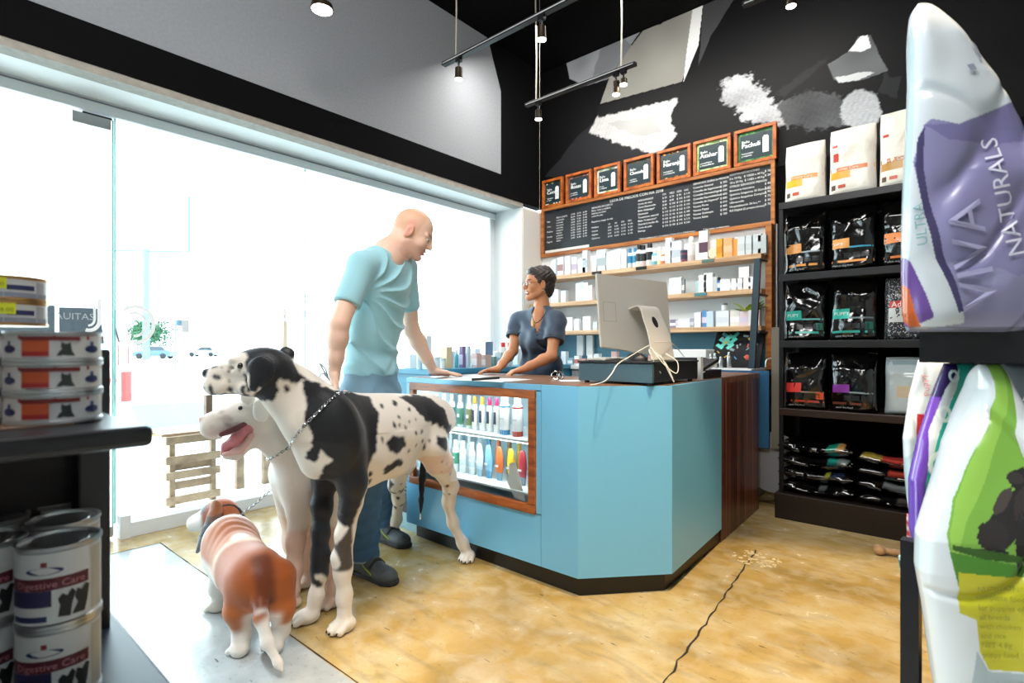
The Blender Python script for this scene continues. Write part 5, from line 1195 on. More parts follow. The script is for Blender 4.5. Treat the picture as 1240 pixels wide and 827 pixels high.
def big_can(c, label, group):
    r, h = 0.0415, 0.0955; x, y, z = c; f = facing(c) - 4
    t = thing('large_food_can', label, 'can', c, group)
    b = nb(); lathe(b, c, [(r-0.004, 0.0), (r+0.001, 0.0), (r+0.001, 0.004), (r-0.001, 0.006), (r-0.001, h-0.006), (r+0.001, h-0.004), (r+0.001, h), (r-0.002, h), (r-0.003, h-0.004), (0.03, h-0.004), (0.029, h-0.003), (0.0, h-0.003)], 40); obj('tin', b, m_tin, t, True)
    R = r - 0.0005
    b = nb(); lathe(b, (x, y, 0), [(R, z+0.006), (R, z+h-0.007)], 40); obj('paper_label', b, mat('can_paper', '#dcdde0', 0.45), t, True)
    def pt(nm, a0, a1, z0, z1, colr, tt=0.0005, sl=0.0):
        b = nb(); cylpatch(b, c, R, math.radians(f + a0), math.radians(f + a1), z0*h, z1*h, 10, tt); return obj(nm, b, mat('ink_' + colr.strip('#'), colr, 0.45), t, True)
    pt('maroon_band', -78, 45, 0.48, 0.63, '#5f1c2c'); pt('navy_block', -78, -6, 0.28, 0.48, '#2b2553', 0.0006); pt('navy_line', -70, -12, 0.10, 0.17, '#2c3560'); pt('side_print', 50, 75, 0.1, 0.9, '#b8b2a4')
    b = nb(); vs = []
    for k in range(16):
        a = 2*math.pi*k/16; aa = math.radians(f - 16 + 26*math.cos(a)); vs.append(b.verts.new(Vector(c) + Vector((math.cos(aa), math.sin(aa), 0))*(R+0.0008) + Vector((0,0,h*(0.72 + 0.045*math.sin(a))))))
    b.faces.new(vs); obj('oval_emblem', b, mat('ink_navy', '#232f66', 0.45), t); pt('emblem_crown', -20, -12, 0.77, 0.83, '#8c3140')
    b = nb(); text_map(b, 'Digestive Care', lambda a, e: Vector(c) + Vector((math.cos(math.radians(f-58) + a/R), math.sin(math.radians(f-58) + a/R), 0))*(R+0.0012) + Vector((0,0,0.515*h+e)), 0.0115); obj('lettering', b, mat('ink_pink', '#c98a92', 0.5), t)
    b = nb()
    for s0, pts in ((0, [(2,0.14),(18,0.12),(20,0.26),(25,0.40),(20,0.46),(14,0.38),(8,0.42),(2,0.36),(5,0.28)]), (1, [(20,0.13),(38,0.12),(42,0.24),(46,0.44),(40,0.47),(34,0.40),(27,0.44),(24,0.34),(28,0.26)])):
        vs = [b.verts.new(Vector(c) + Vector((math.cos(math.radians(f+a)), math.sin(math.radians(f+a)), 0))*(R+0.0009+0.0002*s0) + Vector((0,0,q*h))) for a, q in pts]; b.faces.new(vs)
    obj('puppy_print', b, mat('ink_puppy_black', '#22262a', 0.5), t)
    return t
rows = [((72, 0.665), 'front right'), ((76, 0.745), 'second row right'), ((62, 0.83), 'rear right'), ((-22, 0.66), 'front left'), ((-12, 0.745), 'second row left'), ((-8, 0.84), 'rear left')]
ZL = 0.6755
for (px, d), nm in rows:
    c = P(px, 700, d)
    for k in range(2):
        big_can((c.x, c.y, ZL + k*0.096), 'large white care food can with puppy picture, %s of the %s stack' % (['bottom', 'top'][k], nm), 'large food cans on the lower black shelf')

# ================================================================== RIGHT FOREGROUND RACK AND BIG BAGS
m_rk = mat('rack_black', '#101117', 0.35)
rk = thing('black_foreground_rack', 'black rack in the right foreground carrying large bags', 'rack', (0.25, 1.5, 0))
a0 = P(1113, 420, 1.03); a1 = P(1330, 400, 0.86)
fd = Vector((a1.x - a0.x, a1.y - a0.y, 0)).normalized(); bk = Vector((-fd.y, fd.x, 0))
if bk.dot(Vector((-0.1, 1, 0))) < 0: bk = -bk
def fr(s, t_, z): return a0.x + fd.x*s + bk.x*t_, a0.y + fd.y*s + bk.y*t_, z
for z1, th, nm in ((1.135, 0.060, 'shelf_board'), (0.30, 0.03, 'shelf_board')):
    b = nb(); slab(b, [fr(0, 0, z1), fr(0.62, 0, z1), fr(0.62, 0.5, z1), fr(0.0, 0.5, z1)], (0,0,-1), th); obj(nm, b, m_rk, rk)
for s, t_ in ((-0.02, 0.04), (0.60, 0.04), (0.60, 0.48), (0.02, 0.48)):
    b = nb(); p = fr(s, t_, 0); cbox(b, (p[0], p[1], 0.36 if s < 0 else 0.54), (0.03, 0.03, 0.72 if s < 0 else 1.08), 0, math.atan2(fd.y, fd.x)); obj('post', b, m_rk, rk)
def sheetbag(name, label, rows, colfn, m, thick=0.05, seed=0, wr=0.006, nu=170, nv=300, ws=22, extra=None, bias=0.5):
    """bag whose front outline is given by rows of (py, left px, right px, depth left, depth right); real thickness behind it"""
    rows = sorted(rows); ys = np.array([r[0] for r in rows], float)
    py = np.linspace(ys[0], ys[-1], nv); L = np.interp(py, ys, [r[1] for r in rows]); Rr = np.interp(py, ys, [r[2] for r in rows]); dl = np.interp(py, ys, [r[3] for r in rows]); dr = np.interp(py, ys, [r[4] for r in rows])
    u = np.linspace(0, 1, nu); UU, YY = np.meshgrid(u, py, indexing='ij'); PXs = L[None]*(1-UU) + Rr[None]*UU; DD = dl[None]*(1-UU) + dr[None]*UU
    uu = (PXs-620)/FPX; ww = (423-YY)/FPX
    X = (V2.x + R2.x*uu)*DD; Y = (V2.y + R2.y*uu)*DD; Z = CAMH + ww*DD
    S = np.stack([X, Y, Z], -1).reshape(-1, 3)
    nrm = Vector((-V2.x, -V2.y, 0)).normalized(); nrm = (nrm + Vector((-0.35*R2.x, -0.35*R2.y, 0))).normalized(); n = np.array(nrm)
    vt = np.linspace(0, 1, nv); pil = (1 - np.abs(2*UU-1)**4)**0.5 * ((1 - np.abs(2*vt[None]-1)**8)**0.5)
    wn_ = wr*(vnoise(S + seed, ws, seed) + 0.5*vnoise(S*np.array([1,1,0.5]) + seed, ws*2.6, seed+1)); cr = vnoise(S*np.array([1,1,0.45]) + 2*seed, ws*1.4, seed+2); wn_ = wn_ - wr*1.2*np.exp(-(cr/0.10)**2)
    F_ = S + n*(pil.ravel()*thick*bias + wn_*pil.ravel()**0.5)[:, None]; B_ = S - n*(pil.ravel()*thick*(1-bias) + 0.002)[:, None]
    V = np.concatenate([F_, B_]); idx = np.arange(nu*nv).reshape(nu, nv); N = nu*nv
    Q = [np.stack([idx[:-1,:-1], idx[:-1,1:], idx[1:,1:], idx[1:,:-1]], -1).reshape(-1,4), np.stack([idx[:-1,:-1]+N, idx[1:,:-1]+N, idx[1:,1:]+N, idx[:-1,1:]+N], -1).reshape(-1,4)]
    for a in (0, nu-1):
        s = np.stack([idx[a,:-1], idx[a,:-1]+N, idx[a,1:]+N, idx[a,1:]], -1); Q.append(s)
    for a in (0, nv-1):
        s = np.stack([idx[:-1,a], idx[1:,a], idx[1:,a]+N, idx[:-1,a]+N], -1); Q.append(s)
    C1 = colfn(PXs.ravel() + 0*wn_, YY.ravel(), UU.ravel(), np.tile(vt, nu)); C = np.concatenate([C1, C1])
    base = (float(V[:,0].mean()), float(V[:,1].mean()), float(V[:,2].min()))
    t = thing(name, label, 'bag', base)
    npmesh('bag_film', V, np.concatenate(Q), m, t, C, True)
    def surf(px, py_, off=0.003):
        j = np.interp(py_, py, np.arange(nv)); j = int(round(j)); uu_ = (px - L[j])/(Rr[j]-L[j]); i = int(round(min(max(uu_, 0), 1)*(nu-1)))
        return Vector(F_[i*nv + j]) + nrm*off
    def surfs(px, py_, off=0.003):
        j = min(max(np.interp(py_, py, np.arange(nv)), 0), nv-1.001); j0 = int(j); e = j - j0; lj = L[j0]*(1-e)+L[j0+1]*e; rj = Rr[j0]*(1-e)+Rr[j0+1]*e; i = min(max((px-lj)/(rj-lj), 0), 0.9999)*(nu-1); i0 = int(i); a = i - i0
        g = lambda p_, q_: F_[p_*nv+q_]
        return Vector(g(i0,j0)*(1-a)*(1-e)+g(i0+1,j0)*a*(1-e)+g(i0,j0+1)*(1-a)*e+g(i0+1,j0+1)*a*e) + nrm*off
    return t, surfs
def blend(C, mask, col, k=1.0): C[mask] = C[mask]*(1-k) + np.array(H(col))*k
def topcol(px, py, u, v):
    C = paint(px, '#8985ae'); 
    n = 6*np.sin(px*0.13) + 5*np.sin(py*0.07+px*0.05)
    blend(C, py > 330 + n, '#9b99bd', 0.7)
    mk = inpoly(px, py, [(1160,120),(1195,180),(1190,230),(1180,260),(1160,200)]); 
    blend(C, inpoly(px, py, [(1090,0),(1150,-5),(1240,100),(1300,160),(1300,100),(1235,122),(1195,140),(1150,160),(1120,152),(1112,158),(1102,200),(1110,240),(1121,270),(1134,318),(1150,352),(1160,392),(1120,398),(1080,400)]), '#cfd6dd')
    blend(C, inpoly(px, py, [(1112,158),(1150,160),(1195,140),(1300,92),(1300,170),(1200,180),(1140,178)]), '#6f6a98', 0.8)
    blend(C, inpoly(px, py, [(1085,0),(1104,5),(1104,120),(1097,260),(1100,400),(1085,400)]), '#b7cdd4')
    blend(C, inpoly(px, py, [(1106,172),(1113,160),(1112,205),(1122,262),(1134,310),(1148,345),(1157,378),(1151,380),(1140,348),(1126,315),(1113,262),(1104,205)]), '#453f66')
    blend(C, inpoly(px, py, [(1092,310),(1100,320),(1112,350),(1124,385),(1100,398),(1090,390)]), '#6a4a92')
    blend(C, inpoly(px, py, [(1093,345),(1098,350),(1105,380),(1112,396),(1100,397),(1092,385)]), '#c8612f')
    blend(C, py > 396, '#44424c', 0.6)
    return C
m_film = colmat('glossy_white_film', 0.22, coat=0.4, bump=0.2, bscale=18)
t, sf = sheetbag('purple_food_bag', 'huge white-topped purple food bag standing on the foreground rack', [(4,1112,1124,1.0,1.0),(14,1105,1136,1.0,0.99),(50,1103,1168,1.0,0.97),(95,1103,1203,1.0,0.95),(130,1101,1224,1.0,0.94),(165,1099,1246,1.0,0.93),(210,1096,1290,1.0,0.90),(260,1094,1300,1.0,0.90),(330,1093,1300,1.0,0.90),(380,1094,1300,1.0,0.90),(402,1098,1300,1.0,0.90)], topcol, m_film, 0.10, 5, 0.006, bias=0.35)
def vert_word(s, px, py, size, colr, tilt=0.0, off=0.004, parent=None, sfn=None):
    """word running up the bag: letter advance goes up the picture"""
    b = nb(); ca, sa = math.cos(tilt), math.sin(tilt)
    text_map(b, s, lambda a, e: sfn(px + a*sa + e*ca*1.0, py - a*ca + e*sa, off), size); return obj('lettering', b, mat('ink_' + colr.strip('#'), colr, 0.4), parent)
b = nb(); text_map(b, 'NATURALS', lambda a, e: sf(1226 - a*0.20 + (-e)*0.98, 313 - a*0.98 + e*0.2 - 0, 0.004), 29)
bmesh.ops.recalc_face_normals(b, faces=b.faces); obj('lettering', b, mat('ink_lilac_white', '#dcdcec', 0.45), t)
b = nb(); text_map(b, 'VIVA', lambda a, e: sf(1196 - a*0.18 - e*0.98, 372 - a*0.98 + e*0.2, 0.004), 60); obj('lettering', b, mat('ink_lilac_pale', '#a6a4c8', 0.4), t)
b = nb(); text_map(b, 'ULTRA', lambda a, e: sf(1116 - a*0.10 - e*0.95, 300 - a*0.98 + e*0.1, 0.004), 17); obj('lettering', b, mat('ink_teal_pale', '#7fa9ae', 0.4), t)
for pl, c in (([(1166,62),(1172,66),(1178,82),(1174,82)], '#8f95a8'), ([(1158,92),(1166,90),(1170,97),(1163,99)], '#8f95a8')):
    b = nb(); b.faces.new([b.verts.new(sf(x, y, 0.004)) for x, y in pl]); obj('dark_mark', b, mat('ink_' + c.strip('#'), c, 0.4), t)

def greencol(px, py, u, v):
    C = paint(px, '#dfe5e8'); n = 3*np.sin(py*0.05)
    G = [(1193,441),(1210,441),(1212,480),(1222,540),(1245,600),(1300,640),(1300,740),(1232,750),(1150,690),(1139,640),(1142,600),(1158,565),(1180,520),(1190,480)]
    blend(C, inpoly(px + n, py, G), '#7fb04a')
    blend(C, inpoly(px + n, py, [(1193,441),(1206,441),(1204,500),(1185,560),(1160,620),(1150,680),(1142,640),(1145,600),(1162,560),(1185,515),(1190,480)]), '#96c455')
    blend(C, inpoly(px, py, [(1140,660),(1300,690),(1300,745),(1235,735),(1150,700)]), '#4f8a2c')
    blend(C, inpoly(px, py, [(1226,650),(1300,640),(1300,700),(1230,690)]), '#b5c7a4')
    blend(C, inpoly(px, py, [(1150,684),(1228,690),(1236,740),(1240,801),(1186,798),(1175,776),(1172,740),(1152,732)]), '#c9c32a')
    blend(C, inpoly(px, py, [(1172,776),(1186,800),(1240,803),(1300,805),(1300,850),(1160,850)]), '#aebfc4')
    # printed puppy
    el = lambda cx, cy, rx, ry, an=0: (((px-cx)*np.cos(an)+(py-cy)*np.sin(an))/rx)**2 + ((-(px-cx)*np.sin(an)+(py-cy)*np.cos(an))/ry)**2 < 1 + 0.12*np.sin(px*0.9+py*0.7)
    for m_, c_ in ((el(1207,622,20,40,0.45), '#2d2a2b'), (el(1189,641,18,19), '#332f2e'), (el(1222,574,15,14), '#2b292a'), (el(1213,572,10,7,0.3), '#3b3736'), (el(1231,580,6,13,-0.3), '#1f1d1e'), (el(1226,607,13,26), '#3a3433'), (el(1236,650,6,42,-0.10), '#2b2829'), (el(1221,650,6,38,0.0), '#262425'), (el(1200,600,7,18,0.5), '#4a4340'), (el(1186,660,20,5), '#272425')): blend(C, m_, c_)
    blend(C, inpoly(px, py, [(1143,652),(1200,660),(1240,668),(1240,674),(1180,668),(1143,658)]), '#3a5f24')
    return C
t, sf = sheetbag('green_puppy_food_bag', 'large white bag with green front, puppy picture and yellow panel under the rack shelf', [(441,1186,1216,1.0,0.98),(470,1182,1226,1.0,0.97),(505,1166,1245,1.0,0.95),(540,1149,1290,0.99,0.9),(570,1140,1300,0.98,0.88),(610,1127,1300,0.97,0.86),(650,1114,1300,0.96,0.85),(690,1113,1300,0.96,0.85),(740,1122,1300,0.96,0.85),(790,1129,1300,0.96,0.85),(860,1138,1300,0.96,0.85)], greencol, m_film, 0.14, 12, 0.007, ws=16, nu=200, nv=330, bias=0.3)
b = nb()
for k in range(8): text_map(b, ['NUTRITION','complete food','for puppies of','all breeds','with chicken','and rice','NET 4 kg','puppy food'][k], lambda a, e: sf(1170 + k + a, 705 + k*11 - e, 0.004), 9)
obj('lettering', b, mat('ink_olive_text', '#8f8c1e', 0.45), t)
def tealcol(px, py, u, v):
    C = paint(px, '#2fae9f'); blend(C, u < 0.30, '#6a3fae'); blend(C, (u < 0.36) & (py < 480), '#2b1c55')
    for k, (x, y, r) in enumerate(((1138,500,8),(1131,560,13),(1128,590,7),(1150,455,6),(1122,620,6),(1140,530,5))): blend(C, ((px-x)**2 + ((py-y)*0.8)**2 < r*r) & ((px-x)**2 + ((py-y)*0.8)**2 > (r*0.55)**2), '#e3efee')
    blend(C, inpoly(px, py, [(1120,520),(1140,470),(1158,445),(1152,470),(1132,520),(1118,570)]), '#e6eef0', 0.8)
    return C
t, sf = sheetbag('teal_purple_bag', 'teal and purple printed bag wedged behind the green puppy food bag', [(440,1143,1180,1.16,1.14),(480,1128,1185,1.16,1.14),(530,1112,1165,1.15,1.12),(580,1101,1150,1.14,1.12),(640,1102,1135,1.13,1.12),(680,1110,1130,1.13,1.12),(720,1118,1135,1.13,1.12)], tealcol, m_film, 0.05, 22, 0.004, nu=90, nv=200)
def whitecol(px, py, u, v):
    C = paint(px, '#dde4e8'); blend(C, inpoly(px, py, [(1107,500),(1118,500),(1118,540),(1110,560),(1106,530)]), '#c02a32'); blend(C, inpoly(px, py, [(1090,560),(1106,540),(1108,600),(1098,600)]), '#a9c3cc', 0.6); return C
t, sf = sheetbag('white_red_bag', 'white paper bag with red corner leftmost under the rack shelf', [(436,1112,1150,1.30,1.28),(480,1101,1145,1.30,1.28),(530,1094,1125,1.29,1.28),(570,1096,1112,1.29,1.28),(620,1101,1112,1.29,1.28)], whitecol, m_film, 0.04, 25, 0.003, nu=60, nv=120)
b = nb(); text_map(b, 'Puppy', lambda a, e: sf(1122 - a*0.2 - e*0.95, 478 - a*0.95 + e*0.2, 0.004), 11); obj('lettering', b, mat('ink_pale_red', '#d98a88', 0.5), t)
t, sf = sheetbag('red_bag', 'small red patterned bag at the foot of the foreground rack', [(622,1098,1114,1.26,1.25),(650,1099,1112,1.26,1.25),(690,1102,1114,1.26,1.25)], lambda px, py, u, v: np.where((np.sin(px*0.9+py*0.5) > 0.55)[:, None], np.array(H('#e3c9c6')), np.array(H('#b5202c'))), m_film, 0.03, 27, 0.003, nu=16, nv=30)
t, sf = sheetbag('teal_small_bag', 'small teal and white bag below the red patterned bag', [(672,1088,1112,1.28,1.26),(700,1091,1114,1.28,1.26),(740,1098,1118,1.28,1.26)], lambda px, py, u, v: np.where((np.sin(px*0.5+py*0.35) > 0.3)[:, None], np.array(H('#bcd4d6')), np.array(H('#1c6d72'))), m_film, 0.03, 29, 0.003, nu=16, nv=30)
t, sf = sheetbag('grey_bag', 'grey bag with pale letter at the right picture edge under the rack shelf', [(440,1212,1300,1.10,1.05),(480,1216,1300,1.10,1.05),(520,1222,1300,1.10,1.05),(600,1232,1300,1.10,1.05)], lambda px, py, u, v: paint(px, '#6f7880'), m_film, 0.04, 30, 0.003, nu=20, nv=40)
b = nb(); text_map(b, 'A', lambda a, e: sf(1230 + a, 487 - e, 0.004), 16); obj('lettering', b, mat('ink_pale', '#dfe3e6', 0.5), t)
# rawhide bone on the floor by the rack
q = PZ(1088, 668, 0.03)
t = thing('rawhide_bone', 'beige rawhide dog bone lying on the floor at the foot of the foreground rack', 'dog bone', (q.x, q.y, 0))
Fd = Field((q.x-0.16, q.y-0.16, -0.01), (q.x+0.16, q.y+0.16, 0.09), 0.004)
dr = Vector((R2.x, R2.y, 0))*0.85 + Vector((-V2.x, -V2.y, 0))*0.5; dr.normalize(); sd = Vector((-dr.y, dr.x, 0)); c0 = Vector((q.x, q.y, 0.026))
Fd.cone(c0 - dr*0.075, 0.016, c0 + dr*0.075, 0.017, 0.01)
for s in (-1, 1):
    for w in (-1, 1): Fd.ell(c0 + dr*0.085*s + sd*0.02*w, (0.027, 0.02, 0.022), X=dr, k=0.012)
V, Q = Fd.mesh(); npmesh('bone_body', V, Q, mat('rawhide', '#b8926a', 0.6, var=0.15, scale=40, bump=0.3), t)
b = nb(); torus(b, c0 + dr*0.02, 0.019, 0.004, dr, 16, 6); obj('wrap_band', b, mat('rawhide_dark', '#8f6a48', 0.6), t, True)
# ================================================================== OUTSIDE THE WINDOW
m_pallet = wood('pallet_wood', '#80644e', '#a3866c', (3, 3, 3), 4, 0.7)
t = thing('pallet_bench', 'bench made of pale pallet wood standing outside against the window', 'bench', (-4.5, 1.6, 0))
XB = -4.30
def xyz(px, py): return PX(px, py, XB)
y0, y1 = xyz(208, 530).y, xyz(259, 530).y
for px in (209, 259):
    p = xyz(px, 560); b = nb(); box(b, XB-0.045, XB, p.y-0.018, p.y+0.018, -0.02, 0.475, 0.003); obj('leg', b, m_pallet, t)
for z, ext in ((0.455, 1.45), (0.315, 0.02), (0.205, 0.03), (0.03, 0.03)):
    b = nb(); box(b, XB, XB+0.02, y0-0.04, y1+0.04, z-0.028, z+0.028, 0.003); obj('slat', b, m_pallet, t)
b = nb(); box(b, XB-0.03, XB-0.01, y0, y1, 0.10, 0.155); obj('slat', b, m_pallet, t); b = nb(); box(b, XB-0.03, XB-0.01, y0, y1, 0.235, 0.29); obj('slat', b, m_pallet, t)
for k in range(5):
    b = nb(); x = XB - 0.045 - k*0.085; box(b, x-0.075, x, y0-0.05, y0+1.25, 0.475, 0.497, 0.003); obj('seat_board', b, m_pallet, t)
for px in (290, 322):
    p = PX(px, 560, XB-0.2); b = nb(); box(b, XB-0.225, XB-0.175, p.y-0.03, p.y+0.03, -0.02, 0.475, 0.003); obj('leg', b, m_pallet, t)
p = PX(252, 500, XB-0.55); b = nb(); box(b, p.x-0.03, p.x+0.03, p.y-0.025, p.y+0.025, 0.45, 0.72, 0.003); obj('back_post', b, wood('dark_pallet', '#54402f', '#705a48', (3,3,3), 4, 0.7), t)
# van parked outside
m_van = mat('white_van_paint', '#dfe3e6', 0.25, coat=0.6); m_vg = mat('van_window', '#10171c', 0.45, spec=0.3); m_tyre = mat('tyre', '#1b1c1e', 0.8)
def w2(px, py, d): return P(px, py, d)
vc = P(55, 423, 11.6); v = thing('white_van', 'white van with dark windows parked outside at the left', 'van', (vc.x, vc.y, 0))
va = P(142, 400, 11.3); fwd = Vector((-0.35, -1.0, 0)).normalized(); sd = Vector((-fwd.y, fwd.x, 0)); 
if sd.dot(Vector((-1,0,0))) < 0: sd = -sd
side = [(0, 0.35), (0, 1.25), (0.12, 1.75), (0.32, 2.12), (4.3, 2.15), (4.9, 1.3), (5.2, 1.15), (5.25, 0.35)]
def vp(s, z, o=0.0): q = Vector((va.x, va.y, 0)) + fwd*s + sd*o; q.z = z; return q
b = nb(); slab(b, [vp(s, z) for s, z in side], sd, 1.9); obj('van_body', b, m_van, v)
for s0, s1, za, zb in ((0.30, 0.95, 1.22, 1.95), (1.02, 2.3, 1.22, 1.98), (2.4, 3.6, 1.22, 1.98), (3.7, 4.35, 1.25, 1.95)):
    b = nb(); slab(b, [vp(s0 - (0.08 if s0 < 0.5 else 0), za), vp(s1, za), vp(s1, zb), vp(s0, zb)], -sd, 0.012); obj('side_window', b, m_vg, v)
b = nb(); slab(b, [vp(-0.012, 1.25, 0.15), vp(-0.012, 1.25, 1.75), vp(0.15, 1.98, 1.70), vp(0.15, 1.98, 0.20)], -fwd, 0.012); obj('rear_window', b, m_vg, v)
for o_ in (0.06, 1.68):
    b = nb(); slab(b, [vp(-0.01, 0.75, o_), vp(-0.01, 0.75, o_+0.16), vp(-0.01, 1.2, o_+0.16), vp(-0.01, 1.2, o_)], -fwd, 0.02); obj('tail_light', b, mat('tail_red', '#8f1a16', 0.25), v)
for s in (0.95, 4.3):
    for o_ in (-0.02, 1.92):
        b = nb(); lathe(b, vp(s, 0.32, o_), [(0.0,-0.09),(0.33,-0.09),(0.34,-0.05),(0.34,0.05),(0.33,0.09),(0,0.09)], 24, axis=sd); obj('wheel', b, m_tyre, v, True)
b = nb(); slab(b, [vp(0.0, 0.4, -0.02), vp(5.2, 0.4, -0.02), vp(5.2, 0.5, -0.02), vp(0.0, 0.5, -0.02)], sd, 0.02); obj('side_trim', b, mat('red_trim', '#c8473f', 0.4), v)
# red and white parking marker
p = P(153, 470, 7.5); t = thing('red_marker', 'red and white upright marker standing outside just right of the door glass edge', 'marker', (p.x, p.y, -0.02))
b = nb(); cbox(b, (p.x, p.y, 0.58), (0.06, 0.12, 0.42), 0, YAW); obj('red_panel', b, mat('marker_red', '#9c2722', 0.5), t); b = nb(); cbox(b, (p.x, p.y, 0.17), (0.06, 0.12, 0.38), 0, YAW); obj('white_base', b, m_white, t)
# cars
def car(c, L, hdg, colr, label):
    f = Vector((math.cos(hdg), math.sin(hdg), 0)); s = Vector((-f.y, f.x, 0)); c = Vector(c); t = thing('parked_car', label, 'car', (c.x, c.y, 0)); W_ = 1.75
    def q(a, z, o=0.0): r = c + f*(a*L) + s*o; r.z = z; return r
    b = nb(); slab(b, [q(a, z, -W_/2) for a, z in ((-0.5,0.3),(-0.5,0.85),(-0.46,0.95),(-0.3,0.98),(0.22,0.98),(0.42,0.88),(0.5,0.72),(0.5,0.3))], s, W_); obj('car_body', b, mat('paint_' + colr.strip('#'), colr, 0.25, coat=0.6), t)
    b = nb(); slab(b, [q(a, z, -W_/2+0.12) for a, z in ((-0.36,0.97),(-0.27,1.40),(0.02,1.44),(0.22,0.97))], s, W_-0.24); obj('car_cabin', b, mat('car_glass', '#26343d', 0.1), t)
    b = nb(); slab(b, [q(a, z, -W_/2+0.11) for a, z in ((-0.27,1.39),(0.02,1.43),(0.0,1.47),(-0.25,1.43))], s, W_-0.22); obj('car_roof', b, mat('paint_' + colr.strip('#'), colr, 0.25, coat=0.6), t)
    for a in (-0.31, 0.32):
        for o_ in (-W_/2+0.05, W_/2-0.05):
            b = nb(); lathe(b, q(a, 0.32, o_), [(0,-0.1),(0.32,-0.1),(0.32,0.1),(0,0.1)], 18, axis=s); obj('wheel', b, m_tyre, t, True)
    return t
hd = math.atan2(R2.y, R2.x) + math.pi + 0.12
p = P(188, 431, 62); car((p.x, p.y, 0), 4.0, hd, '#33536b', 'blue-grey hatchback car parked far across the street beside the tree')
p = P(247, 427, 80); car((p.x, p.y, 0), 4.2, hd, '#7d909c', 'small pale silver car far down the street right of the hatchback')
# tree
def tree(p, h, r, label, n=2600, seed=3, col='#2c5a3a'):
    t = thing('leafy_tree', label, 'tree', (p.x, p.y, 0)); b = nb(); tube(b, [(p.x, p.y, 0), (p.x+0.1, p.y, h*0.4), (p.x, p.y, h*0.62)], 0.25, 8, rad=[0.28, 0.2, 0.12]); obj('trunk', b, mat('bark', '#6b5a48', 0.9), t, True)
    rng = random.Random(seed); b = nb()
    for i in range(n):
        a = rng.random()*6.283; e = math.acos(2*rng.random()-1); rr = r*(rng.random()**0.4)*(0.8+0.25*math.sin(3*a+seed)); c = Vector((p.x + rr*math.sin(e)*math.cos(a), p.y + rr*math.sin(e)*math.sin(a), h*0.66 + rr*0.72*math.cos(e)))
        s = 0.10 + 0.14*rng.random(); d1 = Vector((rng.gauss(0,1), rng.gauss(0,1), rng.gauss(0,1))).normalized()*s; d2 = d1.cross(Vector((rng.gauss(0,1), rng.gauss(0,1), rng.gauss(0,1)))).normalized()*s*0.6
        b.faces.new([b.verts.new(c - d1), b.verts.new(c + d2), b.verts.new(c + d1), b.verts.new(c - d2)])
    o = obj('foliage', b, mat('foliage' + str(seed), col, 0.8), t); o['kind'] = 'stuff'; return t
p = P(180, 423, 70); tree(p, 4.9, 3.3, 'round green tree behind the parked hatchback across the street')
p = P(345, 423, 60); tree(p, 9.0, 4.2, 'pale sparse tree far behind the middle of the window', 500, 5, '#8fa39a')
# billboard
t = thing('billboard', 'large white billboard on a single pole far outside', 'billboard', (P(177, 423, 55).x, P(177, 423, 55).y, 0))
q = P(177, 330, 55); b = nb(); tube(b, [(q.x, q.y, 0), (q.x, q.y, CAMH + (423-302)/650*55)], 0.32, 12); obj('pole', b, mat('pale_pole', '#5f7a88', 0.6), t, True)
c0, c1, c2, c3 = P(122, 303, 55), P(229, 305, 55), P(229, 238, 55), P(122, 232, 55); b = nb(); slab(b, [c0, c1, c2, c3], (V2.x, V2.y, 0), 0.4); obj('panel', b, mat('billboard_white', '#f4f6f7', 0.6), t)
b = nb(); tube(b, [c0, c1], 0.10, 6); tube(b, [c1, c2], 0.13, 6); obj('panel_frame', b, mat('pale_blue_steel', '#4f6a78', 0.5), t)
# street sign and lamp-like post
t = thing('street_sign', 'thin street sign post with two small panels outside', 'sign', (P(213, 423, 26).x, P(213, 423, 26).y, 0))
q = P(212.5, 423, 26); b = nb(); tube(b, [(q.x, q.y, 0), (q.x, q.y, CAMH + 1.35)], 0.035, 8); obj('pole', b, mat('pale_pole', '#5f7a88', 0.6), t, True)
q = P(216, 391, 26); b = nb(); cbox(b, q, (0.25, 0.25, 0.28)); obj('sign_panel', b, mat('sign_blue', '#35566a', 0.5), t); q = P(224, 395, 26); b = nb(); cbox(b, q, (0.25, 0.3, 0.6)); obj('sign_panel', b, mat('sign_greybrown', '#5c5350', 0.5), t)
# far buildings washed by sun
b = nb(); q = P(460, 423, 85); t = thing('far_building', 'long pale building across the street', 'building', (q.x, q.y, 0)); cbox(b, (q.x, q.y, 2.6), (30, 8, 5.2), 0, YAW); obj('walls', b, mat('pale_wall', '#e9e4d8', 0.9), t)
for k in range(6):
    q2 = P(300 + k*40, 410, 80.5); b = nb(); cbox(b, (q2.x, q2.y, 2.4), (1.8, 0.1, 1.2), 0, YAW); obj('window', b, mat('pale_window', '#b9c4cc', 0.3), t)
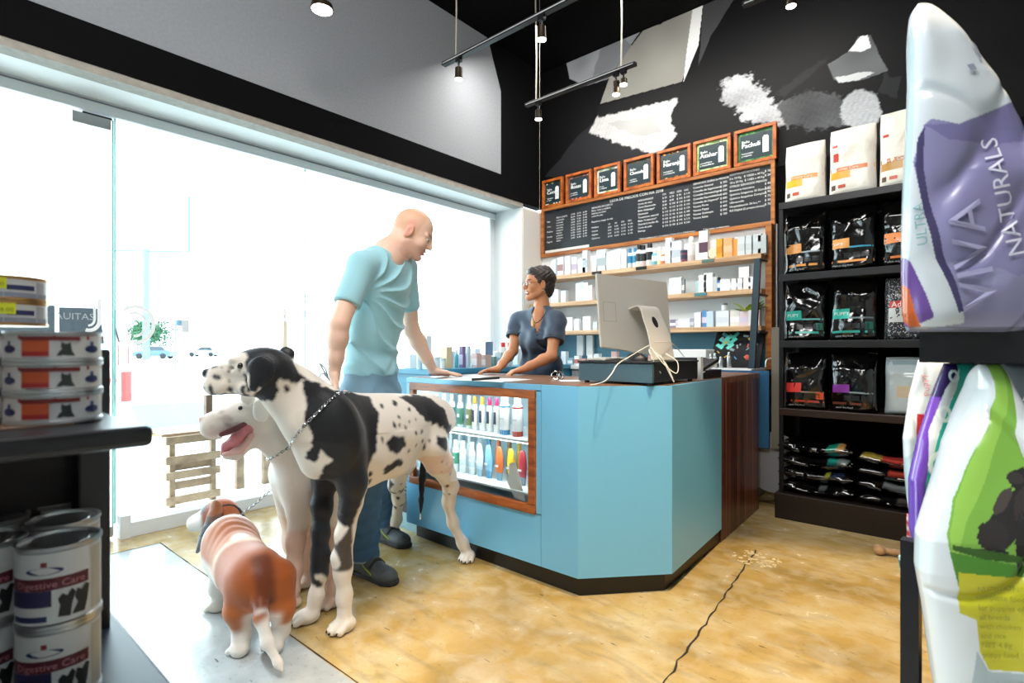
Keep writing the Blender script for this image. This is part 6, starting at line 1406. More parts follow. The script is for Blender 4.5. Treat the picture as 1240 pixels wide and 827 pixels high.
# ================================================================== DOGS
m_fur = colmat('short_coat', 0.5, bump=0.12, bscale=140, sheen=0.15, spec=0.35)
def dsurf(px):    # depth of the near flank of the tall dog along the picture
    return float(np.interp(px, [240, 330, 375, 410, 540, 580], [1.93, 1.93, 1.98, 2.06, 2.62, 2.78]))
def sagittal(poly, dep=None):
    out = []
    for x, y in poly:
        p = P(x, y, dep if dep else dsurf(x)); out.append((p.y, p.z))
    return out
def paw(F, c, d, s=1.0, k=0.012):
    """paw of four toes pointing along d"""
    d = Vector((d[0], d[1], 0)).normalized(); sd = Vector((-d.y, d.x, 0)); c = Vector(c)
    F.ell(c + Vector((0,0,0.002)), (0.040*s, 0.034*s, 0.026*s), X=d, k=k)
    for i, (o, a) in enumerate(((-0.030, 0.022), (-0.0105, 0.038), (0.0105, 0.038), (0.030, 0.022))):
        F.cone(c + sd*o*s*0.8 + d*(a-0.018)*s + Vector((0,0,0.010)), 0.0125*s, c + sd*o*s + d*(a+0.008)*s + Vector((0,0,-0.009)), 0.0120*s, 0.0015)
        CLAWS.append((c + sd*o*s + d*(a+0.016)*s + Vector((0,0,-0.007)), d))
CLAWS = []
def claws(parent, m_):
    for p, d in CLAWS:
        b = nb(); lathe(b, p, [(0.0042, 0), (0.0036, 0.006), (0.0, 0.013)], 7, axis=d + Vector((0,0,-0.55))); obj('claw', b, m_, parent, True)
    CLAWS.clear()
# ---------------------------------------------- great dane, black patches on white
F = Field((-2.70, 0.62, -0.01), (-1.80, 2.14, 1.18), 0.0056)
E = F.ell
ax_ = Vector((0.03, -1, 0))
E((-1.985, 1.30, .695), (.18, .120, .190), X=ax_, k=.05)
E((-2.00, 1.44, .70), (.21, .122, .185), X=ax_, k=.05)
E((-2.02, 1.61, .745), (.19, .098, .120), X=ax_, k=.06)
E((-2.04, 1.745, .755), (.135, .108, .108), X=ax_, k=.05)
F.cone((-2.0, 1.18, .872), .045, (-2.03, 1.72, .822), .045, .06)            # spine
E(P(364, 483, 2.08), (.20, .078, .108), X=P(408, 520, 2.14) - P(322, 446, 2.0), k=.05)   # neck
E(P(398, 520, 2.13), (.14, .105, .12), X=P(420, 560, 2.14) - P(390, 500, 2.08), k=.05)    # shoulder root
F.chain([(P(332, 474, 2.0), .038), (P(364, 512, 2.06), .058), (P(388, 556, 2.12), .080)], .05)   # throat and breast
for dd in (2.09, 2.24):                                                     # shoulder blades
    E(P(412, 520, dd), (.12, .030, .060), X=P(425, 560, dd) - P(405, 490, dd), k=.09)
hd_ = Vector((-R2.x, -R2.y, -0.06)).normalized()
sk = P(314, 447, 1.99)
E(sk, (.100, .068, .080), X=hd_, k=.03); E(P(330, 452, 2.0), (.08, .068, .08), X=hd_, k=.04)
F.cone(P(298, 446, 1.985), .050, P(262, 454, 1.96), .034, .03)             # muzzle top
F.cone(P(292, 462, 1.985), .046, P(262, 466, 1.96), .036, .02)             # flews
for s_ in (-.022, .022): E(P(263, 466, 1.955) + Vector((V2.x, V2.y, 0))*s_, (.040, .018, .036), X=hd_, k=.014)
E(P(251, 452, 1.955), (.017, .022, .018), X=hd_, k=.006)                    # nose
for s_ in (-.032, .032): E(P(289, 436, 1.975) + Vector((V2.x, V2.y, 0))*s_, (.022, .016, .012), X=hd_, k=.012)   # brows
E(P(304, 470, 1.975), (.045, .055, .030), X=hd_, k=.02)                     # cheek
for s_ in (-.041, .041): E(P(286, 446, 1.972) + Vector((V2.x, V2.y, 0))*s_, (.016, .010, .009), X=hd_, k=.004, sub=True)
E(P(317, 448, 1.915), (.050, .012, .052), X=Vector(hd_) + Vector((0,0,.35)), k=.016)      # near ear
E(P(309, 464, 1.912), (.028, .009, .034), X=hd_, k=.016)
E(P(322, 440, 2.08), (.045, .012, .045), X=hd_, k=.016); E(P(348, 427, 2.05), (.030, .013, .022), X=hd_ + Vector((0,0,.5)), k=.02)
def leg(F, pts, k=.03): F.chain(pts, k)
def low(px, py, d, z): p = P(px, py, d); return Vector((p.x, p.y, z))
pn = P(417, 752, 2.10); pn = Vector((pn.x, pn.y, .024)); pf = P(371, 745, 2.16); pf = Vector((pf.x, pf.y, .024))
leg(F, [(P(414,530,2.13), .080), (P(427,582,2.15), .058), (P(424,612,2.15), .042), (P(418,645,2.14), .034), (P(414,676,2.13), .036), (P(415,692,2.12), .031), (P(417,722,2.115), .0265), (pn, .03)])
leg(F, [(P(392,540,2.22), .070), (P(394,580,2.24), .052), (P(390,612,2.23), .040), (P(388,645,2.21), .033), (P(388,674,2.20), .035), (P(387,692,2.19), .030), (P(383,722,2.18), .0255), (pf + Vector((0.01,0.02,.01)), .03)])
fw = Vector((-0.55, -0.85, 0))
paw(F, pn, (-0.1, -1, 0), 1.15); paw(F, pf, fw, 1.15)
ph = P(567, 671, 2.80); ph = Vector((ph.x, ph.y, .022)); pq = P(474, 648, 3.10); pq = Vector((pq.x, pq.y, .022))
leg(F, [(P(520,512,2.60), .088), (P(520,538,2.58), .082), (P(531,560,2.62), .062), (P(541,576,2.68), .042), (P(546,590,2.72), .034), (P(543,607,2.74), .029), (P(548,632,2.77), .0245), (P(560,657,2.80), .0245), (ph, .028)], .035)
leg(F, [(P(500,522,2.80), .085), (P(489,556,2.82), .062), (P(480,586,2.90), .040), (P(483,603,2.98), .032), (P(480,630,3.05), .026), (pq, .027)], .035)
paw(F, ph, (0.35, -0.9, 0), 1.05); paw(F, pq, (-0.5, -0.8, 0), 1.05)
F.chain([(P(534,496,2.84), .035), (P(527,520,2.90), .026), (P(514,548,2.92), .020), (P(511,580,2.91), .0165), (P(510,605,2.89), .012), (P(509,628,2.87), .005)], .02)
# muscle and vein relief
X, Y, Z = F.ax[0][:,None,None], F.ax[1][None,:,None], F.ax[2][None,None,:]
near = np.abs(F.D) < .02
F.D = F.D - np.where(near, (0.0028*np.sin((Y*1.0+Z*.35)*58)*np.exp(-((Y-1.45)/.14)**2)*np.exp(-((Z-.66)/.11)**2) + .003*np.sin(Z*34+Y*21+X*9)*(Z<.75)*(Z>.45) + .0016*np.sin(Z*70+Y*45)*(Z<.45)*(Z>.1)).astype(np.float32), 0)
V, Q = F.mesh()
C = paint(V, '#e8ded2')
sy = V[:,1] + 0.006*vnoise(V, 70, 3) + 0.002*vnoise(V, 150, 5); sz = V[:,2] + 0.006*vnoise(V, 70, 4) + 0.002*vnoise(V, 150, 6)
B = '#15161b'
def patchc(poly, colr=B, cond=None, dep=None):
    mk = inpoly(sy, sz, sagittal(poly, dep)); 
    if cond is not None: mk &= cond
    C[mk] = H(colr)
head = V[:,1] < 0.93
patchc([(297,436),(300,420),(318,408),(360,410),(366,440),(376,452),(382,462),(362,463),(345,461),(332,455),(322,452),(316,456),(310,466),(306,478),(300,478),(297,466)])
C[(V[:,2] > P(340,438,2.05).z) & (V[:,1] < P(300,438,2.0).y + .35) & (V[:,0] < -2.02) & (V[:,1] > P(305,438,2.0).y)] = H(B)
patchc([(374,464),(392,462),(410,472),(440,474),(456,480),(457,500),(452,520),(448,545),(440,570),(436,596),(430,612),(424,640),(412,628),(400,605),(396,580),(400,560),(392,545),(382,555),(378,520),(372,506),(378,492)])
patchc([(383,540),(390,548),(387,562),(378,560),(377,548)])
patchc([(488,480),(512,478),(528,484),(534,496),(536,510),(528,516),(518,512),(508,508),(500,494)])
patchc([(530,506),(541,515),(546,528),(538,524),(530,516)]); patchc([(521,526),(534,530),(534,545),(526,542),(521,535)])
patchc([(468,525),(480,528),(484,540),(470,550),(463,545),(460,534)]); patchc([(462,562),(478,553),(480,560),(466,572),(460,570)])
rng = np.random.RandomState(7)
spots = [(480,489,5,4),(492,494,2,2),(478,503,2.5,2),(456,532,2,3),(495,523,2,2),(503,522,2,2),(518,513,3,4),(446,573,4,3),(448,584,4,4),(483,517,2,2),(476,516,2,2),(509,541,2.5,4),(514,532,1.5,2),(470,514,2,3),(528,556,1.2,1.5),(531,570,1,1),(543,575,1.5,2),(545,590,2,2),(540,600,1.5,2),(546,612,2,4),(545,625,1.5,2),(551,640,2,4),(557,652,3,5),(440,530,2,3),(452,505,2,2),(534,560,1,1.2),(541,562,1,1),(538,585,1.2,1.2),(549,600,1,1.5),(464,492,2,2),(487,545,1.5,2),(352,470,4,4),(497,508,1.3,1.3),(488,508,1.6,1.6),(505,533,1.6,2.5),(470,590,1.6,1.6),(494,538,1.5,2.5)]
for x, y, a, b_ in spots:
    p = P(x, y, dsurf(x)); s = dsurf(x)/FPX; mk = (((sy - p.y)/(a*s*0.95))**2 + ((sz - p.z)/(b_*s))**2 < 1) & (V[:,0] > -2.35); C[mk] = H(B)
dv = V @ np.array([V2.x, V2.y, 0.0])
C[(np.linalg.norm(V - np.array(P(350,426,2.05)), axis=1) < .055) & (V[:,2] > P(350,434,2.05).z)] = H(B)
earm = (np.linalg.norm((V - np.array(P(315,450,1.92)))*np.array([1,1,.85]), axis=1) < .066) & (V[:,2] > P(315,469,1.92).z) & (V[:,1] > P(296,450,1.93).y); C[earm] = H(B)
lo_ = (np.linalg.norm(V - np.array(P(318,482,1.95)), axis=1) < .05) & ~earm & (V[:,1] < P(312,480,1.95).y); C[lo_] = H('#e8ded2')
C[(((sy - P(324,474,1.94).y)/.028)**2 + ((sz - P(324,474,1.94).z)/.036)**2 < 1)] = H(B)
# speckled muzzle and dark nose, eye
muz = (V[:,0]*hd_.x + V[:,1]*hd_.y) > (sk.x*hd_.x + sk.y*hd_.y) + 0.015
C[muz & (vnoise(V, 130, 11) > 0.62) & (V[:,2] < 1.04)] = H('#33343a'); C[muz & (V[:,2] > 1.0)] = C[muz & (V[:,2] > 1.0)]*0.86
C[(np.linalg.norm(V - np.array(P(249,451,1.95)), axis=1) < 0.024)] = H('#1b1a1c')
C[muz & (np.abs(V[:,2] - (P(270,479,1.96).z)) < 0.008)] = H('#2a2a30')
# black far foreleg, spotted far hind leg, leg patches, tail
dl = np.array(P(388,640,2.21)); m1 = (np.abs(V[:,0]-dl[0]) < .065) & (np.abs(V[:,1]-dl[1]) < .085) & (sz < .50) & (sz > .155) & (V[:,0] < (P(405,640,2.18).x + 0.0)); 
nearleg = np.array([P(418,640,2.14).x, P(418,640,2.14).y]); farl = np.array([P(388,640,2.21).x, P(388,640,2.21).y])
dn = np.hypot(V[:,0]-nearleg[0], V[:,1]-nearleg[1]); df = np.hypot(V[:,0]-farl[0], V[:,1]-farl[1])
C[(df < dn) & (df < .10) & (sz < .56) & (sz > .165 + .03*vnoise(V, 60, 2))] = H(B)
C[(dn < df) & (dn < .10) & (sz < .44) & (sz > .235) & (vnoise(V, 24, 9) > -0.3) & (V[:,0] > nearleg[0]-0.02) & (V[:,1] < nearleg[1] + 0.01)] = H('#4a4038')
C[(V[:,0] < -2.33) & (V[:,1] > 1.6) & (vnoise(V, 85, 13) > 0.75) & (V[:,2] < 0.55)] = H('#202026')
tl = np.array([P(511,585,2.91).x, P(511,585,2.91).y]); tm = (np.hypot(V[:,0]-tl[0], V[:,1]-tl[1]) < .06) & (V[:,2] > .22) & (V[:,2] < .70); C[tm] = H('#121216')
C[(vnoise(V, 12, 20) > 1.2) & (C[:,0] > 0.5)] *= 0.93
un = (V[:,2] < .60) & (V[:,1] > 1.62) & (V[:,1] < 1.80) & (V[:,2] > .50) & (C[:,0] > .4); C[un] = C[un]*np.array(H('#e6c9b8'))/np.array(H('#e8ded2'))
toes = (V[:,2] < .012) & (vnoise(V, 200, 8) > 0.2) & (np.array([1]*len(V)) > 0)
C[toes & (V[:,2] < .006)] = H('#3a3330')
dane = thing('great_dane', 'tall white great dane with large black patches standing before the counter', 'dog', (-2.0, 1.5, 0))
C = smooth_cols(C, Q, 1); npmesh('dog_body', V, Q, m_fur, dane, C); claws(dane, mat('claw_dark', '#1d1a1a', 0.4))
m_eye = mat('dark_eye', '#151210', 0.08, spec=0.9)
b = nb(); bmesh.ops.create_uvsphere(b, u_segments=12, v_segments=8, radius=0.011, matrix=Matrix.Translation(P(291, 443, 1.925))); obj('eye', b, m_eye, dane, True)
# chain collar
m_chain = mat('steel_chain', '#c4c8cb', 0.2, metal=1.0)
def chain(name, pts, pitch, r, parent=None, label=None, cat=None, n=None):
    """links along a path, one mesh (a chain is counted as one part)"""
    P_ = [Vector(p) for p in pts]; seg = [0]
    for a, c in zip(P_, P_[1:]): seg.append(seg[-1] + (c-a).length)
    N = max(4, int(seg[-1]/pitch)); b = nb()
    for i in range(N):
        s = (i+0.5)*seg[-1]/N; k = max(j for j in range(len(seg)) if seg[j] <= s + 1e-9); k = min(k, len(P_)-2); t = (P_[k+1]-P_[k]); p = P_[k] + t*((s-seg[k])/max(t.length, 1e-6)); t.normalize()
        a = t.cross(Vector((0.3, 0.2, 1))).normalized(); 
        if i % 2: a = t.cross(a)
        c_ = t.cross(a); pts2 = [p + t*(pitch*0.72*math.cos(q*math.pi/5)) + c_*(pitch*0.38*math.sin(q*math.pi/5)) for q in range(10)]
        tube(b, pts2, r, 4, closed=True)
    o = obj(name, b, m_chain, parent, True)
    return o
cpts = [P(350,541,2.03), P(362,537,1.95), P(374,528,1.925), P(386,512,1.93), P(397,495,1.97), P(404,482,2.04), P(408,480,2.13), P(400,492,2.24), P(384,515,2.27), P(366,535,2.22), P(352,542,2.12), P(350,541,2.03)]
def ringfit(Vs, c, n, lo, hi, cnt=40, off=0.004):
    """closed path that hugs the surface where the plane (c, n) cuts it"""
    c = np.array(c); n = Vector(n).normalized(); a = n.cross(Vector((0,0,1))).normalized(); e = n.cross(a); nn = np.array(n)
    q = Vs - c; near = (np.abs(q @ nn) < 0.009) & (np.linalg.norm(q, axis=1) < hi) & (np.linalg.norm(q, axis=1) > lo); q = q[near]
    ang = np.arctan2(q @ np.array(e), q @ np.array(a)); rad = np.sqrt((q @ np.array(a))**2 + (q @ np.array(e))**2); out = []
    last = None
    for i in range(cnt):
        t = -math.pi + 2*math.pi*(i+0.5)/cnt; m_ = np.abs((ang - t + math.pi) % (2*math.pi) - math.pi) < 2*math.pi/cnt
        r = float(np.median(rad[m_])) if m_.any() else (last if last else (lo+hi)/2); last = r
        out.append(Vector(c) + (a*math.cos(t) + e*math.sin(t))*(r + off))
    for _ in range(2): out = [(out[i-1] + out[i]*2 + out[(i+1) % cnt])/4 for i in range(cnt)]
    return out + [out[0]]
ctr = (-2.0, 1.045, .845); pa = P(350,541,2.03); pb = P(406,480,2.08)
ax2 = (Vector(pb)-Vector(pa)).cross(Vector((V2.x, V2.y, 0))).normalized()
collar = ringfit(V, ((pa+pb)/2 + Vector((V2.x*0.09, V2.y*0.09, 0))), ax2, 0.03, 0.24, 44, 0.004)
chain('chain_collar', collar, 0.0135, 0.0022, dane)
# ---------------------------------------------- white dog sitting behind, mouth open
F = Field((-2.85, 0.70, -0.01), (-1.95, 1.62, 1.0), 0.0062); E = F.ell
hw_ = Vector((-R2.x, -R2.y, -0.15)).normalized()
sk2 = P(306, 502, 2.17)
E(sk2, (.095, .07, .070), X=hw_, k=.03)
E(P(316,498,2.09), (.034, .010, .045), X=hw_, k=.012)
F.cone(P(290,500,2.16), .052, P(256,512,2.12), .040, .03); F.cone(P(282,514,2.15), .040, P(258,520,2.12), .036, .025)
E(P(256,518,2.12), (.035,.036,.032), X=hw_, k=.02); E(P(245,508,2.105), (.014,.017,.013), X=hw_, k=.008)
F.cone(P(306,528,2.16), .040, P(286,548,2.14), .026, .02); F.cone(P(286,548,2.14), .026, P(276,550,2.13), .022, .02)
F.cone(P(318,512,2.19), .075, P(345,532,2.24), .088, .04); F.cone(P(345,532,2.24), .088, P(372,560,2.34), .115, .04)
E(P(300,480,2.10), (.03,.012,.035), X=hw_, k=.012)
F.cone(P(372,560,2.34), .125, P(376,600,2.38), .110, .05)
F.cone((-2.31, 1.20, .55), .125, (-2.50, 1.36, .30), .145, .05); E((-2.55, 1.38, .16), (.13,.13,.14), k=.04)
p1 = P(352, 733, 2.285); p1 = Vector((p1.x, p1.y, .022)); p2 = P(402, 737, 2.30); p2 = Vector((p2.x, p2.y, .022))
leg(F, [(P(360,580,2.32), .075), (P(364,615,2.33), .052), (P(358,655,2.31), .036), (P(356,690,2.30), .033), (P(354,715,2.29), .026), (p1, .027)])
leg(F, [(P(388,580,2.38), .075), (P(398,620,2.37), .048), (P(400,668,2.34), .036), (P(401,690,2.33), .032), (P(402,715,2.31), .026), (p2, .027)])
paw(F, p1, (-0.5,-0.85,0), 1.1); paw(F, p2, (-0.2,-1,0), 1.1)
F.cone(P(372,640,2.60), .085, P(371,668,2.52), .05, .03); F.cone(P(371,668,2.52), .045, P(373,700,2.52), .028, .03); p3 = P(370,706,2.48); p3 = Vector((p3.x, p3.y, .022)); paw(F, p3, (-0.5,-0.85,0), 1.0)
V, Q = F.mesh(); C = paint(V, '#e6dcd2'); C *= (1 + 0.05*vnoise(V, 12, 2))[:, None]
pinkl = (V[:,2] < .33) & (V[:,2] > .02); C[pinkl] = H('#e0bfac'); 
nose2 = np.linalg.norm(V - np.array(P(243,508,2.10)), axis=1) < 0.018; C[nose2] = H('#c59a94')
mz = np.linalg.norm(V - np.array(P(262,515,2.1)), axis=1) < 0.07; C[mz & (vnoise(V, 160, 5) > 0.9)] = H('#8d7b74'); C[mz & (V[:,2] < P(260,518,2.1).z)] = H('#dccbc0')
C[(V[:,2] < .008)] = H('#b5948a')
wd = thing('white_dog', 'large white dog with open mouth and pink tongue sitting behind the great dane', 'dog', (-2.3, 1.25, 0))
C = smooth_cols(C, Q, 3); npmesh('dog_body', V, Q, m_fur, wd, C); claws(wd, mat('claw_pale', '#a08a80', 0.4)); Vw = V
b = nb(); bmesh.ops.create_uvsphere(b, u_segments=12, v_segments=8, radius=0.009, matrix=Matrix.Translation(P(291, 494, 2.105))); obj('eye', b, m_eye, wd, True)
F = Field(tuple(np.array(P(275,540,2.13)) - 0.13), tuple(np.array(P(275,540,2.13)) + 0.14), 0.004)
F.chain([(P(300,520,2.11), .022), (P(286,532,2.09), .023), (P(274,541,2.085), .018), (P(270,549,2.08), .010)], .01)
Vt, Qt = F.mesh(); npmesh('tongue', Vt, Qt, mat('tongue_pink', '#d07f86', 0.3, var=0.12, scale=60, sss=0.2), wd)
F = Field(tuple(np.array(P(285,530,2.12)) - 0.13), tuple(np.array(P(285,530,2.12)) + 0.14), 0.004)
F.cone(P(296,515,2.105), .014, P(268,526,2.075), .010, .01); Vt, Qt = F.mesh(); npmesh('gum', Vt, Qt, mat('gum_dark', '#6e3a40', 0.35), wd)
F = Field(tuple(np.array(P(285,530,2.12)) - 0.13), tuple(np.array(P(285,530,2.12)) + 0.14), 0.004)
F.chain([(P(304,528,2.10), .013), (P(292,546,2.08), .011), (P(272,550,2.065), .009)], .008); Vt, Qt = F.mesh(); npmesh('lower_lip', Vt, Qt, mat('lip_pink', '#dcb0aa', 0.4), wd)
b = nb()
for x, y in ((268,530),(264,529)): lathe(b, P(x, y, 2.08), [(0.004, 0.004), (0.0, -0.014)], 8)
obj('tooth', b, m_white, wd, True)
pa = P(338,543,2.16); pb = P(372,541,2.26)
chain('chain_collar', ringfit(Vw, P(362,530,2.28), (Vector(P(385,575,2.3)) - Vector(P(345,520,2.26))).normalized(), 0.03, 0.22, 40, 0.004), 0.0115, 0.002, wd)
# ---------------------------------------------- basset hound, rear view
F = Field((-2.78, 0.62, -0.01), (-1.68, 1.16, 0.56), 0.0055); E = F.ell
ba = Vector((-0.97, 0.16, 0)).normalized()
E((-2.03, .885, .245), (.135, .108, .115), X=ba, k=.04)         # rump
E((-2.19, .905, .245), (.17, .105, .115), X=ba, k=.05)
E((-2.36, .935, .255), (.15, .112, .13), X=ba, k=.05)           # shoulders
F.cone((-2.40, .94, .30), .085, P(278, 640, 2.52), .068, .05)   # neck
bh = Vector((-R2.x*0.9 + V2.x*0.35, -R2.y*0.9 + V2.y*0.35, -0.1)).normalized()
hb = P(268, 622, 2.47); E(hb, (.085, .066, .070), X=bh, k=.03)
F.cone(P(255,624,2.47), .042, P(236,632,2.50), .032, .03); F.cone(P(250,632,2.47), .034, P(236,636,2.50), .028, .02); E(P(225,629,2.52), (.013,.013,.012), X=bh, k=.01)
lp = lambda px, py, d, z: low(px, py, d, z)
f1 = lp(290, 800, 1.93, .02); f2 = lp(332, 793, 1.95, .02); f3 = lp(262, 745, 2.26, .02); f4 = lp(300, 735, 2.45, .02)
F.chain([(P(300,700,1.97), .070), (P(288,738,1.94), .046), (P(293,766,1.96), .028), (lp(292,780,1.945,.055), .0265), (f1, .027)], .02)
F.chain([(P(335,700,1.99), .070), (P(341,736,1.97), .046), (P(341,763,1.99), .028), (lp(336,779,1.975,.055), .0265), (f2, .027)], .02)
F.chain([(P(272,690,2.24), .055), (P(265,712,2.25), .038), (lp(268,733,2.27,.055), .029), (f3, .029)], .02)
F.chain([(P(305,690,2.36), .055), (lp(302,720,2.42,.08), .036), (f4, .03)], .03)
for f, d in ((f1, (-1, .0, 0)), (f2, (-1, 0.05, 0)), (f3, (-0.85, -0.5, 0)), (f4, (-0.9, 0.3, 0))): paw(F, f + Vector((0,0,.002)), d, 0.92)
F.chain([(P(315,722,1.90), .026), (P(316,748,1.85), .022), (P(324,778,1.82), .018), (P(337,803,1.80), .012), (P(342,812,1.79), .005)], .02)
for k in range(7):   # skin folds behind the neck
    pass
ro = (V2.x, V2.y)
msk = None
V, Q = F.mesh()
# loose skin wrinkles across the shoulders
s_ = (V[:,0] + 2.40)*ba.x + (V[:,1]-.93)*ba.y
wv = np.exp(-((s_ + 0.10)/0.10)**2) * (V[:,2] > .20); V[:,2] += 0.0013*np.sin(s_*150 + 30*(V[:,1]-.93)**2*8 + 1.5*np.sin(V[:,1]*40)) * wv
C = paint(V, '#ece4da')
sA = (V[:,0] + 2.03)*ba.x + (V[:,1]-.885)*ba.y      # along the body, 0 at rump centre, grows to the head
sB = (V[:,0] + 2.03)*(-ba.y) + (V[:,1]-.885)*ba.x
nz = 0.012*vnoise(V, 30, 1)
brown = '#a4531f'
top = (V[:,2] + nz > .13) & (sA + nz < 0.13); C[top] = H(brown); 
mid_ = (V[:,2] + nz > .235) & (sA + nz >= 0.13) & (sA + nz < .215); C[mid_] = H('#d9b493')
sad = (V[:,2] + nz > .265 + 0.0*nz) & (sA + nz >= .17) & (sA + nz < .37) ; C[sad] = H('#b4683a')
C[(V[:,2] + nz > .13) & (sA + nz < -.045) & (np.abs(sB + 0.003) < 0.035)] = H('#6f3315')
C[(np.hypot(sA - .185, sB - 0.01) < .03) & (V[:,2] > .3)] = H('#eadccf')
thigh = (V[:,2] > .10 + 0.8*nz) & (V[:,2] < .19) & (sA < 0.1) & (V[:,1] < 2) ; C[thigh] = H('#b5622c')
tip = np.array(P(325,775,1.82)); tb = np.array(P(315,722,1.90))
def segd(V, a, b):
    a = np.array(a); b = np.array(b); t = np.clip(((V-a) @ (b-a))/((b-a) @ (b-a)), 0, 1); return np.linalg.norm(V - (a + t[:,None]*(b-a)), axis=1)
tailm = (np.minimum(np.minimum(segd(V, P(316,745,1.855), P(324,778,1.82)), segd(V, P(324,778,1.82), P(337,803,1.80))), segd(V, P(337,803,1.80), P(342,812,1.79))) < .026); tailup = segd(V, P(315,722,1.90), P(316,745,1.855)) < .027; C[tailm] = H('#f0e8de')
C[(sA < -.02) & (V[:,2] < .155) & (np.abs(sB) < .055) & ~tailm & (V[:,2] > .06)] = H('#ead9cb'); C[tailup] = H('#7a3a18'); C[tailm] = H('#f0e8de')
hd2 = (V[:,2] > .30) & (sA > .45); 
dhead = np.linalg.norm(V - np.array(hb), axis=1)
C[(dhead < .115)] = H('#ece4da'); C[(dhead < .10) & ((V[:,0]-hb.x)*bh.x + (V[:,1]-hb.y)*bh.y < .045)] = H('#a9562a')
C[(dhead < .10) & (np.linalg.norm(V - np.array(P(250,618,2.45)), axis=1) < .03)] = H('#4a3a34')
C[np.linalg.norm(V - np.array(P(224,629,2.52)), axis=1) < .02] = H('#1a1718')
C[(V[:,2] < .088 + .5*nz)] = H('#eee6dc')
C[(V[:,2] > .10) & (V[:,2] < .17) & (sA < .10) & (np.abs(sB) > .06)] = H('#b5622c'); C[tailm] = H('#f0e8de')
bs = thing('basset_hound', 'low brown and white basset hound seen from behind with hanging tail', 'dog', (-2.2, .9, 0))
C = smooth_cols(C, Q, 7); npmesh('dog_body', V, Q, m_fur, bs, C); claws(bs, mat('claw_pale', '#a08a80', 0.4)); Vb = V
F = Field(tuple(np.array(P(250,640,2.42)) - 0.17), tuple(np.array(P(250,640,2.42)) + 0.17), 0.004)
side_ = (-Vector((V2.x, V2.y, 0))).normalized()
F.ell(P(262,616,2.395), (.034,.016,.040), X=bh, k=.02); F.ell(P(258,634,2.375), (.044,.013,.050), X=bh, k=.03); F.ell(P(250,650,2.37), (.040,.011,.042), X=bh, k=.03); F.cone(P(247,652,2.37), .020, P(239,668,2.365), .008, .02)
Vt, Qt = F.mesh(); Ct = paint(Vt, '#4b4a4e'); zt = Vt[:,2] + 0.01*vnoise(Vt, 60, 1); Ct[zt > P(256,632,2.39).z] = H('#6b4a3c'); Ct[zt > P(258,620,2.4).z] = H('#9a5a34'); Ct[(zt < P(250,650,2.38).z)] = H('#6f757c')
npmesh('ear', Vt, Qt, m_fur, bs, Ct)
nk = (hb + Vector((-2.40, .94, .30)))/2
cc_ = ringfit(Vb, P(289,632,2.49), (Vector(hb) - Vector((-2.40,.94,.27))).normalized(), 0.02, 0.13, 30, 0.004)
b = nb(); tube(b, cc_[:-1], 0.0075, 6, closed=True); obj('collar', b, mat('black_leather', '#16161a', 0.4), bs, True)
b = nb(); cbox(b, P(285,628,2.40), (.03,.012,.018), 0.002, 0.7); obj('buckle', b, m_steel, bs)
# ================================================================== PEOPLE
m_skin = colmat('skin', 0.5, sss=0.12, spec=0.4)
def head_prims(F, c, f, u, s=1.0, fem=False, smile=True):
    f = Vector(f).normalized(); u = Vector(u); u = (u - f*u.dot(f)).normalized(); l = u.cross(f); c = Vector(c)
    W_ = lambda x, y, z: c + (f*x + l*y + u*z)*s
    def E(p, r, k=.012, sub=False, X=f, Z=u): F.ell(W_(*p), tuple(q*s for q in r), X=X, Z=Z, k=k*s, sub=sub)
    def K(p, r0, q, r1, k=.012, sub=False): F.cone(W_(*p), r0*s, W_(*q), r1*s, k*s, sub)
    jw = 0.040 if fem else 0.046
    E((-.012, 0, .034), (.100, .077, .090), .02)
    E((.030, 0, -.022), (.066, .060, .082), .02)
    E((-.03, 0, -.02), (.07, .068, .07), .02)
    for y in (-1, 1):
        K((.002, y*jw, -.055), .026, (.062, y*.016, -.096), .020, .02)
        E((.062, y*.036, -.028), (.026, .022, .026), .015)
        K((.084, y*.012, .022), .012, (.074, y*.046, .018), .010, .012)
    E((.076, 0, -.100), (.020, .020, .016), .015)
    K((.088, 0, .016), .010, (.108, 0, -.020), .011, .012); E((.107, 0, -.028), (.014, .013, .011), .006)
    for y in (-1, 1): E((.098, y*.013, -.032), (.010, .007, .007), .004)
    E((.090, 0, -.056), (.014, .024, .008), .006); E((.088, 0, -.069), (.013, .021, .0085), .006)
    if smile: E((.100, 0, -.062), (.014, .022, .0045), .002, True)
    for y in (-1, 1):
        E((.098, y*.031, .003), (.020, .017, .011), .006, True)
        ex = Vector(W_(1, 0, 0) - W_(0,0,0))
        E((-.008, y*.078, -.006), (.020, .007, .031), .004); E((-.004, y*.086, -.004), (.010, .005, .018), .003, True); E((-.012, y*.077, -.030), (.010, .006, .010), .004)
    return W_
def add_eyes(W_, s, parent, m_iris='dark_eye'):
    for y in (-1, 1):
        b = nb(); bmesh.ops.create_uvsphere(b, u_segments=12, v_segments=8, radius=.0115*s, matrix=Matrix.Translation(W_(.0795, y*.031, .002))); e = obj('eye', b, mat('eye_white', '#e4e0da', 0.15), parent, True)
        b = nb(); bmesh.ops.create_uvsphere(b, u_segments=10, v_segments=6, radius=.0058*s, matrix=Matrix.Translation(W_(.0866, y*.031, .001))); obj('iris', b, m_eye, e, True)
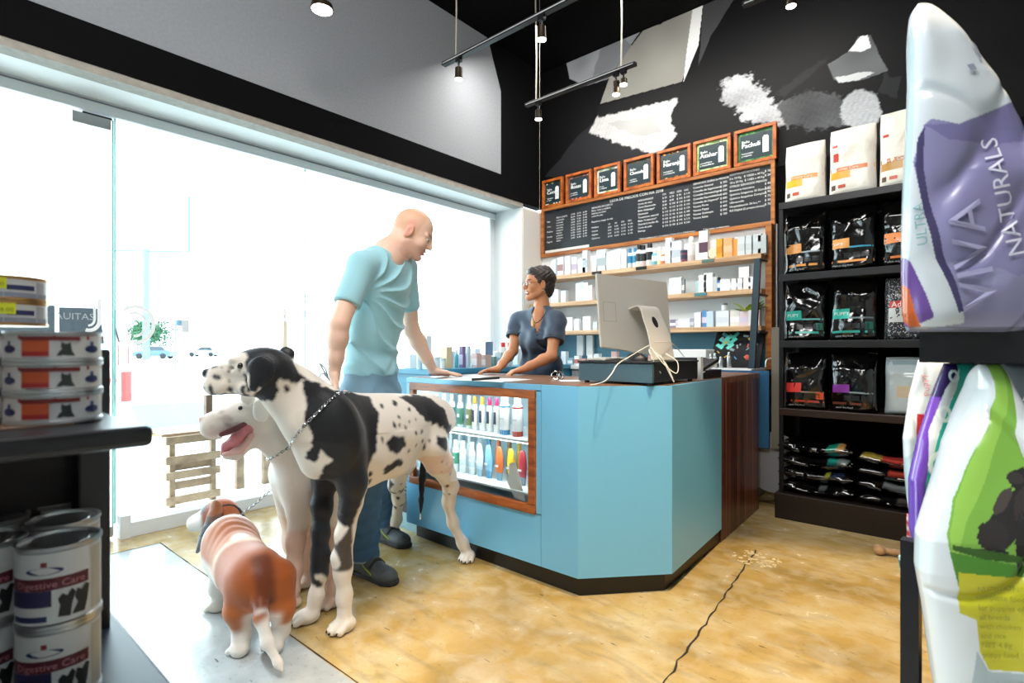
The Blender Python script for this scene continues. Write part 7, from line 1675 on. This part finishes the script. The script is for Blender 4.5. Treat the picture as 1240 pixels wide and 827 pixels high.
def hand(F, wrist, d, n, side, s=1.0, curl=(0.1, 0.15, 0.2, 0.3), spread=0.10, thumb_out=0.7, k=.005):
    """hand: d points along the fingers, n is the back-of-hand normal, side=+1 thumb towards d x n"""
    d = Vector(d).normalized(); n = Vector(n); n = (n - d*n.dot(d)).normalized(); t = d.cross(n)*side; w = Vector(wrist)
    L = lambda a, b_, c_: w + (d*a + t*b_ + n*c_)*s
    F.cone(L(0,0,0), .024*s, L(.03, .0, 0), .024*s, .01)
    for y in (-.026, -.009, .009, .026): F.cone(L(.015, y*0.6, 0), .0155*s, L(.082 - abs(y)*0.25, y, .002), .0125*s, .008)
    for i, (y, ln) in enumerate(((.028, .072), (.0095, .080), (-.0095, .074), (-.027, .058))):
        a = L(.084 - abs(y)*0.25, y, .002); dirn = (d + t*(y*spread*14)).normalized(); cu = curl[i]; r = .0092*s
        ang = 0; p = a
        for j, (fr_, rr) in enumerate(((0.45, .0088), (0.30, .0082), (0.25, .0072))):
            ang += cu*(1.2 if j else 0.9); dd = dirn*math.cos(ang) - n*math.sin(ang); q = p + dd*ln*fr_*s; F.cone(p, r, q, rr*s, .0025); p = q; r = rr*s
    a = L(.018, .024, -.006); p1 = L(.045, .024 + .028*thumb_out, -.012); p2 = L(.072, .030 + .034*thumb_out, -.014); p3 = L(.090, .030 + .036*thumb_out, -.017)
    F.cone(a, .0145*s, p1, .0115*s, .008); F.cone(p1, .0112*s, p2, .0098*s, .003); F.cone(p2, .0098*s, p3, .0082*s, .003)
# ------------------------------------------------------------------ man
man = thing('person', 'tall bald man in light blue T-shirt and jeans leaning one hand on the counter', 'person', (-2.25, 1.68, 0))
H_ = lambda px, py, d: P(px, py, d)
mr_sh, ml_sh = H_(438, 321, 2.48), H_(490, 324, 2.78)
mr_el, mr_wr = H_(411, 392, 2.36), H_(405, 450, 2.38)
ml_el, ml_wr = H_(498, 398, 2.94), H_(524, 444, 3.08); ml_wr.z = .985
mhead = H_(500, 283, 2.70)
hf = Vector((R2.x, R2.y, -0.50)) + Vector((V2.x, V2.y, 0))*0.10
F = Field((-2.85, 1.20, .88), (-1.95, 2.30, 1.82), 0.0044)
up_ = Vector((0, 0, 1))
Wm = head_prims(F, mhead, hf, up_, 0.99)
neck0 = H_(469, 306, 2.63)
F.cone(neck0, .066, Wm(-.035, 0, -.045), .054, .03); F.cone(H_(472, 314, 2.62), .055, Wm(.01, 0, -.08), .035, .02)
F.cone(neck0, .06, H_(462, 340, 2.65), .085, .03)
F.cone(neck0 + Vector((0,0,-.03)), .055, mr_sh, .05, .04); F.cone(neck0 + Vector((0,0,-.03)), .055, ml_sh, .05, .04)
for sh, el, wr in ((mr_sh, mr_el, mr_wr), (ml_sh, ml_el, ml_wr)):
    m1 = sh.lerp(el, .45); m2 = el.lerp(wr, .30)
    F.chain([(sh, .056), (m1, .050), (el, .041), (m2, .043), (el.lerp(wr, .7), .033), (wr, .0265)], .02)
hand(F, ml_wr + Vector((0.0,0.005,-.01)), (Vector((R2.x, R2.y, 0))*0.9 + Vector((V2.x, V2.y, 0))*0.15 + Vector((0,0,-0.13))), (0.12, 0.1, 1), -1, 1.02, (0.05, 0.04, 0.05, 0.08), 0.16, 0.9)
hand(F, mr_wr, (0.03, 0.02, -1), (-0.6, -0.75, 0), -1, 1.0, (0.5, 0.6, 0.65, 0.7), 0.03, 0.3)
V, Q = F.mesh()
skinc = '#ecc2ac'; C = paint(V, skinc)
rel = V - np.array(mhead); fx = rel @ np.array(hf.normalized()); hu = up_ - hf.normalized()*up_.dot(hf.normalized()); hu.normalize(); uz_ = rel @ np.array(hu); lat = rel @ np.array(hu.cross(hf.normalized())); dh = np.linalg.norm(rel, axis=1)
stub = (dh < .15) & (uz_ > -.015) & (fx < .035 + 0.1*(uz_ - .05)) & (uz_ < .10) ; C[stub] = np.array(H('#dcae92'))
C[(dh < .16) & (uz_ < -.045) & (fx > -.01) & (uz_ > -.13)] = H('#dfb19d')
C[(dh < .14) & (fx > .06) & (np.abs(uz_ - .026) < .005) & (np.abs(lat) > .012) & (np.abs(lat) < .05)] = H('#6a4b3c')
C[(dh < .15) & (fx > .082) & (uz_ < -.050) & (uz_ > -.076) & (np.abs(lat) < .021)] = H('#bf7f74')
C[(dh < .105) & (np.abs(lat) > .074) & (fx < .02) & (uz_ > -.045)] = H('#e2a28e')
C = smooth_cols(C, Q, 3); npmesh('skin', V, Q, m_skin, man, C)
add_eyes(Wm, .99, man)
# T-shirt
F = Field((-2.85, 1.20, .85), (-1.90, 2.10, 1.62), 0.0052); E = F.ell
body_f = Vector((0.93, 0.28, 0)).normalized(); body_l = Vector((-body_f.y, body_f.x, 0))
chest = H_(463, 344, 2.655); waist = H_(453, 405, 2.68); hip = H_(450, 446, 2.69)
E(chest, (.122, .172, .15), X=body_f, k=.05); E(chest.lerp(waist, .55), (.115, .160, .14), X=body_f, k=.05); E(waist, (.112, .152, .13), X=body_f, k=.05); E(hip, (.118, .160, .12), X=body_f, k=.05)
F.cone(neck0 + Vector((0,0,-.035)), .070, mr_sh + Vector((0,0,-.0)), .060, .05); F.cone(neck0 + Vector((0,0,-.035)), .070, ml_sh, .060, .05)
se_r = mr_sh.lerp(mr_el, .62); se_l = ml_sh.lerp(ml_el, .60)
F.cone(mr_sh, .061, se_r, .062, .03); F.cone(ml_sh, .060, se_l, .060, .03)
X, Y, Z = F.ax[0][:,None,None], F.ax[1][None,:,None], F.ax[2][None,None,:]
# pull folds from the near armpit down towards the far hip
ap = mr_sh + Vector((0.04, 0.05, -.14)); qx = (X - ap.x); qy = (Y - ap.y); qz = (Z - ap.z); sx_ = qx*body_l.x + qy*body_l.y
ang = np.arctan2(qz, sx_ + 0.02); rr_ = np.sqrt(qz**2 + sx_**2 + (qx*body_f.x + qy*body_f.y)**2)
def sdist(p0, p1):
    ab = Vector(p1) - Vector(p0); L = ab.dot(ab); t_ = np.clip(((X-p0.x)*ab.x + (Y-p0.y)*ab.y + (Z-p0.z)*ab.z)/L, 0, 1); return np.sqrt((X-p0.x-t_*ab.x)**2 + (Y-p0.y-t_*ab.y)**2 + (Z-p0.z-t_*ab.z)**2)
slm = np.clip((np.minimum(sdist(mr_sh, mr_el), sdist(ml_sh, ml_el)) - .072)/.03, 0, 1)
fold = ((1 - np.abs(np.sin(ang*6.5 + 1.6*np.sin(rr_*11))))**2 - .25) * np.clip((rr_ - 0.02)*10, 0, 1) * np.exp(-rr_*1.6) * slm
near = np.abs(F.D) < .03
F.D = F.D - np.where(near, (0.026*fold).astype(np.float32), 0) 
F.D = F.D + np.where(near, (0.0045*np.sin(Z*62 + 5*np.sin(sx_*16) + 9*X)*np.exp(-((Z-0.98)/.12)**2)).astype(np.float32), 0)
# cut hems: sleeves, waist, neck
def carve(F, p, n, R_):
    p = Vector(p); n = Vector(n).normalized(); lo = np.array(p) - R_; hi = np.array(p) + R_; sl, G = F._sl(lo, hi, 0)
    if sl is None: return
    pl = -((G[0]-p.x)*n.x + (G[1]-p.y)*n.y + (G[2]-p.z)*n.z); sp = np.sqrt((G[0]-p.x)**2 + (G[1]-p.y)**2 + (G[2]-p.z)**2) - R_
    F.D[sl] = np.maximum(F.D[sl], -np.maximum(pl, sp))
carve(F, se_r + (mr_el-mr_sh).normalized()*.02, (mr_el-mr_sh), .13); carve(F, se_l + (ml_el-ml_sh).normalized()*.02, (ml_el-ml_sh), .12)
F.cut(hip + Vector((0,0,-.035)), (0, 0, -1))
nk_dir = (Wm(-.03,0,-.05) - neck0).normalized()
F.cone(neck0 + nk_dir*.02, .070, neck0 + nk_dir*.20, .09, .006, True)
F.ell(H_(482, 313, 2.60), (.045, .045, .035), k=.01, sub=True); F.ell(H_(488, 300, 2.64), (.055, .055, .045), k=.004, sub=True)
V, Q = F.mesh()
npmesh('t_shirt', V, Q, mat('tshirt_blue', '#9accd8', 0.85, sheen=0.3, bump=0.06, bscale=400), man)
# jeans
F = Field((-2.95, 1.22, .04), (-1.90, 2.15, 1.10), 0.0065); E = F.ell
bel = H_(450, 452, 2.69)
E(bel, (.108, .152, .08), X=body_f, k=.04); E(bel + Vector((-.01,0,-.10)), (.122, .162, .13), X=body_f, k=.05)
hr, hl = bel - body_l*.09 + Vector((0,0,-.12)), bel + body_l*.085 + Vector((0,0,-.12))
an_r = Vector((-2.27, 1.515, .10)); an_l = Vector((-2.60, 1.86, .10))
kn_r = (hr + an_r)/2 + body_f*.04; kn_r.z = .50; kn_l = (hl + an_l)/2 + body_f*.05; kn_l.z = .50
F.chain([(hr, .105), (kn_r, .078), (an_r + Vector((0,0,.10)), .068), (an_r + Vector((0,0,-.02)), .074)], .03); F.chain([(hl, .100), (kn_l, .076), (an_l + Vector((0,0,.10)), .066), (an_l + Vector((0,0,-.02)), .072)], .03)
X, Y, Z = F.ax[0][:,None,None], F.ax[1][None,:,None], F.ax[2][None,None,:]
near = np.abs(F.D) < .03
F.D = F.D - np.where(near, (0.0065*np.sin(Z*75 + 4*np.sin(X*17) + 5*np.sin(Y*19))*(np.exp(-((Z-.20)/.12)**2) + .5*np.exp(-((Z-.5)/.09)**2) + .5*np.exp(-((Z-.86)/.08)**2))).astype(np.float32), 0)
F.cut((0,0,.075), (0,0,-1)); F.cut(bel + Vector((0,0,.035)), (0.0,0,1))
V, Q = F.mesh(); C = paint(V, '#3d6488'); 
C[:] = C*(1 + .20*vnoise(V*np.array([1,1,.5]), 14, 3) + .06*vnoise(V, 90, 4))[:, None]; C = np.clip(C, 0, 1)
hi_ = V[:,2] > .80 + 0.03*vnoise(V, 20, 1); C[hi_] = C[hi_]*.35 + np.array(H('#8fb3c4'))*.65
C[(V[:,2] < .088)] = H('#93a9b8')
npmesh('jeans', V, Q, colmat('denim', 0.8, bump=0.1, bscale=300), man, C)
b = nb(); pts = ringfit(V, bel + Vector((0,0,.016)), (0,0,1), .05, .26, 40, 0.003); 
tube(b, [p + Vector((0,0,.0)) for p in pts[:-1]], .006, 6, closed=True); obj('waistband', b, mat('denim_pale', '#9dbccb', 0.8), man, True)
b = nb(); pc_ = bel + body_f*.118 - body_l*.085 + Vector((0,0,-.0)); b.free()
# shoes
m_shoe = mat('grey_sneaker', '#4b5358', 0.6, var=0.15, scale=50, bump=0.2); m_sole = mat('dark_sole', '#2a2d30', 0.7); m_lime = mat('lime_trim', '#a5b822', 0.5)
for an, d in ((an_r, Vector((0.99, 0.08, 0))), (an_l, Vector((0.98, 0.05, 0)))):
    d.normalize(); sd = Vector((-d.y, d.x, 0)); g = Vector((an.x, an.y, 0)) + d*.0
    F = Field((g.x-.16, g.y-.16, 0), (g.x+.30, g.y+.16, .17), 0.005)
    F.cone(g - d*.035 + Vector((0,0,.05)), .045, g + d*.06 + Vector((0,0,.052)), .046, .03); F.cone(g + d*.06 + Vector((0,0,.045)), .045, g + d*.175 + Vector((0,0,.035)), .038, .03); F.ell(g + d*.15 + Vector((0,0,.03)), (.075,.050,.035), X=d, k=.02); F.cone(g + Vector((0,0,.06)), .045, g + Vector((0,0,.12)), .045, .02)
    F.cut((0,0,.135), (0,0,1)); F.cut((0,0,.018), (0,0,-1)); V, Q = F.mesh(); so = npmesh('shoe', V, Q, m_shoe, man)
    b = nb(); out = [(g + d*a + sd*w) for a, w in ((-.083,-.02),(-.07,-.042),(0,-.047),(.10,-.046),(.18,-.05),(.222,-.03),(.232,0),(.222,.03),(.18,.05),(.10,.044),(0,.045),(-.07,.04),(-.083,.02))]
    slab(b, [Vector((p.x, p.y, .001)) for p in out], (0,0,1), .023); bmesh.ops.bevel(b, geom=b.edges[:], offset=.003, segments=1, affect='EDGES'); obj('sole', b, m_sole, so, True)
    b = nb(); tube(b, curve([g + d*.03 - sd*.046 + Vector((0,0,.085)), g + d*.07 - sd*.049 + Vector((0,0,.060)), g + d*.115 - sd*.047 + Vector((0,0,.038))], 4), .004, 5); obj('trim_stripe', b, m_lime, so, True)
    b = nb()
    for q in (.055, .095): tube(b, curve([g + d*q - sd*.045 + Vector((0,0,.06)), g + d*(q+.005) + Vector((0,0,.107-(q-.05)*.25)), g + d*q + sd*.045 + Vector((0,0,.06))], 5), .008, 6)
    obj('strap', b, m_sole, so, True)
# leash of the basset and coiled chain in the man's hand
lp_ = [P(288,626,2.42), P(300,617,2.43), P(315,605,2.44), P(330,590,2.45), P(352,560,2.47), P(380,510,2.44), P(396,480,2.40), Vector(mr_wr) + Vector((0.0,0.0,-.06))]
tag(chain('chain_leash', curve(lp_, 4), .012, .0018), 'thin metal chain leash running from the basset collar up to the hand of the man', 'leash')
b = nb(); 
q0_ = P(392, 462, 2.36); tube(b, curve([P(398,470,2.37), P(388,468,2.36), P(385,460,2.36), P(391,452,2.35), P(397,458,2.35), P(394,447,2.34), P(387,440,2.35), P(391,447,2.36), P(402,466,2.37)], 6), .0035, 6)
tag(obj('leash_loop', b, mat('grey_cord', '#8f9aa0', 0.4), None, True), 'looped grey leash end held in the lowered hand of the man', 'leash')
# ------------------------------------------------------------------ woman
wom = thing('person', 'smiling woman with glasses, bun and dark blue blouse standing behind the counter', 'person', (-2.26, 2.98, 0))
wh = P(652, 345, 3.66); wf = Vector((-R2.x*0.93 - V2.x*0.30, -R2.y*0.93 - V2.y*0.30, 0.02))
wr_sh, wl_sh = P(628, 388, 3.80), P(674, 388, 3.56)
wr_el, wr_wr = P(621, 425, 3.72), P(603, 447, 3.48); wl_el, wl_wr = P(668, 431, 3.44), P(633, 450, 3.34)
wr_wr.z = .972; wl_wr.z = .975
F = Field((-2.75, 2.30, .88), (-1.85, 3.25, 1.72), 0.0046)
Ww = head_prims(F, wh, wf, up_, 0.93, True)
wn0 = P(656, 375, 3.68)
F.cone(wn0, .052, Ww(-.03, 0, -.05), .046, .02); F.cone(wn0, .055, P(655, 398, 3.68), .075, .03); F.cone(P(652,384,3.64), .045, P(651,402,3.62), .05, .03)
for sh, el, wr in ((wr_sh, wr_el, wr_wr), (wl_sh, wl_el, wl_wr)):
    F.chain([(sh, .044), (sh.lerp(el, .5), .040), (el, .034), (el.lerp(wr, .3), .035), (el.lerp(wr, .75), .026), (wr, .021)], .02)
dR = Vector((-R2.x, -R2.y, -.10)); dL = Vector((-R2.x, -R2.y, -.22)) - Vector((V2.x, V2.y, 0))*.35
hand(F, wr_wr, dR, (0, 0, 1), 1, .86, (0.18, 0.2, 0.2, 0.25), 0.10, 0.7); hand(F, wl_wr, dL, (0, 0, 1), 1, .86, (0.45, 0.5, 0.5, 0.5), 0.03, 0.5)
V, Q = F.mesh(); C = paint(V, '#c98a62')
wfn = wf.normalized(); wu = (up_ - wfn*up_.dot(wfn)).normalized(); rel = V - np.array(wh); fx = rel @ np.array(wfn); uz_ = rel @ np.array(wu); lat = rel @ np.array(wu.cross(wfn)); dh = np.linalg.norm(rel, axis=1)
C[(dh < .14) & (fx > .055) & (np.abs(uz_ - .026) < .004) & (np.abs(lat) > .010) & (np.abs(lat) < .045)] = H('#3a2a22')
C[(dh < .14) & (fx > .074) & (uz_ < -.046) & (uz_ > -.070) & (np.abs(lat) < .021)] = H('#a8514a')
C[(dh < .14) & (fx > .072) & (np.abs(uz_ + .0575) < .0055) & (np.abs(lat) < .018)] = H('#f0eae4')
npmesh('skin', V, Q, m_skin, wom, C); Vsk = V
add_eyes(Ww, .93, wom)
# hair swept back into a bun
F = Field(tuple(np.array(wh) - .19), tuple(np.array(wh) + .19), 0.004); l_ = wu.cross(wfn)
F.ell(Ww(-.028, 0, .048), (.100, .080, .088), X=wfn, Z=wu, k=.02); F.ell(Ww(-.055, 0, -.02), (.062, .066, .075), X=wfn, Z=wu, k=.02); F.ell(Ww(-.04, 0, .105), (.05,.045,.032), X=wfn, Z=wu, k=.02); F.ell(Ww(.04, 0, .09), (.045,.05,.035), X=wfn, Z=wu, k=.02)
for y in (-1, 1): F.cone(Ww(.02, y*.066, .02), .012, Ww(-.03, y*.07, -.02), .02, .01)
F.cone(Ww(.088, 0, -.03), .075, Ww(.085, 0, .005), .065, .01, True)
for y in (-1, 1): F.ell(Ww(-.006, y*.086, -.012), (.024, .02, .032), X=wfn, Z=wu, k=.005, sub=True)
X, Y, Z = F.ax[0][:,None,None], F.ax[1][None,:,None], F.ax[2][None,None,:]
F.D = F.D + (0.0022*np.sin((X*wfn.x + Y*wfn.y)*160 + 60*Z + 3*np.sin(Z*90))).astype(np.float32)
V, Q = F.mesh(); C = paint(V, '#2a211d'); C *= (1 + .35*vnoise(V, 120, 5))[:, None]; npmesh('hair', V, Q, colmat('hair', 0.4, bump=0.4, bscale=250), wom, np.clip(C, 0, 1))
# glasses
b = nb(); gl = None
for y in (-1, 1):
    c0 = Ww(.104, y*.031, -.002); pts = [c0 + l_*(.024*math.cos(a)*.93) + wu*(.019*math.sin(a)*.93) for a in [q*math.pi/8 for q in range(16)]]; tube(b, pts, .0015, 5, closed=True)
    tube(b, [Ww(.104, y*.054, .006), Ww(.05, y*.077, .008), Ww(-.01, y*.083, .012)], .0016, 5)
tube(b, [Ww(.104, -.008, .002), Ww(.108, 0, .005), Ww(.104, .008, .002)], .0014, 5); gl = obj('glasses_frame', b, mat('brown_frame', '#6b4630', 0.35), wom, True)
for y in (-1, 1):
    b = nb(); c0 = Ww(.104, y*.031, -.002); b.faces.new([b.verts.new(c0 + l_*(.0225*math.cos(a)*.93) + wu*(.0175*math.sin(a)*.93)) for a in [q*math.pi/8 for q in range(16)]]); obj('lens', b, glass('lens_glass', (0.9, 0.93, 1.0)), gl)
b = nb()
for y in (-1, 1): bmesh.ops.create_uvsphere(b, u_segments=8, v_segments=6, radius=.0045, matrix=Matrix.Translation(Ww(-.006, y*.082, -.046)))
obj('earring', b, mat('pearl', '#f3efe8', 0.2), wom, True)
# necklace
b = nb(); nc = [P(643, 377, 3.60), P(645, 385, 3.555), P(648, 391, 3.53), P(654, 388, 3.535), P(660, 380, 3.565), P(664, 372, 3.62)]
tube(b, curve(nc, 5), .0028, 6); nl = obj('necklace', b, mat('black_leather', '#16161a', 0.4), wom, True)
b = nb(); cbox(b, P(646.5, 394, 3.50), (.012, .012, .030), .002, .6); torus(b, P(646.5, 390.5, 3.50), .009, .0025, (0.3,-1,0), 12, 5); obj('pendant', b, mat('brass', '#b8902e', 0.3, metal=0.9), wom, True)
# blouse
F = Field((-2.75, 2.60, .60), (-1.88, 3.35, 1.45), 0.0052); E = F.ell
wb_f = Vector((-0.10, -1, 0)).normalized(); wb_l = Vector((-wb_f.y, wb_f.x, 0))
ch = P(652, 408, 3.68); wa = P(655, 445, 3.72); hp = P(656, 480, 3.76)
E(ch, (.112, .170, .13), X=wb_f, k=.05); E(P(650, 412, 3.60), (.07, .13, .07), X=wb_f, k=.05); E(wa, (.118, .172, .15), X=wb_f, k=.06); E(hp, (.125, .178, .15), X=wb_f, k=.06)
F.cone(wn0 + Vector((0,0,-.030)), .062, wr_sh, .056, .06); F.cone(wn0 + Vector((0,0,-.030)), .062, wl_sh, .056, .06)
wse_r = wr_sh.lerp(wr_el, .45); wse_l = wl_sh.lerp(wl_el, .50)
F.cone(wr_sh, .060, wse_r, .064, .03); F.cone(wl_sh, .062, wse_l, .068, .03)
X, Y, Z = F.ax[0][:,None,None], F.ax[1][None,:,None], F.ax[2][None,None,:]; near = np.abs(F.D) < .03
sx_ = (X-ch.x)*wb_l.x + (Y-ch.y)*wb_l.y
F.D = F.D - np.where(near, (0.007*np.sin(sx_*46 + 6*(Z-1.2) + 2.0*np.sin(Z*14))*np.exp(-((Z-1.10)/.22)**2)).astype(np.float32), 0)
F.D = F.D - np.where(near, (0.004*np.sin((sx_*0.6 + (Z-1.3))*70)*np.exp(-((Z-1.24)/.08)**2)).astype(np.float32), 0)
carve(F, wse_r + (wr_el-wr_sh).normalized()*.02, (wr_el-wr_sh), .11); carve(F, wse_l + (wl_el-wl_sh).normalized()*.02, (wl_el-wl_sh), .115)
F.cone(wn0 + Vector((0,0,.03)), .054, Ww(-.02,0,-.06) + Vector((0,0,.10)), .08, .006, True)
for t0 in np.linspace(0, 1, 7): 
    p = P(652 - 2*t0, 376 + 30*t0, 3.62 - .05*t0); F.cone(p, .038*(1-t0) + .004, p - Vector((V2.x, V2.y, 0))*.14, .040*(1-t0) + .005, .004, True)
F.cut((0,0,.68), (0,0,-1))
V, Q = F.mesh(); npmesh('blouse', V, Q, mat('blouse_navy', '#2b3d52', 0.62, sheen=0.2, bump=0.05, bscale=300), wom)
for se, el, sh in ((wse_r, wr_el, wr_sh), (wse_l, wl_el, wl_sh)):
    b = nb(); ax3 = (el-sh).normalized(); c_ = se + ax3*.012; lathe(b, c_, [(.060,-.014),(.069,-.016),(.071,0),(.068,.014),(.059,.014),(.057,0)], 24, axis=ax3); obj('sleeve_cuff', b, mat('blouse_navy', '#2b3d52'), wom, True)
# trousers and shoes behind the counter
F = Field((-2.55, 2.75, .03), (-1.95, 3.30, .80), 0.009); E = F.ell
E(hp + Vector((0,0,-.06)), (.12,.165,.11), X=wb_f, k=.04)
for s in (-1, 1):
    h0 = hp + wb_l*.08*s + Vector((0,0,-.12)); F.chain([(h0, .09), (Vector((h0.x, h0.y, .42)), .062), (Vector((h0.x, h0.y, .10)), .052)], .03)
F.cut((0,0,.07), (0,0,-1)); V, Q = F.mesh(); npmesh('trousers', V, Q, mat('black_trousers', '#1b1d22', 0.8), wom)
for s in (-1, 1):
    h0 = hp + wb_l*.08*s; b = nb(); g = Vector((h0.x, h0.y, 0)); lathe(b, g + wb_f*.05 + Vector((0,0,.002)), [(.045,0),(.05,.02),(.045,.06),(.02,.09),(0,.092)], 18, sx=1, sy=2.0); obj('shoe', b, m_sole, wom, True)
